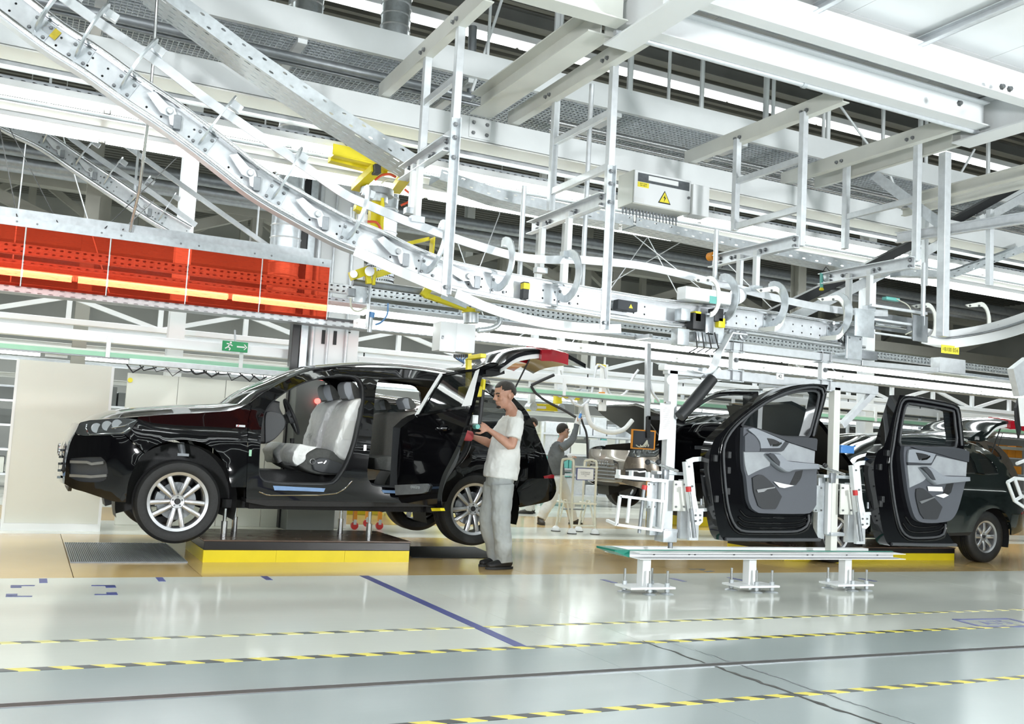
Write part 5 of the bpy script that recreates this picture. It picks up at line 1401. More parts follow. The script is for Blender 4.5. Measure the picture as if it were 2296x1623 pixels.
# low lattice girders above the far assembly lines
truss('white lattice girder above the far assembly line', 16.0, PY(300, 680, 16).z, PY(300, 735, 16).z, -10, 30, 1.3, .045, 'white_steel')
for i, (Y, z) in enumerate(((16.5, 6.9), (19, 7.6), (23, 7.6), (13, 7.7))):
    ob('roof_purlin', MB().ibeam((-22, Y, z), (34, Y, z), .22, .14, .014), 'roof_dark' if i else 'truss_cream', smooth=0, label=['cream purlin near the roof lamp row', 'dark purlin under the roof deck behind the walkway', 'dark purlin above the far truss', 'dark purlin above the roof lamp row'][i], cat='beam')
for i, (a, b, Y, r_) in enumerate((((1000, 512), (1700, 590), 17.5, .11), ((1000, 535), (1700, 612), 17.2, .09), ((0, 370), (330, 420), 19.0, .10))):
    pipe(['thick grey duct pipe in the dark zone behind the conveyor track', 'grey duct pipe lying below its thicker neighbour in the dark zone', 'dark round duct pipe above the far truss'][i], a, b, Y, r_, 'galv_dark', x0=-20, x1=32)
# steel columns standing on the floor
for i, (px, py, Y) in enumerate(((422, 420, 15.0), (1318, 540, 25.0), (1050, 540, 25.0), (1790, 640, 16.8), (1945, 640, 15.0), (205, 480, 18.0))):
    x = PY(px, py, Y).x
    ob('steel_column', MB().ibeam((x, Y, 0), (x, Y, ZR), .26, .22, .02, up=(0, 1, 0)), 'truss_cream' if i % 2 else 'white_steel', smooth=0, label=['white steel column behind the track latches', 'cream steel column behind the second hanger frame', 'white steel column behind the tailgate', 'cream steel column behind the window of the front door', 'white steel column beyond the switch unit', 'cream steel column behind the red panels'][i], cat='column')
# fine sway wires
for i, (a, b) in enumerate((((1350, 470), (1500, 590)), ((1360, 640), (1600, 500)), ((1000, 470), (1060, 640)), ((1120, 480), (1060, 640)), ((1460, 520), (1360, 660)), ((1640, 600), (1560, 520)), ((60, 300), (40, 480)), ((140, 300), (190, 470)), ((700, 560), (760, 470)), ((1520, 660), (1420, 470)))):
    lo_, hi_ = (a, b) if a[1] > b[1] else (b, a); zc_ = PY(300, 680, 16).z; t0_, t1_ = 1.0, 6.0
    at_ = lambda t: PY(hi_[0] + (lo_[0] - hi_[0]) * t, hi_[1] + (lo_[1] - hi_[1]) * t, 16.0 + (i % 4 - 1.5) * .026)
    for _ in range(40):
        tm_ = (t0_ + t1_) / 2
        if at_(tm_).z > zc_: t0_ = tm_
        else: t1_ = tm_
    sw_ = ob('sway_wire', MB().tube([at_(t0_), at_(0)], .010, 5), 'galv_light', label='thin slanting sway wire tied to the white lattice girder behind the track', cat='wire', group='sway wires in the dark zone behind the track')
    ob('drop_rod', MB().tube([at_(0), V((at_(0).x, at_(0).y, ZR))], .008, 5), 'galv_light', sw_)
# numbered column cladding
YK = 12.9
ck = root('clad_column', 'white clad column marked 11 F with grey conduits beside the front car', 'column', PY(735, 1180, YK))
xa, xb = PY(694, 800, YK).x, PY(802, 800, YK).x
ob('cladding', MB().box(((xa + xb) / 2, YK + .25, 2.6), (xb - xa, .5, 5.2)), 'white_sheet', ck, 0, .01)
ob('steel_edge', MB().box((xa - .09, YK + .1, 2.6), (.10, .22, 5.2)), 'galv', ck, 0, .006)
ob('cable_duct', MB().box((xa - .20, YK + .08, 2.6), (.10, .18, 5.2)), 'black_edge', ck, 0, .006)
for f, r_ in ((.33, .016), (.72, .022), (.02, .03)):
    ob('conduit', MB().cyl((xa + (xb - xa) * f, YK - .03, .3), (xa + (xb - xa) * f, YK - .03, 5.0), r_, 10), 'galv_light', ck, 60)
text('column_number', '1', .24, 'black_print', frame(PY(725, 757, YK - .006), (1, 0, 0), (0, 0, 1)), ck, .001, .012)
text('column_number', '1', .24, 'black_print', frame(PY(751, 759, YK - .006), (1, 0, 0), (0, 0, 1)), ck, .001, .012)
text('column_letter', 'F', .13, 'black_print', frame(PY(781, 746, YK - .006), (1, 0, 0), (0, 0, 1)), ck, .001, .004)
# spiral ducts
def duct(label, px, y0, y1, Y, r_, elbow=None, perf=False):
    a, b = PY(px, y0, Y), PY(px, y1, Y); a.z = ZR; b = V((a.x, Y, b.z)); rt = root('spiral_duct', label, 'duct', b)
    ob('duct_tube', MB().cyl(a, b, r_, 28), 'galv', rt, 60)
    k = 0; z = b.z + .05
    while z < a.z:
        ob('duct_seam', MB().lathe([(r_, -.012), (r_ + .012, 0), (r_, .012)], 28, Matrix.Translation((a.x, Y, z))), 'galv_light', rt, 60); z += r_ * .85
    if perf:
        hp = MB()
        for i in range(40):
            for j in range(12):
                an = 2 * PI * (i + .5 * (j % 2)) / 40; hp.box((a.x + (r_ + .002) * math.cos(an), Y + (r_ + .002) * math.sin(an), b.z + .04 + j * .055), (.012, .012, .022), Matrix.Rotation(an, 3, 'Z'))
        ob('outlet_holes', hp, 'black_edge', rt, 0, kind='stuff')
    return rt
duct('silver spiral duct standing behind the conveyor track beside the clad column', 655, 340, 715, 12.5, .19)
duct('silver spiral duct with perforated outlet behind the yellow arm', 862, 470, 660, 11.6, .17, perf=True)
duct('silver duct stub hanging above the walkway beside the first cross beam', 893, -60, 100, 9.9, .15)
duct('silver duct at the top behind the sloping cable tray', 698, -80, 52, 10.6, .17)
# cream partitions behind the front car
pr = root('partition_wall', 'free standing cream partition panel with white edging behind the car nose', 'partition', PZ(120, 1188, 0))
ya = PZ(110, 1190, 0).y; x0_, x1_ = PY(22, 1000, ya).x, PY(238, 1000, ya).x; zt2 = PY(130, 812, ya).z
ob('panel_sheet', MB().box(((x0_ + x1_) / 2, ya + .03, zt2 / 2 + .04), (x1_ - x0_, .05, zt2 - .08)), 'panel_beige', pr, 0, .004)
for xx in (x0_, x1_): ob('panel_edging', MB().box((xx, ya + .03, zt2 / 2), (.03, .07, zt2)), 'white_sheet', pr, 0)
ob('panel_edging', MB().box(((x0_ + x1_) / 2, ya + .03, .04), (x1_ - x0_, .09, .08)), 'white_sheet', pr, 0)
pr = root('partition_wall', 'long cream partition of several panels with cable trunking on top behind the bonnet', 'partition', PZ(450, 1186, 0))
ya = 13.0; zt3 = PY(450, 848, ya).z
pxs = [276, 392, 500, 600, 662]
for a, b in zip(pxs, pxs[1:]):
    xa_, xb_ = PY(a, 950, ya).x, PY(b, 950, ya).x
    ob('panel_sheet', MB().box(((xa_ + xb_) / 2, ya + .03, zt3 / 2), (xb_ - xa_ - .008, .05, zt3)), 'panel_beige', pr, 0, .004)
xa_, xb_ = PY(276, 950, ya).x, PY(662, 950, ya).x
ob('cable_trunking', MB().box(((xa_ + xb_) / 2, ya, zt3 + .14), (xb_ - xa_, .14, .07)).box(((xa_ + xb_) / 2, ya, zt3 + .06), (xb_ - xa_, .04, .03)), 'galv_light', pr, 0, .004)
for k in range(14):
    xx = xa_ + (xb_ - xa_) * (k + .5) / 14
    ob('cable_loop', MB().tube(catmull([(xx - .1, ya - .05, zt3 + .10), (xx + random.uniform(-.06, .06), ya - .06, zt3 + random.uniform(-.01, .08)), (xx + .1, ya - .05, zt3 + .09)], 4), random.uniform(.005, .014), 6), 'cable_black', pr)
ob('round_sticker', MB().cyl(PY(292, 838 + 14, ya), PY(292, 838 + 14, ya) + V((0, -.003, 0)), .03, 16), 'yellow_sticker', pr, 60)
# dark switch cabinet seen through the open doors
a = PY(672, 900, 12.7)
cb = root('switch_cabinet', 'dark grey switch cabinet with red signal lamp seen through the open doorway', 'cabinet', (a.x + .15, 12.7, 0))
ob('cabinet_body', MB().box((a.x + .22, 12.75, 1.0), (.62, .4, 2.0)), 'cabinet_grey', cb, 0, .01)
p = PY(712, 899, 12.5); ob('signal_lamp', MB().lathe([(0, -.05), (.025, -.045), (.035, -.02), (.035, .03)], 16, Matrix.Translation(p) @ Matrix.Rotation(-PI / 2, 4, 'X')), 'red_signal', cb, 60)
ob('lamp_cable', MB().tube(catmull([p, p + V((.0, 0, -.12)), p + V((.08, 0, -.16)), p + V((.10, 0, .3))], 5), .008, 6), 'white_sheet', cb)
# exit sign
e = PY(527, 777, 12.85)
ex = root('exit_sign', 'green emergency exit sign with white running figure and arrow', 'sign', e)
ob('sign_rod', MB().cyl(e + V((0, .01, .06)), e + V((0, .10, .22)), .012, 6), 'galv', ex, 60)
ob('sign_board', MB().box(e, (.32, .03, .13)), 'exit_green', ex, 0, .004)
ar = MB().box(e + V((.07, -.018, 0)), (.10, .004, .018)); ar.prism([e + V((.12, -.02, .035)), e + V((.15, -.02, 0)), e + V((.12, -.02, -.035)), e + V((.105, -.02, -.035)), e + V((.135, -.02, 0)), e + V((.105, -.02, .035))], (0, .004, 0))
ob('arrow', ar, 'white_print', ex, 0)
rf = MB().cyl(e + V((-.06, -.016, .045)), e + V((-.06, -.021, .045)), .013, 12)
for p_, q_ in (((-.07, .028), (-.09, -.01)), ((-.09, -.01), (-.06, -.03)), ((-.06, -.03), (-.075, -.055)), ((-.09, -.01), (-.125, -.035)), ((-.07, .025), (-.035, .005)), ((-.07, .025), (-.11, .03))):
    rf.bar(e + V((p_[0], -.018, p_[1])), e + V((q_[0], -.018, q_[1])), .004, .014, up=(0, 0, 1)) if abs(p_[0] - q_[0]) > .001 else rf.bar(e + V((p_[0], -.018, p_[1])), e + V((q_[0], -.018, q_[1])), .014, .004, up=(0, 1, 0))
ob('running_figure', rf, 'white_print', ex, 0)
# lamp rows of the same hall carrying on over and behind the photographer
for k, (yy, zz) in enumerate(((4.2, 5.4), (1.0, 5.2), (-2.2, 5.0), (-5.4, 4.6), (-8.4, 3.2))):
    mb = MB().tube([(-14, yy, zz), (22, yy, zz)], .04, 8)
    lw = ob('lamp_row', MB().box((4, yy, zz + .09), (36, .22, .06)), 'white_sheet', smooth=0, label=['lamp row over the grey aisle', 'lamp row above the aisle past the striped tape', 'lamp row above the opposite work area', 'lamp row over the opposite assembly line', 'low lamp row along the opposite wall'][k], cat='lamp')
    ob('fluorescent_tube', mb, 'tube_white', lw, 60)
# ------------------------------------------------------------------ door carrier, doors, guide bench
YCR = 7.20
YD = 6.92
cr_ = root('door_carrier', 'hanging steel carrier numbered 42 holding car doors on two masts', 'carrier', PY(1690, 1225, YCR))
def pb2(name, px0, py0, px1, py1, Y, d, m='galv_light', bev=.004, par=None): return pbox(par or cr_, name, px0, py0, px1, py1, Y, d, m, bev)
zbm = PY(1720, 851, YCR).z
def zrow(px, py, Y=YCR): return PY(px, py, Y)
xl0, xr0 = PY(1492, 826, YCR).x, PY(1963, 884, YCR).x
tb_ = ob('carrier_beam', MB().box(((xl0 + xr0) / 2, YCR, zbm), (xr0 - xl0, .08, .085)), 'galv_light', cr_, 0, .006)
lbm = ob('number_plate', MB().box(PY(1749, 844, YCR - .042), (.09, .003, .055)), 'white_print', tb_, 0)
text('number', '42', .045, 'black_print', frame(PY(1749, 844, YCR - .045), (1, 0, 0), (0, 0, 1)), lbm, .0004)
a, b = PY(1560, 762, YCR), PY(1925, 815, YCR); zub = (a.z + b.z) / 2
ob('carrier_beam', MB().box(((a.x + b.x) / 2, YCR, zub), (b.x - a.x, .07, .075)), 'galv_light', cr_, 0, .006)
for px in (1645, 1845):
    x = PY(px, 800, YCR).x
    ob('link_post', MB().box((x, YCR, (zub + zbm) / 2), (.07, .06, zub - zbm)), 'white_sheet', cr_, 0, .004)
    for z in (zub, zbm):
        ob('clamp_plate', MB().box((x, YCR, z + .05), (.16, .12, .010)), 'galv', cr_, 0); ck_ = ob('clamp_plate', MB().box((x, YCR, z - .05), (.16, .12, .010)), 'galv', cr_, 0)
        for o in (-.055, .055): ob('clamp_stud', MB().cyl((x + o, YCR - .055, z - .06), (x + o, YCR - .055, z + .06), .006, 8), 'bolt_steel', ck_)
    bolts(cr_, [(x, YCR - .032, (zub + zbm) / 2 + .01)], -1, 1.2)
tw = ob('tow_bar', MB().bar(PY(1930, 814, YCR - .02), PY(2135, 833, YCR - .02), .04, .05), 'galv_light', cr_, 0, .004)
pb2('tow_bracket', 2108, 800, 2165, 840, YCR - .06, .12, 'galv_light'); pb2('tow_plate', 2105, 836, 2200, 846, YCR - .15, .20, 'cream_steel')
# trolleys running in the track
TRZ = [PY(x, y, YT) for x, y in track_px]
def track_z(x):
    for a_, b_ in zip(TRZ, TRZ[1:]):
        if a_.x <= x <= b_.x: return a_.z + (b_.z - a_.z) * (x - a_.x) / (b_.x - a_.x)
    return TRZ[-1].z
for px in (1570, 1880):
    x = PY(px, 770, YCR).x; tz = track_z(x)
    hz = ob('trolley', MB().box((x, 7.000, (zub + tz) / 2), (.20, .024, tz - zub + .03)), 'galv', cr_, 0, .004)
    ob('trolley_bracket', MB().box((x, (6.99 + YCR) / 2, zub + .040), (.09, YCR - 6.99, .03)), 'galv', hz, 0, .004)
    for o in (-.07, .07):
        ob('trolley_wheel', MB().lathe([(0, -.02), (.035, -.02), (.045, -.008), (.045, .02)], 18, Matrix.Translation((x + o, 7.055, track_z(x + o) - .034)) @ Matrix.Rotation(-PI / 2, 4, 'X')), 'steel', hz, 60)
        ob('wheel_axle', MB().cyl((x + o, 6.985, track_z(x + o) - .034), (x + o, 7.06, track_z(x + o) - .034), .010, 8), 'bolt_steel', hz, 60)
for px, py in ((1642, 747), (1666, 752)):
    rw = ob('guide_roller', MB().lathe([(0, -.02), (.018, -.02), (.022, -.012), (.030, -.012), (.042, -.008), (.042, .02), (0, .02)], 20, Matrix.Translation(PY(px, py, YCR - .235)) @ Matrix.Rotation(-PI / 2, 4, 'X')), 'galv_dark', cr_, 40)
ob('bent_bar', MB().sweep([(-.006, -.05), (.006, -.05), (.006, .05), (-.006, .05)], catmull([PY(1668, 751, YCR - .24), PY(1636, 747, YCR - .24), PY(1612, 790, YCR - .22), PY(1598, 825, YCR - .17), PY(1578, 836, YCR - .12), PY(1552, 832, YCR - .08)], 5), up=(0, -1, 0)), 'galv_light', cr_, 40)
# masts
for (p0, p1, w, m_) in (((1506, 822), (1503, 1208), .095, 'galv_light'), ((1872, 868), (1868, 1238), .080, 'cream_steel')):
    a, b = PY(*p0, YCR), PY(*p1, YCR)
    ob('mast', MB().box((a.x, YCR, (a.z + b.z) / 2), (w, .08, a.z - b.z)), m_, cr_, 0, .006)
pb2('mast_head', 1490, 816, 1560, 836, YCR - .05, .10, 'white_sheet', .01)
pb2('mast_foot', 1488, 1188, 1518, 1216, YCR - .07, .14, 'galv', .006)
a = PY(1503, 1216, YCR); ob('foot_roller', MB().cyl(a, a + V((0, 0, -.05)), .022, 12), 'galv_dark', cr_, 60)
ob('brace', MB().bar(PY(1958, 880, YCR), PY(1886, 955, YCR), .06, .06), 'galv_light', cr_, 0, .004)
ob('marker_disc', MB().cyl(PY(1508, 852, YCR - .06), PY(1508, 852, YCR - .045), .05, 24), 'white_print', cr_, 60)
ob('padded_arm', MB().tube([PY(1598, 848, YCR - .1), PY(1575, 876, YCR - .1), PY(1548, 908, YCR - .1), PY(1524, 934, YCR - .1)], [.052, .056, .056, .050], 14), 'black_plastic', cr_, 60)
ob('arm_link', MB().bar(PY(1616, 828, YCR - .1), PY(1596, 850, YCR - .1), .05, .012, up=(0, -1, 0)), 'galv_light', cr_, 0)
# slide units at both masts
def slide_unit(dx, dy):
    f = lambda nm, x0, y0, x1, y1, o, d, m='galv': pb2(nm, x0 + dx, y0 + dy, x1 + dx, y1 + dy, YCR + o, d, m, .003)
    f('slide_rail', 1530, 1075, 1541, 1208, -.05, .06, 'galv_light'); f('slide_rail', 1462, 1060, 1474, 1200, .02, .06, 'galv'); f('slide_rail', 1484, 1072, 1492, 1190, -.03, .05, 'white_steel')
    p1 = f('slide_plate', 1512, 1077, 1538, 1146, -.10, .02, 'cream_steel'); p2 = f('slide_plate', 1452, 1080, 1470, 1140, -.03, .02, 'galv')
    for p, xs_ in ((p1, (1516, 1534)), (p2, (1455, 1467))):
        bolts(p, [PY(x + dx, y + dy, YCR - .11) for x in xs_ for y in (1086, 1136)], -1, .5)
    f('yoke', 1474, 1056, 1534, 1066, -.06, .10, 'galv'); f('yoke', 1490, 1186, 1520, 1194, -.06, .10, 'galv')
    f('lever', 1490, 1052, 1500, 1075, -.09, .03, 'galv_dark')
    ob('lever_rod', MB().tube([PY(1456 + dx, 1034 + dy, YCR - .13), PY(1520 + dx, 1056 + dy, YCR - .13)], .012, 8), 'steel', cr_, 60)
    for q in (1452, 1476): ob('lever_knob', MB().lathe([(0, -.026), (.018, -.018), (.026, 0), (.018, .018), (0, .026)], 14, Matrix.Translation(PY(q + dx, 1036 + dy, YCR - .14))), 'black_plastic', cr_, 60)
    # hinge arm casting
    e = lambda x, y, o=-.16: PY(x + dx, y + dy, YCR + o)
    arm = ob('hinge_arm', MB().prism([e(*p) for p in ((1537, 1036), (1553, 1034), (1556, 1062), (1560, 1110), (1566, 1140), (1577, 1148), (1576, 1170), (1568, 1178), (1558, 1176), (1548, 1140), (1542, 1090))], (0, .05, 0)), 'white_steel', cr_, 0)
    bolts(arm, [e(x, y, -.165) for x, y in ((1545, 1046), (1552, 1090), (1560, 1155), (1570, 1155), (1560, 1168), (1570, 1166))], -1, .5)
    ob('upper_finger', MB().sweep([(-.008, -.02), (.008, -.02), (.008, .02), (-.008, .02)], [e(1540, 1036), e(1555, 1030), e(1580, 1028), e(1604, 1024)]), 'white_steel', arm, 0)
    ob('lower_finger', MB().sweep([(-.012, -.014), (.012, -.014), (.012, .014), (-.012, .014)], [e(1560, 1144), e(1590, 1142), e(1614, 1146)]), 'white_steel', arm, 0)
    for q in ((1582, 1022), (1596, 1136), (1572, 1126)): ob('stop_screw', MB().cyl(e(q[0], q[1] - 8, -.17), e(q[0], q[1] + 6, -.17), .010, 8), 'galv_dark', arm, 60)
    ob('gas_spring', MB().tube([e(1545, 1096, -.20), e(1556, 1190, -.20)], .012, 10), 'steel', arm, 60)
    ob('spring_coil', MB().tube([e(1549, 1140, -.20), e(1557, 1205, -.20)], .019, 10), 'galv_dark', arm, 60)
    ob('red_cap', MB().tube([e(1543, 1091, -.20), e(1544, 1102, -.20)], .024, 12), 'red_paint', arm, 60)
    pb2('arm_foot', 1548 + dx, 1150 + dy, 1566 + dx, 1212 + dy, YCR - .15, .04, 'galv_light')
slide_unit(0, 0)
slide_unit(374, 8)
# shelf with upstands and tube basket on the first mast
sf = ob('carrier_shelf', MB().bar(PY(1384, 1068, YCR - .12), PY(1490, 1078, YCR - .12), .08, .030), 'white_steel', cr_, 0, .003)
for px, py in ((1386, 1062), (1415, 1064), (1452, 1067)): ob('upstand', MB().box(PY(px, py, YCR - .12), (.018, .05, .07)), 'white_steel', sf, 0, .003)
q = [PY(x, y, YCR - .2) for x, y in ((1382, 1176), (1390, 1112), (1489, 1124), (1483, 1190))]
bk = MB()
for a, b in zip(q, q[1:] + q[:1]): bk.bar(a, b, .022, .022)
bk.bar(PY(1406, 1172, YCR - .2), PY(1412, 1115, YCR - .2), .02, .02); bk.bar(PY(1458, 1186, YCR - .2), PY(1465, 1122, YCR - .2), .02, .02)
for p in (q[0], q[3]): bk.bar(p, p + V((.02, .18, .02)), .022, .022)
ob('tube_basket', bk, 'white_steel', cr_, 0)
ob('gas_spring', MB().tube([PY(1444, 1095, YCR - .1), PY(1433, 1195, YCR - .1)], .016, 10), 'galv_dark', cr_, 60)
ob('red_cap', MB().tube([PY(1446, 1088, YCR - .1), PY(1444, 1098, YCR - .1)], .024, 12), 'red_paint', cr_, 60)
ob('orange_strip', MB().box(PY(1453, 1095, YCR - .02), (.03, .01, .13)), 'orange_paint', cr_, 0)
# paper sheets on a clip
sh_ = root('paper_sheet', 'white printed sheets hanging from a spring clip on the carrier mast', 'paper', PY(1496, 985, YCR - .12))
rows = []
for k in range(9):
    t = k / 8; y_ = 903 + 84 * t; cur = .10 * max(0, t - .6) ** 1.5
    rows.append([PY(1480 - 8 * max(0, t - .5), y_, YCR - .12 - cur), PY(1512 - 4 * t, y_ + 2 - 6 * t, YCR - .12 - cur * .4)])
ob('sheet', MB().loft(rows, False, False), 'paper', sh_, 60)
tx = MB()
for k in range(14):
    a = PY(1485, 914 + 4.2 * k, YCR - .1215); tx.box((a.x + .045, YCR - .1225, a.z), (.075 if k % 3 else .05, .0006, .002))
ob('printed_lines', tx, 'galv_dark', sh_, 0)
ob('spring_clip', MB().box(PY(1497, 903, YCR - .13), (.055, .02, .025)), 'steel', sh_, 0, .004)

# ---- loose car doors hanging on the carrier
def door_on_plane(cv, Yp):
    return lambda pts: [(lambda p: (p.x, p.z))(PY(*cv(x, y), Yp)) for x, y in pts]
def make_door(label, cv, Yp, d):
    fpx = door_on_plane(cv, Yp)
    cm = lambda k, n=3, s=34: catmull(fpx(d[k]), n, True, s)
    def face(off): return lambda x, z: V((x, Yp + off, z))
    base = fpx([d['outer'][len(d['outer']) // 2]])[0]
    rt = root('car_door', label, 'car door', V((base[0], Yp, min(p[1] for p in fpx(d['outer'])))))
    outer, win = cm('outer'), cm('window')
    ob('door_shell', panel(outer, [win], face(0), .12, .13, (0, 1, 0), thick=True), 'car_black', rt, 40)
    q = resample(outer + [outer[0]], 70)
    wi = resample(win + [win[0]], 50)
    ob('window_seal', MB().tube([V((x, Yp - .004, z)) for x, z in wi], .013, 6, False), 'seal_rubber', rt, 60)
    sl_ = resample(catmull(fpx(d['seal']), 4), 60)
    ob('door_seal', MB().tube([V((x, Yp - .012, z)) for x, z in sl_], .012, 8), 'seal_rubber', rt, 60)
    sl2 = resample(catmull(fpx(d['seal']), 4), 60); cx = sum(p[0] for p in sl2) / 60; cz = sum(p[1] for p in sl2) / 60
    ob('frame_ridge', MB().tube([V((cx + (x - cx) * 1.055, Yp - .004, cz + (z - cz) * 1.035)) for x, z in sl2], .011, 8), 'car_black', rt, 60)
    ob('window_glass', panel(win, [], face(.05), .2), 'glass_tint', rt, 0)
    trim = cm('trim')
    tp = ob('door_trim', panel(trim, [], face(-.045), .12, .05, (0, 1, 0)), 'trim_grey', rt, 40)
    for nm, key, off, rim, mt_ in (('shoulder_pad', 'shoulder', -.075, .035, 'trim_dark'), ('upholstery', 'alc', -.058, .02, 'alcantara'), ('dark_inlay', 'inlay', -.068, .02, 'trim_dark'), ('metal_inlay', 'alu', -.072, .02, 'armrest_grey'), ('speaker_grille', 'grille', -.060, .02, 'mesh_grille'), ('handle_recess', 'recess', -.077, .006, 'black_plastic'), ('map_pocket', 'pocket', -.048, .01, 'black_plastic')):
        ob(nm, panel(cm(key), [], face(off), .12, rim, (0, 1, 0)), mt_, tp, 40)
    if 'cover' in d: ob('tweeter_cover', panel(cm('cover'), [], face(-.066), .12, .02, (0, 1, 0)), 'trim_grey', tp, 40)
    # armrest stands proud, rounded
    ar_ = cm('arm'); cxa = sum(p[0] for p in ar_) / len(ar_); cza = sum(p[1] for p in ar_) / len(ar_)
    rings = [[V((cxa + (x - cxa) * k, Yp - o, cza + (z - cza) * k)) for x, z in ar_] for o, k in ((.045, 1.0), (.085, .995), (.105, .96), (.115, .86))]
    ob('armrest', MB().loft(rings), 'armrest_grey', tp, 50)
    ag = cm('armdark'); ob('armrest_grip', MB().loft([[V((x, Yp - o, z)) for x, z in inset_poly(ag, k)] for o, k in ((.08, 1.0), (.118, .96))]), 'trim_dark', tp, 50)
    hp = [V((x, Yp - .085, z)) for x, z in fpx(d['lever'])]
    ob('door_lever', MB().sweep([(-.007, -.009), (.007, -.009), (.007, .009), (-.007, .009)], hp), 'chrome', tp, 40)
    for k, pz_ in enumerate(d['papers']):
        ob('paper_tag', MB().prism([V((x, Yp - .064, z)) for x, z in fpx(pz_)], (0, .004, 0)), 'paper', tp, 0)
    ob('silver_strip', MB().prism([V((x, Yp - .072, z)) for x, z in fpx(d['silver'])], (0, .008, 0)), 'alu', tp, 0)
    for pr_ in d['ridges']:
        ob('sill_ridge', MB().tube([V((x, Yp - .006, z)) for x, z in resample(catmull(fpx(pr_), 4), 24)], .010, 6), 'car_black', rt, 60)
    ob('sill_strip', MB().tube([V((x, Yp - .01, z)) for x, z in fpx(d['sill'])], .016, 8), 'grey_plastic', rt, 60)
    for x, y in d['fit']:
        p = PY(*cv(x, y), Yp - .01); ob('door_fitting', MB().box(p, (.035, .03, .06)), 'black_plastic', rt, 0, .006)
    return rt
cvA = lambda x, y: (1520 + x / 4.058, 840 + y / 4.058)
cvB = lambda x, y: (1820 + x / 3.527, 840 + y / 3.527)
DA = dict(outer=[(1368, 92), (1290, 88), (1180, 85), (1050, 100), (930, 135), (800, 195), (690, 270), (590, 350), (500, 430), (430, 490), (380, 540), (340, 580), (310, 640), (290, 720), (282, 850), (300, 1000), (325, 1180), (350, 1330), (380, 1450), (420, 1510), (850, 1512), (1297, 1512), (1270, 1470), (1235, 1400), (1215, 1330), (1225, 1200), (1230, 1000), (1228, 830), (1215, 700), (1225, 580), (1262, 450), (1305, 290), (1342, 165)],
  window=[(575, 468), (650, 362), (770, 272), (900, 206), (1050, 160), (1200, 146), (1265, 152), (1284, 178), (1262, 300), (1218, 470), (1188, 570), (1000, 566), (900, 555), (780, 515), (650, 480)],
  seal=[(1180, 1270), (1180, 1350), (1130, 1400), (1050, 1425), (850, 1428), (620, 1425), (540, 1400), (490, 1330), (450, 1200), (425, 1000), (410, 800), (410, 680), (440, 580), (510, 480), (600, 395), (720, 300), (860, 215), (1000, 155), (1150, 118), (1260, 115), (1310, 140), (1318, 180), (1290, 300), (1250, 440), (1222, 560)],
  trim=[(568, 480), (650, 482), (780, 518), (900, 558), (1000, 568), (1190, 575), (1222, 590), (1212, 700), (1204, 808), (1230, 816), (1232, 1000), (1228, 1180), (1190, 1235), (1120, 1262), (760, 1258), (690, 1245), (645, 1215), (612, 1130), (590, 930), (570, 850), (562, 700)],
  shoulder=[(655, 486), (780, 519), (902, 559), (1000, 569), (1190, 577), (1218, 592), (1210, 690), (1080, 648), (965, 612), (820, 552)],
  alu=[(592, 498), (620, 488), (655, 488), (760, 530), (925, 602), (885, 655), (860, 666), (708, 668), (698, 610), (660, 556), (620, 522)],
  inlay=[(706, 670), (862, 668), (888, 657), (928, 604), (966, 616), (915, 688), (868, 698), (702, 697)],
  cover=[(566, 560), (600, 528), (640, 545), (680, 590), (700, 645), (700, 695), (566, 698)],
  alc=[(562, 702), (868, 700), (917, 690), (968, 618), (1206, 696), (1200, 806), (930, 780), (800, 800), (795, 828), (705, 862), (600, 915), (574, 825)],
  arm=[(742, 722), (770, 708), (852, 712), (905, 762), (945, 784), (1215, 810), (1228, 830), (1226, 858), (1000, 866), (945, 884), (900, 878), (835, 832), (790, 782)],
  armdark=[(742, 722), (770, 710), (800, 722), (850, 790), (846, 830), (800, 790)],
  grille=[(640, 935), (690, 910), (740, 916), (830, 1000), (905, 1105), (868, 1185), (846, 1218), (740, 1214), (692, 1188), (652, 1060)],
  recess=[(760, 576), (820, 586), (888, 620), (850, 650), (792, 646)], pocket=[(1040, 880), (1104, 866), (1085, 940), (1040, 1002), (985, 998)],
  lever=[(795, 640), (845, 640), (880, 618)], papers=[[(828, 968), (925, 990), (1012, 1006), (925, 1028), (880, 1020)]], silver=[(670, 1042), (835, 1016), (835, 1026), (765, 1038), (735, 1060), (680, 1068)],
  ridges=[[(560, 1230), (620, 1290), (720, 1300), (1000, 1300), (1130, 1295), (1180, 1270)], [(550, 1290), (610, 1335), (800, 1350), (1080, 1345), (1170, 1310)], [(545, 1340), (620, 1385), (850, 1395), (1080, 1385), (1160, 1350)]],
  sill=[(425, 1495), (850, 1500), (1285, 1500)], fit=[(465, 730), (460, 870), (455, 1060), (350, 1130), (340, 760)])
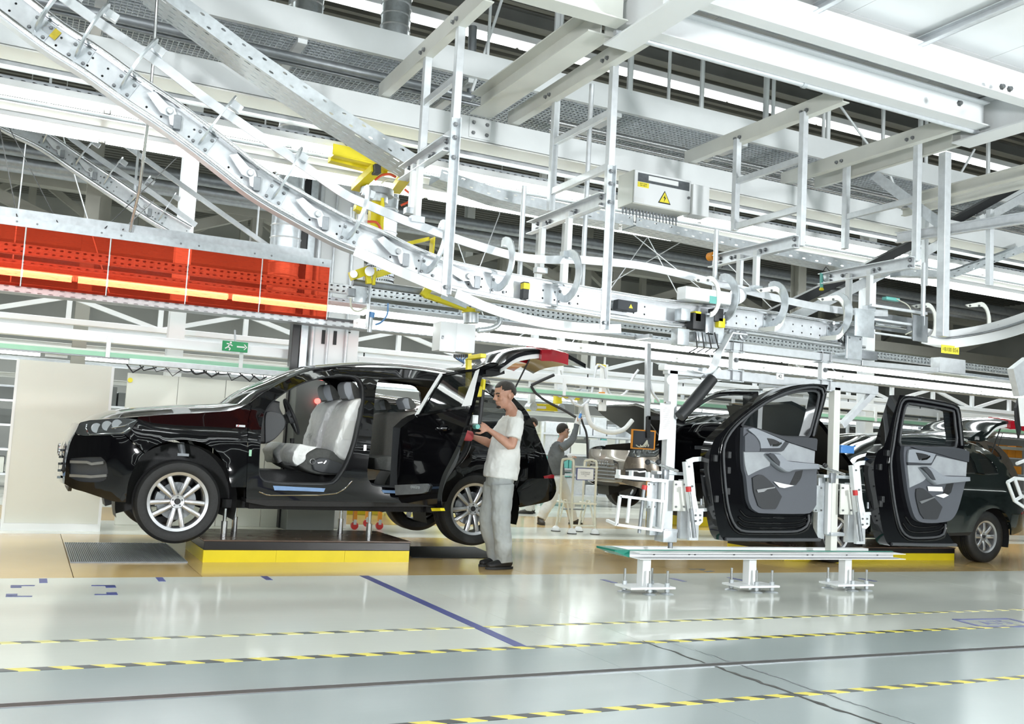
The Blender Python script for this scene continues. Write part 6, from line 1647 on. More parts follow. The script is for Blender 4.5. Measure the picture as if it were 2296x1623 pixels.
DB = dict(outer=[(695, 160), (800, 172), (1000, 206), (1120, 236), (1158, 252), (1168, 310), (1186, 420), (1202, 560), (1200, 690), (1196, 800), (1185, 900), (1150, 1030), (1105, 1120), (1070, 1165), (1070, 1240), (1105, 1300), (1145, 1355), (880, 1354), (620, 1352), (590, 1320), (560, 1230), (530, 1050), (505, 900), (490, 760), (496, 680), (522, 605), (568, 570), (600, 480), (650, 300)],
  window=[(762, 226), (900, 245), (1100, 282), (1124, 302), (1134, 420), (1146, 500), (1136, 578), (1000, 572), (705, 562), (692, 545), (706, 420), (735, 262)],
  seal=[(1050, 1180), (1040, 1250), (990, 1280), (850, 1290), (760, 1280), (700, 1220), (665, 1100), (640, 950), (625, 800), (620, 680), (640, 560), (660, 420), (690, 270), (715, 205), (770, 190), (900, 210), (1060, 240), (1130, 262), (1150, 300), (1165, 420), (1178, 560)],
  trim=[(704, 566), (1000, 574), (1132, 580), (1200, 604), (1196, 690), (1188, 800), (1198, 816), (1184, 855), (1165, 930), (1128, 1060), (1090, 1128), (1040, 1158), (920, 1170), (830, 1160), (782, 1115), (745, 990), (726, 890), (708, 750), (698, 640)],
  shoulder=[(745, 570), (1000, 577), (1130, 583), (1198, 607), (1194, 688), (1060, 655), (940, 620), (800, 590)],
  alu=[(724, 592), (780, 590), (935, 626), (905, 688), (880, 698), (716, 690), (716, 640)], inlay=[(716, 692), (882, 700), (908, 690), (938, 628), (945, 636), (902, 712), (720, 712)],
  alc=[(720, 714), (903, 714), (947, 638), (1190, 692), (1182, 800), (990, 795), (870, 808), (842, 840), (736, 890)],
  arm=[(800, 732), (840, 722), (885, 734), (940, 774), (1000, 798), (1192, 806), (1194, 838), (960, 864), (920, 868), (870, 822)], armdark=[(800, 732), (835, 724), (870, 760), (905, 830), (880, 826), (840, 780)],
  grille=[(790, 900), (840, 896), (920, 960), (995, 1042), (960, 1130), (938, 1140), (850, 1135), (815, 1080), (786, 960)],
  recess=[(776, 614), (830, 622), (882, 636), (864, 668), (800, 674)], pocket=[(1035, 862), (1092, 852), (1070, 930), (1030, 962), (1000, 950)],
  lever=[(806, 668), (850, 662), (876, 640)], papers=[[(875, 880), (990, 884), (996, 920), (882, 916)], [(938, 952), (1010, 936), (1042, 950), (1000, 972)]], silver=[(806, 998), (930, 960), (928, 968), (858, 1000), (822, 1016)],
  ridges=[[(735, 1120), (790, 1190), (880, 1205), (980, 1195), (1040, 1170)], [(715, 1170), (770, 1235), (880, 1245), (1000, 1230), (1045, 1195)]],
  sill=[(625, 1338), (880, 1344), (1135, 1346)], fit=[(560, 985), (545, 1020), (540, 730), (600, 620)])
make_door('front car door with arched window hung trim side out before mast', cvA, YD, DA)
make_door('rear car door with squarer window and two paper tags on its trim', cvB, YD, DB)
# the outer side of another front door behind, with mirror
YO = 7.75
of = door_on_plane(lambda x, y: (x, y), YO)
oo = catmull(of([(1492, 968), (1520, 940), (1560, 908), (1600, 886), (1640, 877), (1712, 877), (1706, 960), (1703, 1080), (1520, 1084), (1493, 1080)]), 3, True, 34)
ow = catmull(of([(1536, 948), (1560, 922), (1600, 896), (1640, 887), (1690, 886), (1684, 960), (1620, 958)]), 3, True, 34)
od = root('car_door', 'black front door showing its outer skin and mirror, behind the arched window', 'car door', PY(1600, 1084, YO))
ob('door_skin', panel(oo, [ow], lambda x, z: V((x, YO + .02 * ((z - 1.1) / .4) ** 2, z)), .1, .10, (0, 1, 0)), 'car_black', od, 40)
ob('window_glass', panel(ow, [], lambda x, z: V((x, YO + .02, z)), .2), 'glass_tint', od, 0)
ob('chrome_strip', MB().tube([V((x, YO - .006, z)) for x, z in resample(catmull(of([(1494, 962), (1520, 936), (1560, 904), (1600, 882), (1640, 874), (1708, 874)]), 4), 24)], .008, 6), 'chrome', od)
ob('pillar_film', MB().prism([V((x, YO - .004, z)) for x, z in of([(1702, 880), (1712, 880), (1706, 970), (1697, 968)])], (0, .004, 0)), 'white_sheet', od, 0)
for px_ in (1505, 1703):
    aa = PY(px_, 980, YO + .115); ob('door_support', MB().bar((aa.x, YCR, zbm), (aa.x, YO + .13, zbm), .04, .04).bar((aa.x, YO + .115, zbm + .02), (aa.x, YO + .115, aa.z - .2), .03, .03, up=(0, 1, 0)), 'galv', cr_, 0)
mi = catmull(of([(1534, 968), (1548, 950), (1575, 947), (1600, 952), (1612, 968), (1606, 982), (1575, 985), (1545, 980)]), 3, True)
ob('wing_mirror', puff(mi, YO - .20, YO - .04, .05), 'car_black', od, 50)
ob('mirror_stalk', MB().box(PY(1590, 985, YO - .06), (.10, .14, .05)), 'car_black', od, 0, .01)
ob('door_handle', MB().bar(PY(1558, 1003, YO - .03), PY(1595, 1004, YO - .03), .02, .035), 'grey_plastic', od, 0, .006)

# ---- guide bench on the floor
YBN = 7.15
a, b = PY(1412, 1236, YBN), PY(2002, 1249, YBN); zbn = (a.z + b.z) / 2
gb_ = root('guide_bench', 'low white guide rail bench with three anchored feet under the hanging doors', 'guide rail', PZ(1690, 1322, 0))
ob('bench_rail', MB().chan((a.x, YBN, zbn), (b.x, YBN, zbn), .055, .16, .006, flip=1), 'white_sheet', gb_, 0)
ob('bench_rail', MB().chan((a.x, YBN + .32, zbn), (b.x, YBN + .32, zbn), .055, .08, .006, flip=-1), 'white_sheet', gb_, 0)
ob('green_wear_strip', MB().prism([(a.x - .14, YBN - .005, zbn + .030), (b.x, YBN - .005, zbn + .030), (b.x, YBN + .02, zbn + .030), (a.x - .14, YBN + .02, zbn + .030)], (0, 0, .006)), 'green_plastic', gb_, 0)
ob('green_end', MB().prism([(a.x - .15, YBN, zbn + .02), (a.x, YBN, zbn - .03), (a.x, YBN, zbn + .035), (a.x - .15, YBN, zbn + .036)], (0, .30, 0)), 'green_plastic', gb_, 0)
bolts(gb_, [(a.x + (b.x - a.x) * t, YBN - .004, zbn) for t in (.08, .2, .22, .36, .5, .64, .66, .8, .93)], -1, .5)
for px, py in ((1452, 1318), (1690, 1314), (1905, 1316)):
    x = PY(px, 1290, YBN).x
    ob('bench_leg', MB().box((x, YBN + .06, (zbn - .03 + .06) / 2), (.085, .09, zbn - .09)), 'white_sheet', gb_, 0, .004)
    ob('leg_head', MB().box((x + .05, YBN + .08, zbn - .035), (.24, .22, .014)), 'white_sheet', gb_, 0)
    fp = ob('foot_plate', MB().box((x + .02, YBN + .06, .055), (.46, .26, .018)), 'white_sheet', gb_, 0, .003)
    for ox, oy in ((-.14, .14), (.00, -.04), (.18, -.04), (.14, .14)):
        st_ = ob('anchor_stud', MB().cyl((x + ox, YBN + oy, .012), (x + ox, YBN + oy, .20), .012, 10), 'steel', fp, 60)
        ob('anchor_nut', MB().tube([(x + ox, YBN + oy, .064), (x + ox, YBN + oy, .095)], .022, 6).tube([(x + ox, YBN + oy, .02), (x + ox, YBN + oy, .044)], .022, 6), 'galv', st_, 0)
        ob('floor_pad', MB().lathe([(0, .014), (.03, .012), (.055, .006), (.06, 0.001)], 20, Matrix.Translation((x + ox, YBN + oy, 0))), 'galv', st_, 60)
# ------------------------------------------------------------------ the other cars
S3 = (PZ(2213, 1262, 0).x - PZ(1871, 1262, 0).x) / WB
y3 = PZ(2213, 1262, 0).y
T3 = Matrix.Translation((PZ(1871, 1262, 0).x, y3 + .95 * S3, 0)) @ Matrix.Scale(S3, 4)
suv('sport_utility_car', 'dark green car with raised bonnet and open tailgate behind the hanging doors', T3, 'car_green', WHEEL_B, hood_up=0.85, glass='glass_dark')
pbz = PY(1425, 1050, 14.1)
TB = Matrix.Translation((pbz.x + .93, 14.1 + .95, .22))
suv('sport_utility_car', 'bronze car with raised bonnet beyond the tube trolley', TB, 'car_bronze', WHEEL_B, hood_up=0.6, hatch_up=False)
suv('sport_utility_car', 'dark brown car on the far line seen through the open rear doorway', Matrix.Translation((pbz.x - 6.6, 15.2 + .95, .10)), 'car_brown', WHEEL_B, hatch_up=False)
suv('sport_utility_car', 'bronze car on the far line behind the blue box', Matrix.Translation((pbz.x + 7.4, 15.2 + .95, .22)), 'car_bronze', WHEEL_B, hatch_up=True)
# supports under the far cars
for i, (x, y, z) in enumerate(((pbz.x + 2.4, 15.05, .30), (pbz.x - 5.1, 16.15, .18), (pbz.x + 8.9, 16.15, .30))):
    platform(x - 1.1, x + 1.1, y - .6, y + .6, z, ['lift platform under the bronze car with raised bonnet', 'lift platform under the dark brown car', 'lift platform under the far bronze car with open tailgate'][i], [(x - .8, y - .4, z + .22), (x + .8, y - .4, z + .22)])
# ------------------------------------------------------------------ people
def ell(mb, c, r, R=None, n=16, m=10):
    c = V(c); rings = []
    for i in range(1, m):
        th = PI * i / m; ring = []
        for k in range(n):
            ph = 2 * PI * k / n; p = V((r[0] * math.sin(th) * math.cos(ph), r[1] * math.sin(th) * math.sin(ph), r[2] * math.cos(th)))
            ring.append(c + (R @ p if R else p))
        rings.append(ring)
    return mb.loft(rings, True, True)
def limb(mb, pts, rad, lat=None, n=14, sub=4):
    # smooth tapering limb; rad entries r or (lateral, depth)
    P = [V(p) for p in pts]; Q = []; Rr = []
    for i in range(len(P) - 1):
        p0 = P[i - 1] if i else P[i] * 2 - P[i + 1]; p3 = P[i + 2] if i + 2 < len(P) else P[i + 1] * 2 - P[i]
        for k in range(sub):
            t = k / sub; p1, p2 = P[i], P[i + 1]
            Q.append(.5 * ((2 * p1) + (p2 - p0) * t + (2 * p0 - 5 * p1 + 4 * p2 - p3) * t * t + (3 * p1 - p0 - 3 * p2 + p3) * t ** 3))
            a, b = rad[i], rad[i + 1]; a = a if isinstance(a, tuple) else (a, a); b = b if isinstance(b, tuple) else (b, b)
            w = t * t * (3 - 2 * t); Rr.append((a[0] + (b[0] - a[0]) * w, a[1] + (b[1] - a[1]) * w))
    Q.append(P[-1]); e = rad[-1]; Rr.append(e if isinstance(e, tuple) else (e, e))
    rings = []; lat = V(lat or (0, 1, 0))
    for i, p in enumerate(Q):
        d = (Q[min(i + 1, len(Q) - 1)] - Q[max(i - 1, 0)]).normalized()
        a = lat - d * lat.dot(d)
        if a.length < .05: a = V((1, 0, 0)) - d * d.x
        a.normalize(); b = d.cross(a)
        rings.append([p + a * Rr[i][0] * math.cos(2 * PI * k / n) + b * Rr[i][1] * math.sin(2 * PI * k / n) for k in range(n)])
    return mb.loft(rings, True, True)
def hand(mb, wrist, fwd, nrm, curl, s=1.0, thumb=1):
    # palm with five fingers; nrm points out of the back of the hand
    f = V(fwd).normalized(); nn = V(nrm); nn = (nn - f * nn.dot(f)).normalized(); sd = f.cross(nn) * thumb
    w = V(wrist)
    limb(mb, [w, w + f * .045 * s, w + f * .092 * s], [(.030 * s, .019 * s), (.042 * s, .017 * s), (.042 * s, .014 * s)], sd, 12, 3)
    for k, (o, L) in enumerate(((-.031, .070), (-.011, .082), (.010, .086), (.030, .077))):
        p = w + f * .088 * s + sd * o * s; d = f.copy(); pts = [p]; c = curl[k] if isinstance(curl, (list, tuple)) else curl
        for seg in (.45, .32, .23):
            R = Matrix.Rotation(c, 3, sd if thumb > 0 else sd); d = Matrix.Rotation(-c * thumb, 3, f.cross(nn)) @ d
            p = p + d * L * seg * s; pts.append(p)
        limb(mb, pts, [.0095 * s, .009 * s, .0082 * s, .006 * s], sd, 8, 2)
    t0 = w + f * .030 * s + sd * .034 * s; td = (f * .6 + sd * .75 - nn * .25).normalized(); t1 = t0 + td * .040 * s
    td2 = (f * .9 + sd * .2 - nn * .45).normalized(); t2 = t1 + td2 * .030 * s; t3 = t2 + (td2 - nn * .3).normalized() * .022 * s
    limb(mb, [t0 - td * .01, t1, t2, t3], [.014 * s, .012 * s, .010 * s, .007 * s], nn, 8, 2)
def remeshed(o, vox, smooth_it=4, fac=.5, fold=0.0, fsize=.09):
    md = o.modifiers.new('skin', 'REMESH'); md.mode = 'VOXEL'; md.voxel_size = vox; md.use_smooth_shade = True
    sm_ = o.modifiers.new('soften', 'SMOOTH'); sm_.iterations = smooth_it; sm_.factor = fac
    if fold:
        tx_ = bpy.data.textures.new('folds', 'CLOUDS'); tx_.noise_scale = fsize; tx_.noise_depth = 2
        dp = o.modifiers.new('folds', 'DISPLACE'); dp.texture = tx_; dp.strength = fold; dp.mid_level = .5; dp.texture_coords = 'GLOBAL'
    return o
def person(label, J, s, face, look, shirt, trousers, shoes, long_sleeve, hands, hair='hair_dark', skin='skin', vox=.007, fat=1.0, toes=None, beard=False):
    lat = (J['SR'] - J['SL']).normalized(); fd = V(face).normalized()
    body = MB()
    spine = [J['P'] - V((0, 0, .06 * s)), J['P'], J['W'], J['C'], (J['SL'] + J['SR']) / 2 + V((0, 0, .0)), J['N']]
    limb(body, spine, [(.14 * s, .11 * s), (.16 * s, .12 * s), (.145 * s, .115 * s * fat), (.165 * s, .115 * s), (.15 * s, .085 * s), (.058 * s, .06 * s)], lat, 18, 4)
    limb(body, [J['N'] - V((0, 0, .05 * s)), J['N'], J['H'] - V((0, 0, .05 * s))], [.062 * s, .056 * s, .052 * s], lat, 14, 3)
    for k in 'LR':
        limb(body, [J['S' + k], (J['S' + k] + J['E' + k]) / 2, J['E' + k], J['E' + k].lerp(J['A' + k], .3), J['A' + k]], [.055 * s, .050 * s, .041 * s, .044 * s, (.030 * s, .024 * s)], lat, 12, 3)
        limb(body, [J['T' + k], J['K' + k], J['K' + k].lerp(J['F' + k], .35), J['F' + k]], [.085 * s, .055 * s, .056 * s, .038 * s], lat, 12, 3)
        h = hands[k]; hand(body, J['A' + k], h[0], h[1], h[2], s * 1.05, h[3])
    # head
    lk = V(look).normalized(); rt_ = lk.cross(V((0, 0, 1))).normalized(); up = rt_.cross(lk)
    R = Matrix(((lk.x, rt_.x, up.x), (lk.y, rt_.y, up.y), (lk.z, rt_.z, up.z))); H = J['H']
    hs_ = s * 1.16; q = lambda a, b, c: H + R @ V((a * hs_, b * hs_, c * hs_))
    ell(body, q(-.012, 0, .030), (.098 * hs_, .076 * hs_, .092 * hs_), R); ell(body, q(.022, 0, -.035), (.066 * hs_, .058 * hs_, .080 * hs_), R)
    ell(body, q(.060, 0, -.088), (.026 * hs_, .028 * hs_, .022 * hs_), R); ell(body, q(.068, 0, .022), (.022 * hs_, .056 * hs_, .020 * hs_), R)
    limb(body, [q(.082, 0, .018), q(.100, 0, -.012), q(.108, 0, -.026)], [.010 * hs_, .013 * hs_, .016 * hs_], rt_, 8, 3)
    ell(body, q(.081, 0, -.052), (.014 * hs_, .026 * hs_, .008 * hs_), R, 10, 6); ell(body, q(.078, 0, -.064), (.014 * hs_, .022 * hs_, .009 * hs_), R, 10, 6)
    for sg in (-1, 1):
        ell(body, q(-.006, sg * .078, -.008), (.018 * hs_, .009 * hs_, .032 * hs_), R, 10, 6); ell(body, q(.062, sg * .038, -.020), (.022 * hs_, .022 * hs_, .020 * hs_), R, 10, 6)
    b = ob('person', body, skin, None, 60, label=label, cat='person'); remeshed(b, vox, 3)
    for sg in (-1, 1):
        ob('eye', ell(MB(), q(.082, sg * .032, .004), (.007 * hs_, .011 * hs_, .006 * hs_), R, 10, 6), 'eye_dark', b, 60)
        ob('eyebrow', MB().tube([q(.090, sg * .014, .026), q(.090, sg * .034, .031), q(.076, sg * .052, .026)], .0055 * hs_, 6), hair, b, 60)
    if beard: ob('beard', ell(MB(), q(.068, 0, -.090), (.026 * hs_, .026 * hs_, .016 * hs_), R, 12, 8), hair, b, 60)
    # short hair: cap over the skull, leaving face and ears free
    hm = MB(); sph = ell(MB(), (0, 0, 0), (1, 1, 1), None, 36, 24); keep = []
    for f in sph.f:
        c = sum((V(sph.v[i]) for i in f), V()) / len(f)
        ear = abs(c.y) > .8 and c.z < .08 and c.x > -.25
        if (c.x < .55 and c.z > -.05 - .55 * max(0, -c.x) and not ear) or c.z > .62 - .1 * c.x: keep.append(f)
    hm.v = [tuple(q(-.014 + .104 * v[0], .081 * v[1], .030 + .099 * v[2])) for v in sph.v]; hm.f = keep
    ho = ob('hair', hm, hair, b, 60); so_ = ho.modifiers.new('thick', 'SOLIDIFY'); so_.thickness = .014 * hs_; so_.offset = -1
    # clothing
    t = MB(); g = .016
    limb(t, [J['P'] - V((0, 0, .02 * s)), J['P'].lerp(J['W'], .5), J['W'], J['C'], (J['SL'] + J['SR']) / 2 + V((0, 0, .012)), J['N'] - V((0, 0, .035 * s))], [(.185 * s, .155 * s * fat), (.180 * s, .158 * s * fat), (.175 * s, .150 * s * fat), (.19 * s, .138 * s), (.17 * s, .105 * s), (.082 * s, .078 * s)], lat, 22, 4)
    for k in 'LR':
        e = J['S' + k].lerp(J['E' + k], .72)
        if long_sleeve: limb(t, [J['S' + k], J['E' + k], J['A' + k]], [.082 * s, .064 * s, .045 * s], lat, 14, 5)
        else: limb(t, [J['S' + k], J['S' + k].lerp(e, .5), e], [.080 * s, .082 * s, .080 * s], lat, 14, 4)
    remeshed(ob('shirt', t, shirt, b, 60), vox * 1.2, 4, .5, .022)
    p = MB()
    limb(p, [J['P'] + V((0, 0, .09 * s)), J['P'], J['P'] - V((0, 0, .10 * s))], [(.165 * s, .135 * s * fat), (.175 * s, .145 * s), (.165 * s, .135 * s)], lat, 20, 3)
    for k in 'LR': limb(p, [J['T' + k], J['T' + k].lerp(J['K' + k], .55), J['K' + k], J['K' + k].lerp(J['F' + k], .6), J['F' + k] + V((0, 0, -.02 * s))], [.118 * s, .105 * s, .092 * s, .086 * s, .082 * s], lat, 16, 4)
    remeshed(ob('trousers', p, trousers, b, 60), vox * 1.2, 4, .5, .030, .11)
    for k in 'LR':
        d = V(toes[k] if toes else fd); d.z = 0; d.normalize(); a = J['F' + k]; z0 = J.get('Z' + k, 0.0)
        sh = MB(); fl_ = lambda o, z: V((a.x, a.y, 0)) + d * o * s + V((0, 0, z0 + z * s)); sl_ = V((-d.y, d.x, 0))
        limb(sh, [fl_(-.085, .045), fl_(-.05, .055), fl_(.03, .055), fl_(.11, .042), fl_(.175, .036), fl_(.20, .034)], [(.030 * s, .035 * s), (.040 * s, .052 * s), (.044 * s, .052 * s), (.048 * s, .040 * s), (.042 * s, .032 * s), (.015 * s, .018 * s)], sl_, 14, 3)
        limb(sh, [fl_(-.02, .06), fl_(-.02, .12)], [.048 * s, .050 * s], sl_, 14, 3)
        so2 = ob('shoe', sh, shoes, b, 60); remeshed(so2, .007, 2)
        ob('shoe_sole', MB().prism([fl_(o, .002) + sl_ * w_ * s for o, w_ in ((-.10, .02), (-.10, -.02), (-.05, -.045), (.05, -.045), (.13, -.052), (.20, -.025), (.215, 0), (.20, .025), (.13, .052), (.05, .045), (-.05, .045))], (0, 0, .022 * s)), 'rubber', so2, 40)
    return b
YM1 = PZ(1112, 1276, 0).y + .10
m1 = lambda x, y, o=0.0: PY(x, y, YM1 + o)
J1_ = dict(H=m1(1131, 886), N=m1(1147, 918), C=m1(1138, 972), W=m1(1128, 1030), P=m1(1122, 1068), SL=m1(1158, 941, -.18), SR=m1(1142, 941, .18), EL=m1(1147, 1000, -.24), ER=m1(1102, 994, .22), AL=m1(1094, 962, -.18), AR=m1(1056, 978, .14),
  TL=m1(1126, 1085, -.09), TR=m1(1112, 1085, .09), KL=m1(1124, 1172, -.10), KR=m1(1094, 1168, .10), FL=m1(1130, 1256, -.09), FR=m1(1114, 1250, .12))
gun_dir = (m1(1068, 950, -.16) - J1_['AL'])
wk1 = person('worker in white T-shirt and grey trousers holding a handle beside the open door', J1_, 1.0, (-1, -.15, 0), (-.95, -.10, -.22), 'shirt_white', 'trouser_grey', 'shoe_black', False,
  {'L': (gun_dir, (-.3, -.9, .3), [.55, .75, .8, .85], -1), 'R': ((-1, .1, .0), (0, -.5, .8), .35, 1)}, fat=1.12, beard=True)
ob('work_glove', limb(MB(), [m1(1056, 978, .14), m1(1044, 976, .13), m1(1036, 972, .12)], [.050, .055, .045]), 'glove_red', wk1, 60)
# worker in grey sweater, striding on the far side
p2 = PZ(1225, 1176, 0); Y2_ = p2.y + .12
m2 = lambda x, y, o=0.0: PY(x, y, Y2_ + o)
J2_ = dict(H=m2(1263, 967), N=m2(1255, 992), C=m2(1247, 1020), W=m2(1245, 1045), P=m2(1246, 1062), SL=m2(1243, 1003, .16), SR=m2(1258, 1005, -.18), EL=m2(1250, 1030, .25), ER=m2(1283, 985, -.24), AL=m2(1275, 1024, .2), AR=m2(1294, 950, -.2),
  TL=m2(1252, 1070, .09), TR=m2(1242, 1070, -.09), KL=m2(1272, 1118, .10), KR=m2(1238, 1118, -.10), FL=m2(1286, 1164, .12), FR=m2(1212, 1160, -.10))
wk2 = person('worker in grey sweater and pale trousers raising a gloved hand near the tube trolley', J2_, .95, (1, .25, 0), (.95, .25, .12), 'sweater_grey', 'trouser_pale', 'shoe_brown', True,
  {'L': ((1, .1, .2), (0, 0, 1), .4, 1), 'R': ((.35, 0, .95), (.8, -.5, -.2), .9, -1)}, skin='skin_pale', vox=.010, toes={'L': (1, .2, 0), 'R': (-.2, -.9, 0)})
for k, d in (('L', V((.06, 0, .02))), ('R', V((.02, 0, .07)))):
    ob('work_glove', limb(MB(), [J2_['A' + k] - d * .6, J2_['A' + k] + d * .3, J2_['A' + k] + d * 1.3], [.044, .052, .044]), 'glove_white', wk2, 60)
ob('safety_glasses', MB().box(J2_['H'] + V((.07, -.03, .0)), (.04, .10, .03)), 'glass_clear', wk2, 0, .006)
tl2 = root('hand_tool', 'small blue handheld tool in the raised gloved hand', 'tool', J2_['AR'] + V((.02, 0, .10)))
ob('tool_body', MB().cyl(J2_['AR'] + V((.02, -.02, .06)), J2_['AR'] + V((.05, -.02, .17)), .022, 12), 'blue_plastic', tl2, 60)
ob('tool_tip', MB().cyl(J2_['AR'] + V((.05, -.02, .17)), J2_['AR'] + V((.06, -.02, .22)), .010, 10), 'steel', tl2, 60)
# a third worker mostly hidden behind the black car
p3 = PZ(1183, 1152, 0); Y3_ = p3.y + .1
m3 = lambda x, y, o=0.0: PY(x, y, Y3_ + o)
J3_ = dict(H=m3(1192, 952), N=m3(1192, 974), C=m3(1194, 1000), W=m3(1196, 1024), P=m3(1196, 1042), SL=m3(1196, 985, .17), SR=m3(1196, 985, -.17), EL=m3(1192, 1012, .24), ER=m3(1194, 1012, -.24), AL=m3(1178, 1018, .2), AR=m3(1180, 1018, -.2),
  TL=m3(1196, 1050, .09), TR=m3(1196, 1050, -.09), KL=m3(1192, 1096, .1), KR=m3(1190, 1096, -.1), FL=m3(1190, 1142, .1), FR=m3(1185, 1143, -.1))
person('worker in white shirt and pale trousers standing behind the rear bumper of the black car', J3_, .93, (-1, .1, 0), (-1, .1, -.1), 'shirt_white', 'trouser_pale', 'shoe_brown', True,
  {'L': ((-1, 0, 0), (0, 0, 1), .4, -1), 'R': ((-1, 0, 0), (0, 0, 1), .4, 1)}, vox=.012)
# ------------------------------------------------------------------ yellow lifting arm
YY = 8.75
ya_ = root('lifting_arm', 'yellow lifting manipulator hanging from the lamp gantry over the black car', 'manipulator', PY(850, 560, YY))
g7 = lambda x, y, o=0.0: PY(700 + x / 3.864, 300 + y / 3.864, YY + o)
def yb(nm, a, b, w, h, m='yellow_paint', up=(0, 0, 1), par=None, bev=.004): return ob(nm, MB().bar(a, b, w, h, up), m, par or ya_, 0, bev)
yb('top_rail', g7(175, 165, -.1), g7(905, 335, -.1), .12, .07)
yb('top_rail', g7(178, 130, -.16), g7(640, 225, -.16), .012, .10)
yb('top_rail', g7(150, 210, .02), g7(640, 330, .02), .10, .07)
for a, b in (((380, 470), (555, 300)), ((720, 490), (825, 345))):
    yb('cross_arm', g7(*a, .25), g7(*b, -.25), .10, .07); yb('bumper_pad', g7(b[0], b[1] - 30, -.26), g7(b[0] + 2, b[1] + 50, -.26), .06, .10, 'black_plastic', up=(0, -1, 0))
c = g7(560, 510, .1)
ob('slewing_ring', MB().cyl(c + V((0, 0, -.03)), c + V((0, 0, .03)), .16, 32), 'galv_dark', ya_, 60)
ob('slewing_ring', MB().cyl(c + V((0, 0, -.10)), c + V((0, 0, -.03)), .11, 32), 'galv', ya_, 60)
yb('column', g7(560, 560, .1), g7(545, 900, .1), .13, .10, up=(0, 1, 0)); yb('column_side', g7(430, 600, .05), g7(400, 680, .05), .10, .12, up=(0, 1, 0))
yb('column', g7(600, 560, .02), g7(590, 880, .02), .03, .08, up=(0, 1, 0))
ob('cylinder', MB().cyl(g7(440, 700, -.02), g7(430, 980, -.02), .045, 16), 'white_sheet', ya_, 60); ob('cylinder_rod', MB().cyl(g7(360, 640, .1), g7(355, 830, .1), .03, 12), 'galv', ya_, 60)
yb('upper_link', g7(725, 975, .1), g7(1010, 910, .1), .06, .035); yb('link_plate', g7(1045, 900, .05), g7(1030, 1070, .05), .015, .11, up=(0, 1, 0))
yb('lower_link', g7(540, 1225, .1), g7(680, 1185, .1), .07, .06); yb('lower_link', g7(330, 1235, -.02), g7(480, 1185, -.02), .08, .08)
yb('lower_bracket', g7(475, 1150, -.05), g7(490, 1300, -.05), .05, .05, up=(0, 1, 0)); yb('lower_bracket', g7(540, 1160, -.05), g7(530, 1310, -.05), .03, .03, up=(0, 1, 0))
ob('pivot', MB().cyl(g7(498, 1190, -.14), g7(498, 1190, .1), .045, 20), 'steel', ya_, 60); ob('pivot', MB().cyl(g7(360, 1215, -.12), g7(360, 1215, .1), .035, 20), 'steel', ya_, 60)
ob('horizontal_tube', MB().cyl(g7(350, 1285, .05), g7(985, 1370, .05), .035, 14), 'galv_dark', ya_, 60)
yb('fore_arm', g7(960, 1350, -.02), g7(1010, 1390, -.02), .06, .10); yb('fore_arm', g7(985, 1400, -.02), g7(1400, 1540, -.02), .07, .045); yb('fore_arm_cover', g7(1120, 1400, -.05), g7(1340, 1490, -.05), .02, .06, 'galv')
ob('swivel', MB().cyl(g7(1375, 1530, 0), g7(1375, 1640, 0), .075, 24), 'galv', ya_, 60); ob('swivel_ring', MB().cyl(g7(1375, 1520, 0), g7(1375, 1550, 0), .09, 24), 'yellow_paint', ya_, 60)
for pts, m_, r_ in ((((545, 400), (600, 360), (670, 350), (725, 375)), 'cable_red', .012), (((800, 480), (850, 520), (845, 580), (770, 620)), 'cable_red', .012), (((480, 760), (560, 770), (600, 850), (590, 910)), 'cable_red', .012), (((600, 430), (640, 400), (690, 400)), 'cable_cream', .009)):
    ob('hose', MB().tube(catmull([g7(*p, -.1) for p in pts], 6), r_, 6), m_, ya_, 60)
ob('hanger_foot', MB().prism([g7(230, 25, .1), g7(415, 65, .1), g7(370, 105, .1), g7(300, 100, .1)], (0, .12, 0)).bar(g7(320, 90, .16), g7(318, 150, .16), .04, .04, up=(0, 1, 0)), 'galv_dark', ya_, 0)
# white control box carried by the arm, grips held by the worker
cb_ = root('control_box', 'white control box with cable glands hanging from the yellow arm', 'control box', PY(1028, 795, 8.6))
h4 = lambda x, y, o=0.0: PY(960 + x / 2.8875, 680 + y / 2.8875, 8.6 + o)
pbox(cb_, 'box_body', 989, 719, 1064, 792, 8.5, .20, 'white_sheet', .006); pbox(cb_, 'box_door', 989, 720, 1021, 790, 8.485, .014, 'white_sheet', .003); pbox(cb_, 'box_lock', 991, 752, 995, 760, 8.48, .01, 'bolt_steel', .001)
for k in range(8):
    a = h4(170 + 12 * k, 330, -.02); ob('cable_gland', MB().cyl(a, a + V((0, 0, -.03)), .009, 8), 'black_plastic', cb_, 60)
    ob('cable', MB().tube(catmull([a + V((0, 0, -.03)), h4(190 + 6 * k, 365, -.02), h4(232, 390, -.02)], 4), .005, 5), 'cable_blue' if k % 2 else 'cable_black', cb_, 60)
hs = catmull([h4(310, 35), h4(380, 40), h4(440, 60), h4(465, 100), h4(450, 140), h4(400, 165), h4(320, 175)], 8)
ob('corrugated_hose', MB().tube(hs, [.026 + .005 * (i % 2) for i in range(len(hs))], 10), 'galv', cb_, 60)
GO = .34
gp_ = root('grip_handle', 'tall yellow post with yellow and black grips held by the worker', 'tool', PY(1046, 960, 8.55))
ob('post', MB().bar(h4(262, 325, GO), h4(262, 640, GO), .05, .05, up=(0, 1, 0)), 'yellow_paint', gp_, 0, .004); zq_ = h4(262, 332, GO); ob('post_bracket', MB().bar(V((zq_.x, 8.58, PY(1046, 794, 8.6).z)), V((zq_.x, 8.6 + GO + .02, PY(1046, 794, 8.6).z)), .06, .04), 'yellow_paint', gp_, 0, .004); pbox(gp_, 'yellow_block', 1060, 864, 1082, 890, 8.60, .36, 'yellow_paint', .008)
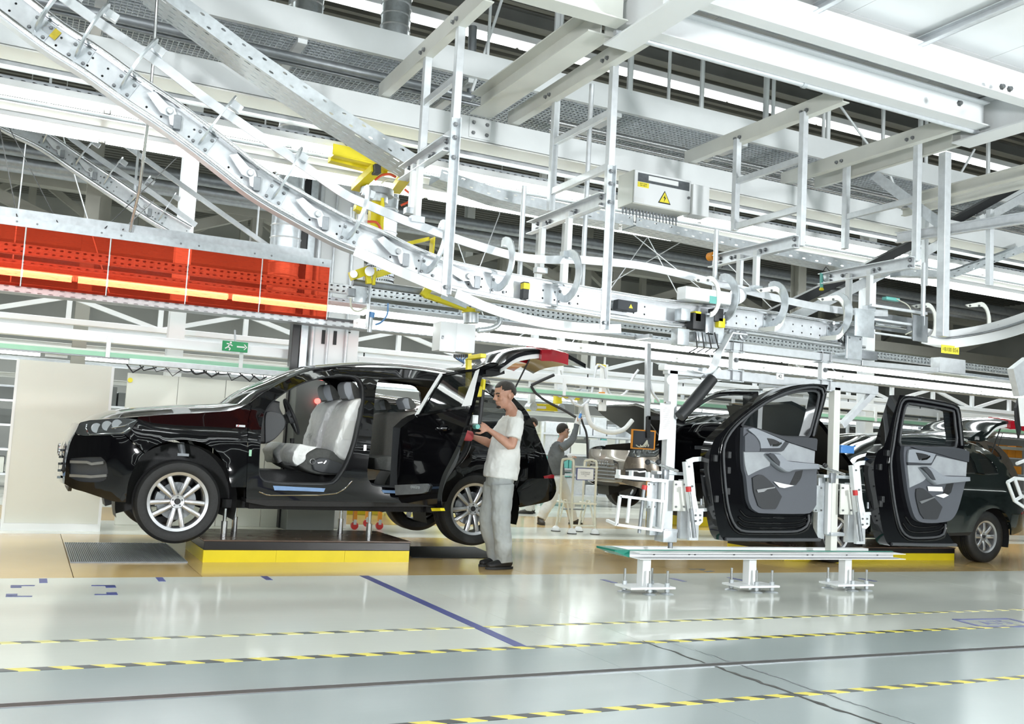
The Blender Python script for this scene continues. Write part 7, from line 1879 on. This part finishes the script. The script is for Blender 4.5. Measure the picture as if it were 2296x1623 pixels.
ob('grip_tube', MB().tube([h4(358, 492, .02), h4(352, 560, .02)], .024, 12), 'yellow_paint', gp_, 60); ob('grip_tube', MB().tube([h4(352, 560, .02), h4(338, 720, .02), h4(328, 780, .02)], .024, 12), 'black_plastic', gp_, 60)
ob('grip_tube', MB().tube([h4(276, 622, GO), h4(272, 715, GO)], .026, 12), 'yellow_paint', gp_, 60)
ob('grip_tube', MB().tube(catmull([h4(272, 715, GO), h4(268, 760, GO - .02), h4(282, 790, GO - .10), h4(328, 796, .04)], 5), .022, 12), 'black_plastic', gp_, 60)
ob('cross_link', MB().bar(h4(276, 630, GO), h4(350, 640, .02), .015, .02), 'galv_light', gp_, 0); ob('green_button', MB().cyl(h4(300, 797, .10), h4(322, 798, .03), .024, 12), 'teal_plastic', gp_, 60); pbox(gp_, 'switch_block', 1060, 930, 1072, 950, 8.60, .06, 'white_sheet', .004)
# slim hanging bracket with blue hose
hb = root('hanging_bracket', 'slim galvanised bracket with pale hose and blue air line hanging from the yellow arm', 'bracket', PY(825, 745, YY))
yb('bracket_bar', PY(830, 640, YY - .1), PY(822, 735, YY - .1), .012, .07, 'galv', up=(0, -1, 0), par=hb); pbox(hb, 'bracket_plate', 795, 640, 822, 680, YY - .05, .012, 'galv', .002); pbox(hb, 'switch', 782, 645, 797, 665, YY - .1, .05, 'galv_dark', .004)
ob('valve', MB().cyl(PY(832, 705, YY - .1), PY(828, 745, YY - .1), .022, 12), 'galv', hb, 60); ob('valve', MB().cyl(PY(834, 700, YY - .1), PY(832, 712, YY - .1), .030, 12), 'cable_blue', hb, 60)
ob('air_line', MB().tube(catmull([PY(870, 680, YY - .05), PY(868, 705, YY - .1), PY(855, 722, YY - .1), PY(842, 728, YY - .1)], 6), .008, 6), 'cable_blue', hb, 60)
ob('hose', MB().tube(catmull([PY(786, 668, YY - .1), PY(788, 690, YY - .1), PY(802, 698, YY - .1), PY(822, 690, YY - .1)], 6), .009, 6), 'cable_cream', hb, 60)
# ------------------------------------------------------------------ electric cabinet on the steelwork
YCB = 7.95
ec = root('electric_cabinet', 'pale electric cabinet with window strip and yellow lightning triangle on the main beam', 'cabinet', PY(1490, 480, YCB))
e5 = lambda x, y, o=0.0: PY(1380 + x / 4.62, 360 + y / 4.62, YCB + o)
def cface(pts, o, m, nm, d=.006): return ob(nm, MB().prism([e5(x, y, o) for x, y in pts], (0, d, 0)), m, ec, 0)
p0, p1 = e5(190, 95), e5(780, 210); zc0, zc1 = e5(480, 150).z, e5(480, 495).z
ob('cabinet_body', MB().box(((p0.x + p1.x) / 2, YCB + .14, (zc0 + zc1) / 2), (p1.x - p0.x, .28, zc0 - zc1)), 'cream_steel', ec, 0, .006)
ob('cabinet_door', MB().box(((p0.x + p1.x) / 2, YCB - .008, (zc0 + zc1) / 2), (p1.x - p0.x - .01, .016, zc0 - zc1 - .01)), 'white_sheet', ec, 0, .004)
pbox(ec, 'side_box', 1555, 412, 1589, 487, YCB + .04, .16, 'white_sheet', .004)
xm = (p0.x + p1.x) / 2; zm = (zc0 + zc1) / 2; W_ = p1.x - p0.x; H_ = zc0 - zc1
fb = lambda nm, u0, u1, v0, v1, m, o=-.018, d=.003: ob(nm, MB().box((p0.x + W_ * (u0 + u1) / 2, YCB + o, zc1 + H_ * (v0 + v1) / 2), (W_ * (u1 - u0), d, H_ * (v1 - v0))), m, ec, 0)
fb('window_strip', .06, .96, .66, .92, 'screen'); fb('window_insert', .24, .76, .74, .88, 'white_print', -.020); fb('yellow_label', .06, .25, .50, .65, 'yellow_sticker'); fb('white_label', .02, .18, .05, .18, 'white_print')
text('label_lettering', 'EST1 B100\n24V 400 V', .018, 'black_print', frame((p0.x + W_ * .155, YCB - .0205, zc1 + H_ * .575), (1, 0, 0), (0, 0, 1)), ec, .0003)
tx0, tz0 = p0.x + W_ * .53, zc1 + H_ * .30
tr_ = lambda k, o: [V((tx0 + a * k, YCB + o, tz0 + b * k)) for a, b in ((-.075, -.055), (.075, -.055), (0, .075))]
ob('triangle_border', MB().prism(tr_(1, -.0185), (0, .002, 0)), 'black_print', ec, 0); ob('triangle_sign', MB().prism(tr_(.80, -.0205), (0, .002, 0)), 'yellow_sticker', ec, 0)
ob('lightning', MB().prism([V((tx0 + a, YCB - .0225, tz0 + b)) for a, b in ((.006, .035), (-.016, -.002), (.000, .000), (-.008, -.038), (.016, .008), (.002, .006))], (0, .002, 0)), 'black_print', ec, 0)
ob('door_lock', MB().cyl((p0.x + W_ * .95, YCB - .03, zc1 + H_ * .45), (p0.x + W_ * .95, YCB - .01, zc1 + H_ * .45), .014, 14), 'bolt_steel', ec, 60)
for k in range(17):
    x = p0.x + W_ * (k + .5) / 17; gl = ob('cable_gland', MB().tube([(x, YCB + .20, zc1 + .004), (x, YCB + .20, zc1 - .05)], .014, 8), 'galv_dark', ec, 60)
    ob('cable', MB().tube(catmull([(x, YCB + .20, zc1 - .05), (x + .01, YCB + .21, zc1 - .09), (x + random.uniform(-.02, .03), YCB + .22, zc1 - .13)], 4), .007, 5), 'galv_dark', gl, 60)
# orange capped roller end and hanging sensors on the arms
def arm_end(near_, far_, arm_): return V((PY(*near_, YN).x - .035, PZ(*far_, ZB).y + .28, PY(*arm_, YN).z))
AE = [arm_end((1803, 262), (1672, 325), (1797, 545)), arm_end((2058, 328), (1912, 380), (2050, 590))]
ob('orange_cap', MB().cyl(AE[0] + V((-.03, -.06, .055)), AE[0] + V((-.03, .02, .055)), .042, 16), 'orange_paint', HT3, 60)
for i, (x, y) in enumerate(((1604, 620), (1842, 640))):
    ys = AE[i].y - .04
    sn_ = root('hanging_sensor', ['green tipped sensor rod beside the white motor drive unit', 'sensor rod with yellow suction cup beside the catch hook'][i], 'sensor', PY(x, y, ys))
    ob('sensor_rod', MB().cyl(PY(x + 2, y - 16, ys), V((AE[i].x + .004, ys, AE[i].z - .02)), .014, 10), 'chrome', sn_, 60); ob('sensor_body', MB().cyl(PY(x, y - 28, ys), PY(x, y + 5, ys), .018, 12), 'teal_plastic', sn_, 60)
    ob('suction_cup', MB().lathe([(.012, .03), (.016, .01), (.026, -.01), (.02, -.02)], 16, Matrix.Translation(PY(x, y + 7, ys))), 'yellow_paint' if i else 'galv_dark', sn_, 60)
    ob('sensor_cable', MB().tube(catmull([PY(x, y - 27, ys), PY(x + 10, y - 42, ys), PY(x + 20, y - 30, ys), PY(x + 14, y - 19, ys)], 6), .005, 5), 'cable_black', sn_, 60)
# ------------------------------------------------------------------ things on the floor and in the middle distance
t9 = lambda x, y: (1220 + x / 4.62, 1010 + y / 4.62)
tt = root('tube_trolley', 'cream tubular trolley on four dome feet with a framed notice', 'trolley', PZ(*t9(290, 870), 0))
f1, f2, f3, f4 = [PZ(*t9(*p), 0.0) for p in ((120, 835), (287, 862), (355, 838), (525, 868))]
ztop = PY(*t9(240, 92), f2.y).z; zmid = PY(*t9(280, 545), f2.y).z
def hoop(a, b, top):
    d = (b - a); l = a.lerp(b, .18); r_ = a.lerp(b, .92)
    pts = [a + V((0, 0, .06)), l + V((0, 0, zmid)), l + V((0, 0, top - .08)), l.lerp(r_, .2) + V((0, 0, top)), l.lerp(r_, .8) + V((0, 0, top)), r_ + V((0, 0, top - .08)), r_ + V((0, 0, zmid)), b + V((0, 0, .06))]
    return catmull(pts, 5, False, 80)
h1 = ob('hoop', MB().tube(hoop(f1, f2, ztop), .017, 10), 'cream_tube', tt, 60); h2 = ob('hoop', MB().tube(hoop(f3, f4, ztop), .017, 10), 'cream_tube', tt, 60)
for z, a, b in ((zmid, f2, f4), (ztop - .10, f2, f4), (.12, f2, f4), (zmid, f1, f2), (zmid, f3, f4)):
    ob('cross_tube', MB().tube([a + V((0, 0, z)), b + V((0, 0, z))], .014, 8), 'cream_tube', tt, 60)
ob('dark_bar', MB().tube([f1.lerp(f2, .3) + V((0, 0, .34)), f3.lerp(f4, .3) + V((0, 0, .34))], .012, 8), 'galv_dark', tt, 60)
for a, b in ((f1, f2), (f3, f4)):
    ob('inverted_vee', MB().tube(catmull([a.lerp(b, .2) + V((0, 0, .14)), a.lerp(b, .45) + V((0, 0, .48)), a.lerp(b, .6) + V((0, 0, .48)), a.lerp(b, .95) + V((0, 0, .1))], 5), .013, 8), 'cream_tube', tt, 60)
for f in (f1, f2, f3, f4):
    ft = ob('dome_foot', MB().lathe([(0, .085), (.02, .083), (.05, .06), (.066, .02), (.066, .010)], 20, Matrix.Translation(f)), 'white_sheet', tt, 60); ob('rubber_ring', MB().lathe([(.06, .012), (.072, .010), (.072, 0.0), (.0, 0.0)], 20, Matrix.Translation(f)), 'rubber', ft, 60)
n0, n1 = PY(*t9(342, 178), f4.y - .05), PY(*t9(514, 312), f4.y - .05)
nb = ob('notice_frame', MB().box(((n0.x + n1.x) / 2, f4.y - .04, (n0.z + n1.z) / 2), (n1.x - n0.x, .012, n0.z - n1.z)), 'blue_tape', tt, 0, .002)
ob('notice_sheet', MB().box(((n0.x + n1.x) / 2, f4.y - .048, (n0.z + n1.z) / 2), (n1.x - n0.x - .02, .003, n0.z - n1.z - .02)), 'white_print', nb, 0)
text('notice_lettering', 'KLIESTINA NA\nKLIPOVANIE\nTSI', .026, 'galv_dark', frame(((n0.x + n1.x) / 2, f4.y - .051, (n0.z + n1.z) / 2), (1, 0, 0), (0, 0, 1)), nb, .0003)
# monitor with orange rim on a pole
mo_ = root('monitor', 'orange rimmed monitor back with cables hung on an aluminium pole', 'monitor', PY(1444, 1008, 9.6))
k1 = lambda x, y, o=0.0: PY(1150 + x / 3.697, 800 + y / 3.697, 10.5 + o)
ob('monitor_rim', MB().prism([k1(992, 598), k1(1185, 612), k1(1176, 772), k1(984, 760)], (0, .03, 0)), 'orange_paint', mo_, 0); ob('monitor_back', MB().prism([k1(1003, 609, -.01), k1(1174, 622, -.01), k1(1166, 762, -.01), k1(995, 750, -.01)], (0, .02, 0)), 'trim_dark', mo_, 0)
ob('pole_bracket', MB().bar(V((k1(1119, 0).x, 10.45, zlr + .062)), V((k1(1119, 0).x, 10.90, zlr + .062)), .05, .05), 'alu', mo_, 0)
ob('pole', MB().bar(k1(1120, -110, .09), k1(1112, 640, .02), .06, .06, up=(0, 1, 0)), 'alu', mo_, 0, .004); ob('black_bracket', MB().bar(k1(1122, 495, -.03), k1(1118, 672, -.03), .05, .04, up=(0, 1, 0)).bar(k1(1118, 505, -.03), k1(1222, 508, -.03), .04, .05), 'black_plastic', mo_, 0)
for k in range(4): ob('cable', MB().tube(catmull([k1(1020 + 35 * k, 730, -.02), k1(1045 + 25 * k, 745, -.04), k1(1075 + 15 * k, 738, -.04), k1(1112, 690, -.02)], 5), .007, 5), 'cable_cream', mo_, 60)
bl = root('plastic_bin', 'blue plastic bin strapped to the carrier mast above the dark green car', 'bin', PY(1898, 1018, YCR + .1))
a, b = PY(1885, 999, YCR), PY(1914, 1017, YCR)
ob('bin_shell', MB().box(((a.x + b.x) / 2, YCR + .06, (a.z + b.z) / 2), (b.x - a.x, .14, a.z - b.z)), 'blue_plastic', bl, 0, .006); ob('bin_rim', MB().box(((a.x + b.x) / 2, YCR + .06, a.z), (b.x - a.x + .015, .155, .012)), 'blue_plastic', bl, 0)
# orange stands on castors beyond the platform
for i, px in enumerate((794, 822, 850)):
    p = PZ(px, 1184 + (3 if i != 1 else -3), 0); r_ = root('castor_stand', ['orange stand on red castor beside the dark cabinet', 'orange stand on red castor between its two neighbours', 'orange stand on red castor beside the lift pin'][i], 'castor stand', p)
    ob('stand_leg', MB().box(p + V((0, 0, .26)), (.05, .05, .30)), 'orange_paint', r_, 0, .004); ob('castor_fork', MB().box(p + V((0, 0, .10)), (.04, .06, .07)), 'galv', r_, 0, .004); ob('castor_wheel', MB().cyl(p + V((0, -.02, .05)), p + V((0, .02, .05)), .05, 18), 'red_paint', r_, 60)
# white tube rack and hanging panel at the edge of the view
rk_ = root('tube_rack', 'white bent tube rack beside the rear lamp of the dark green car', 'rack', PY(2290, 1150, 8.3))
r8 = lambda x, y, o=0.0: PY(2150 + x / 1.925, 790 + y / 1.925, 8.3 + o)
for pts in (((210, 560), (240, 543), (290, 548)), ((210, 560), (240, 640), (300, 680)), ((240, 640), (275, 620), (300, 640)), ((240, 543), (268, 620)), ((250, 480), (290, 465))): ob('rack_tube', MB().tube([r8(*p) for p in pts], .022, 8), 'white_steel', rk_, 60)
for z_ in (0, 1): ob('rack_post', MB().box((r8(285, 600).x + .30 + z_ * .12, 8.4, .55), (.05, .05, 1.10)), 'white_steel', rk_, 0, .004)
hp_ = root('paper_holder', 'pale bracket with clipped white sheet hanging at the end of the line', 'panel', r8(270, 340, -.8))
ob('bracket', MB().prism([r8(235, 70, -.8), r8(300, 20, -.8), r8(320, 180, -.8), r8(262, 190, -.8)], (0, .08, 0)), 'galv_light', hp_, 0); ob('sheet', MB().prism([r8(256, 195, -.82), r8(310, 195, -.82), r8(310, 320, -.82), r8(268, 318, -.82)], (0, .006, 0)), 'paper', hp_, 0); ob('dark_strap', MB().prism([r8(248, 240, -.78), r8(262, 195, -.78), r8(270, 330, -.78), r8(262, 370, -.78), r8(250, 300, -.78)], (0, .03, 0)), 'black_plastic', hp_, 0)
ob('panel_post', MB().box((r8(300, 100, -.7).x, 7.6, (r8(300, 20, -.7).z + 2.4) / 2 + .9), (.06, .06, 1.6)), 'galv_light', hp_, 0)
# ------------------------------------------------------------------ far assembly line
k3 = lambda x, y, Y: PY(1150 + x / 3.697, 800 + y / 3.697, Y)
for i, (pa, pb, Y, h, w, m_) in enumerate((((100, 130), (1100, 205), 15.6, .16, .14, 'white_sheet'), ((0, 360), (1200, 420), 16.4, .07, .12, 'galv_light'), ((0, 480), (1200, 520), 17.0, .09, .12, 'cream_steel'), ((200, 560), (1100, 600), 17.6, .08, .10, 'galv_light'), ((500, 640), (900, 660), 16.2, .07, .10, 'green_plastic'), ((0, 265), (1240, 300), 18.2, .08, .12, 'cream_steel'))):
    Y += (3.5, 3.5, 3.5, 6.0, 8.3, 3.5)[i]; a, b = k3(*pa, Y), k3(*pb, Y); z = (a.z + b.z) / 2
    ob('overhead_rail', MB().ibeam((-12, Y, z), (28, Y, z), h, w, .012), m_, smooth=0, label=['thick white overhead rail above the yellow robot arms', 'slim grey overhead rail level with the yellow robot arms', 'cream overhead rail behind the raised bonnet', 'low grey overhead rail behind the raised gloved hand', 'green overhead rail behind the worker in grey sweater', 'cream overhead rail behind the green strip'][i], cat='rail')
for i, (pts) in enumerate((((370, 390), (370, 300), (395, 300), (470, 320), (545, 335), (560, 300), (590, 300), (585, 360)), ((150, 450), (150, 415), (250, 418), (380, 425), (395, 400)))):
    r_ = root('robot_arm', ['yellow jointed robot arm with two elbows above the striding worker', 'yellow flat robot arm with printed band behind the standing worker'][i], 'robot', k3(*pts[0], (15.8, 16.5)[i])); P_ = [k3(*p, (15.8, 16.5)[i]) for p in pts]
    for a, b in zip(P_, P_[1:]): ob('arm_link', MB().bar(a, b, .14, .13), 'yellow_paint', r_, 0, .02)
    for p in P_[1::2]: ob('arm_joint', MB().cyl(p + V((0, -.11, 0)), p + V((0, .11, 0)), .08, 18), 'galv', r_, 60)
    ob('arm_mount', MB().box(V((P_[0].x, P_[0].y, (P_[0].z + ZR) / 2)), (.12, .12, ZR - P_[0].z)), 'white_steel', r_, 0, .01)
    if i: ob('printed_band', MB().bar(k3(170, 416, 16.42), k3(275, 420, 16.42), .004, .05), 'white_print', r_, 0)
for i, pts in enumerate((((400, 110), (440, 260), (500, 380), (570, 410), (640, 340), (670, 200), (690, 90), (710, 65)), ((710, 65), (760, 90), (775, 220), (800, 300), (860, 335), (940, 290), (990, 180), (1040, 108)), ((1122, 150), (1140, 230), (1160, 300), (1210, 370)), ((150, 240), (200, 310), (300, 380), (420, 440), (520, 500)), ((606, 385), (612, 450), (650, 560), (740, 610), (830, 625), (920, 600), (990, 525)), ((556, 480), (582, 560), (612, 650), (620, 840)), ((340, 150), (250, 190), (155, 235)))):
    ob('hanging_hose', MB().tube(catmull([k3(*p, {2: 10.555, 3: 12.925, 5: J2_['AR'].y - .02, 6: 12.925}.get(i, 14.2)) for p in pts], 7), (.022, .022, .018, .02, .042, .018, .024)[i], 8), ('galv_light', 'galv_light', 'galv_light', 'cable_black', 'film_white', 'cable_black', 'cable_black')[i], smooth=60, label=['grey hose looping below the tailgate lamp', 'grey hose looping past the white drop column', 'grey hose end beside the monitor pole', 'black cable running down behind the standing worker', 'white film wrapped cable sagging over the raised bonnet', 'black hose hanging from the raised gloved hand', 'thick black hose by the tailgate strut'][i], cat='hose')
for i, (x0, y0, x1, y1) in enumerate(((748, 60, 775, 450), (725, 290, 748, 380))):
    r_ = pbox(None, 'drop_column', 1150 + x0 / 3.697, 800 + y0 / 3.697, 1150 + x1 / 3.697, 800 + y1 / 3.697, 14.4, .10, 'white_sheet', .006); tag(r_, ['white drop column between the grey hose loops', 'short white stack lamp with orange band beside the drop column'][i], ['column', 'lamp'][i])
    if not i:
        cb0 = k3(761, 62, 14.45); ob('hanger_rod', MB().tube([cb0, V((cb0.x, 14.45, ZR))], .018, 6), 'white_steel', r_, 60)
        ob('hose_bracket', MB().bar(k3(762, 80, 14.42), k3(704, 68, 14.2), .05, .05), 'yellow_paint', r_, 0, .006)
    if i: ob('orange_band', MB().cyl(k3(737, 292, 14.38), k3(737, 304, 14.38), .055, 12), 'orange_paint', r_, 60)
# parts racks filling the far side of the hall
def rack(label, x, y, w, d, h, bin_m, n=3, seed=0, post_m='galv_light'):
    rn = random.Random(seed); r_ = root('parts_rack', label, 'rack', (x, y, 0))
    pm = mesh_of('rack_post', MB().box((0, 0, h / 2), (.06, .06, h)), post_m, 0)
    for sx in (-1, 1):
        for sy in (-1, 1): ob('rack_post', pm, None, r_, mw=Matrix.Translation((x + sx * w / 2, y + sy * d / 2, 0)))
    for k in range(n):
        z = .25 + (h - .5) * k / max(1, n - 1); ob('rack_shelf', MB().box((x, y, z), (w, d, .04)), post_m, r_, 0)
        u = -w / 2 + .1
        while u < w / 2 - .25:
            bw = rn.uniform(.25, .55); bh = rn.uniform(.18, .42)
            if rn.random() < .85: ob('rack_bin', MB().box((x + u + bw / 2, y - d * .1, z + .02 + bh / 2), (bw - .03, d * .7, bh)), bin_m if rn.random() < .6 else rn.choice(['panel_beige', 'galv', 'white_sheet', 'cabinet_grey']), r_, 0, .01)
            u += bw
    return r_
specs = [(-3.5, 18.5, 3.0, 'blue_plastic', 'blue bins'), (0.5, 20.5, 3.2, 'cabinet_grey', 'dark grey bins'), (4.5, 19.5, 2.6, 'white_sheet', 'white bins'), (8.0, 21.0, 3.4, 'yellow_paint', 'yellow bins'), (11.5, 19.5, 2.8, 'galv_light', 'bare metal bins'), (15.0, 21.5, 3.4, 'panel_beige', 'cream bins'), (18.5, 20.0, 3.0, 'red_paint', 'red bins'), (22.5, 22.5, 3.2, 'green_strip', 'pale green bins'), (26.5, 21.0, 3.0, 'orange_paint', 'orange bins'), (6.5, 26.0, 4.5, 'brown_board', 'brown boxes'), (14.0, 27.0, 5.0, 'teal_plastic', 'teal bins'), (21.0, 28.0, 4.5, 'trim_grey', 'slate grey bins')]
for i, (x, y, w, bm_, nm) in enumerate(specs): rack('tall parts rack loaded with %s on the far side of the hall' % nm, x, y, w, .9, 1.65 + .18 * (i % 3), bm_, 4, i)
for i in range(9):
    x = 5 + 2.2 * i; Y = 16.0; z = 1.85 + .22 * (i % 4); x += 1.0 if i == 7 else 0; z = 2.24 if i == 0 else z
    r_ = root('hanging_tool', 'power tool hanging on a spring cable over the far line', 'tool', (x, Y, z), 'hanging power tools over the far line')
    ob('spring_cable', MB().tube([(x, Y, z + .1), (x, Y, PY(300, 735, 16).z)], .012, 6), 'cable_black', r_, 60); ob('tool_body', MB().cyl((x, Y, z - .15), (x, Y, z + .1), .04, 12), 'galv', r_, 60); ob('tool_grip', MB().bar((x, Y, z - .02), (x + .14, Y - .02, z - .06), .04, .04), 'black_plastic', r_, 0, .006)
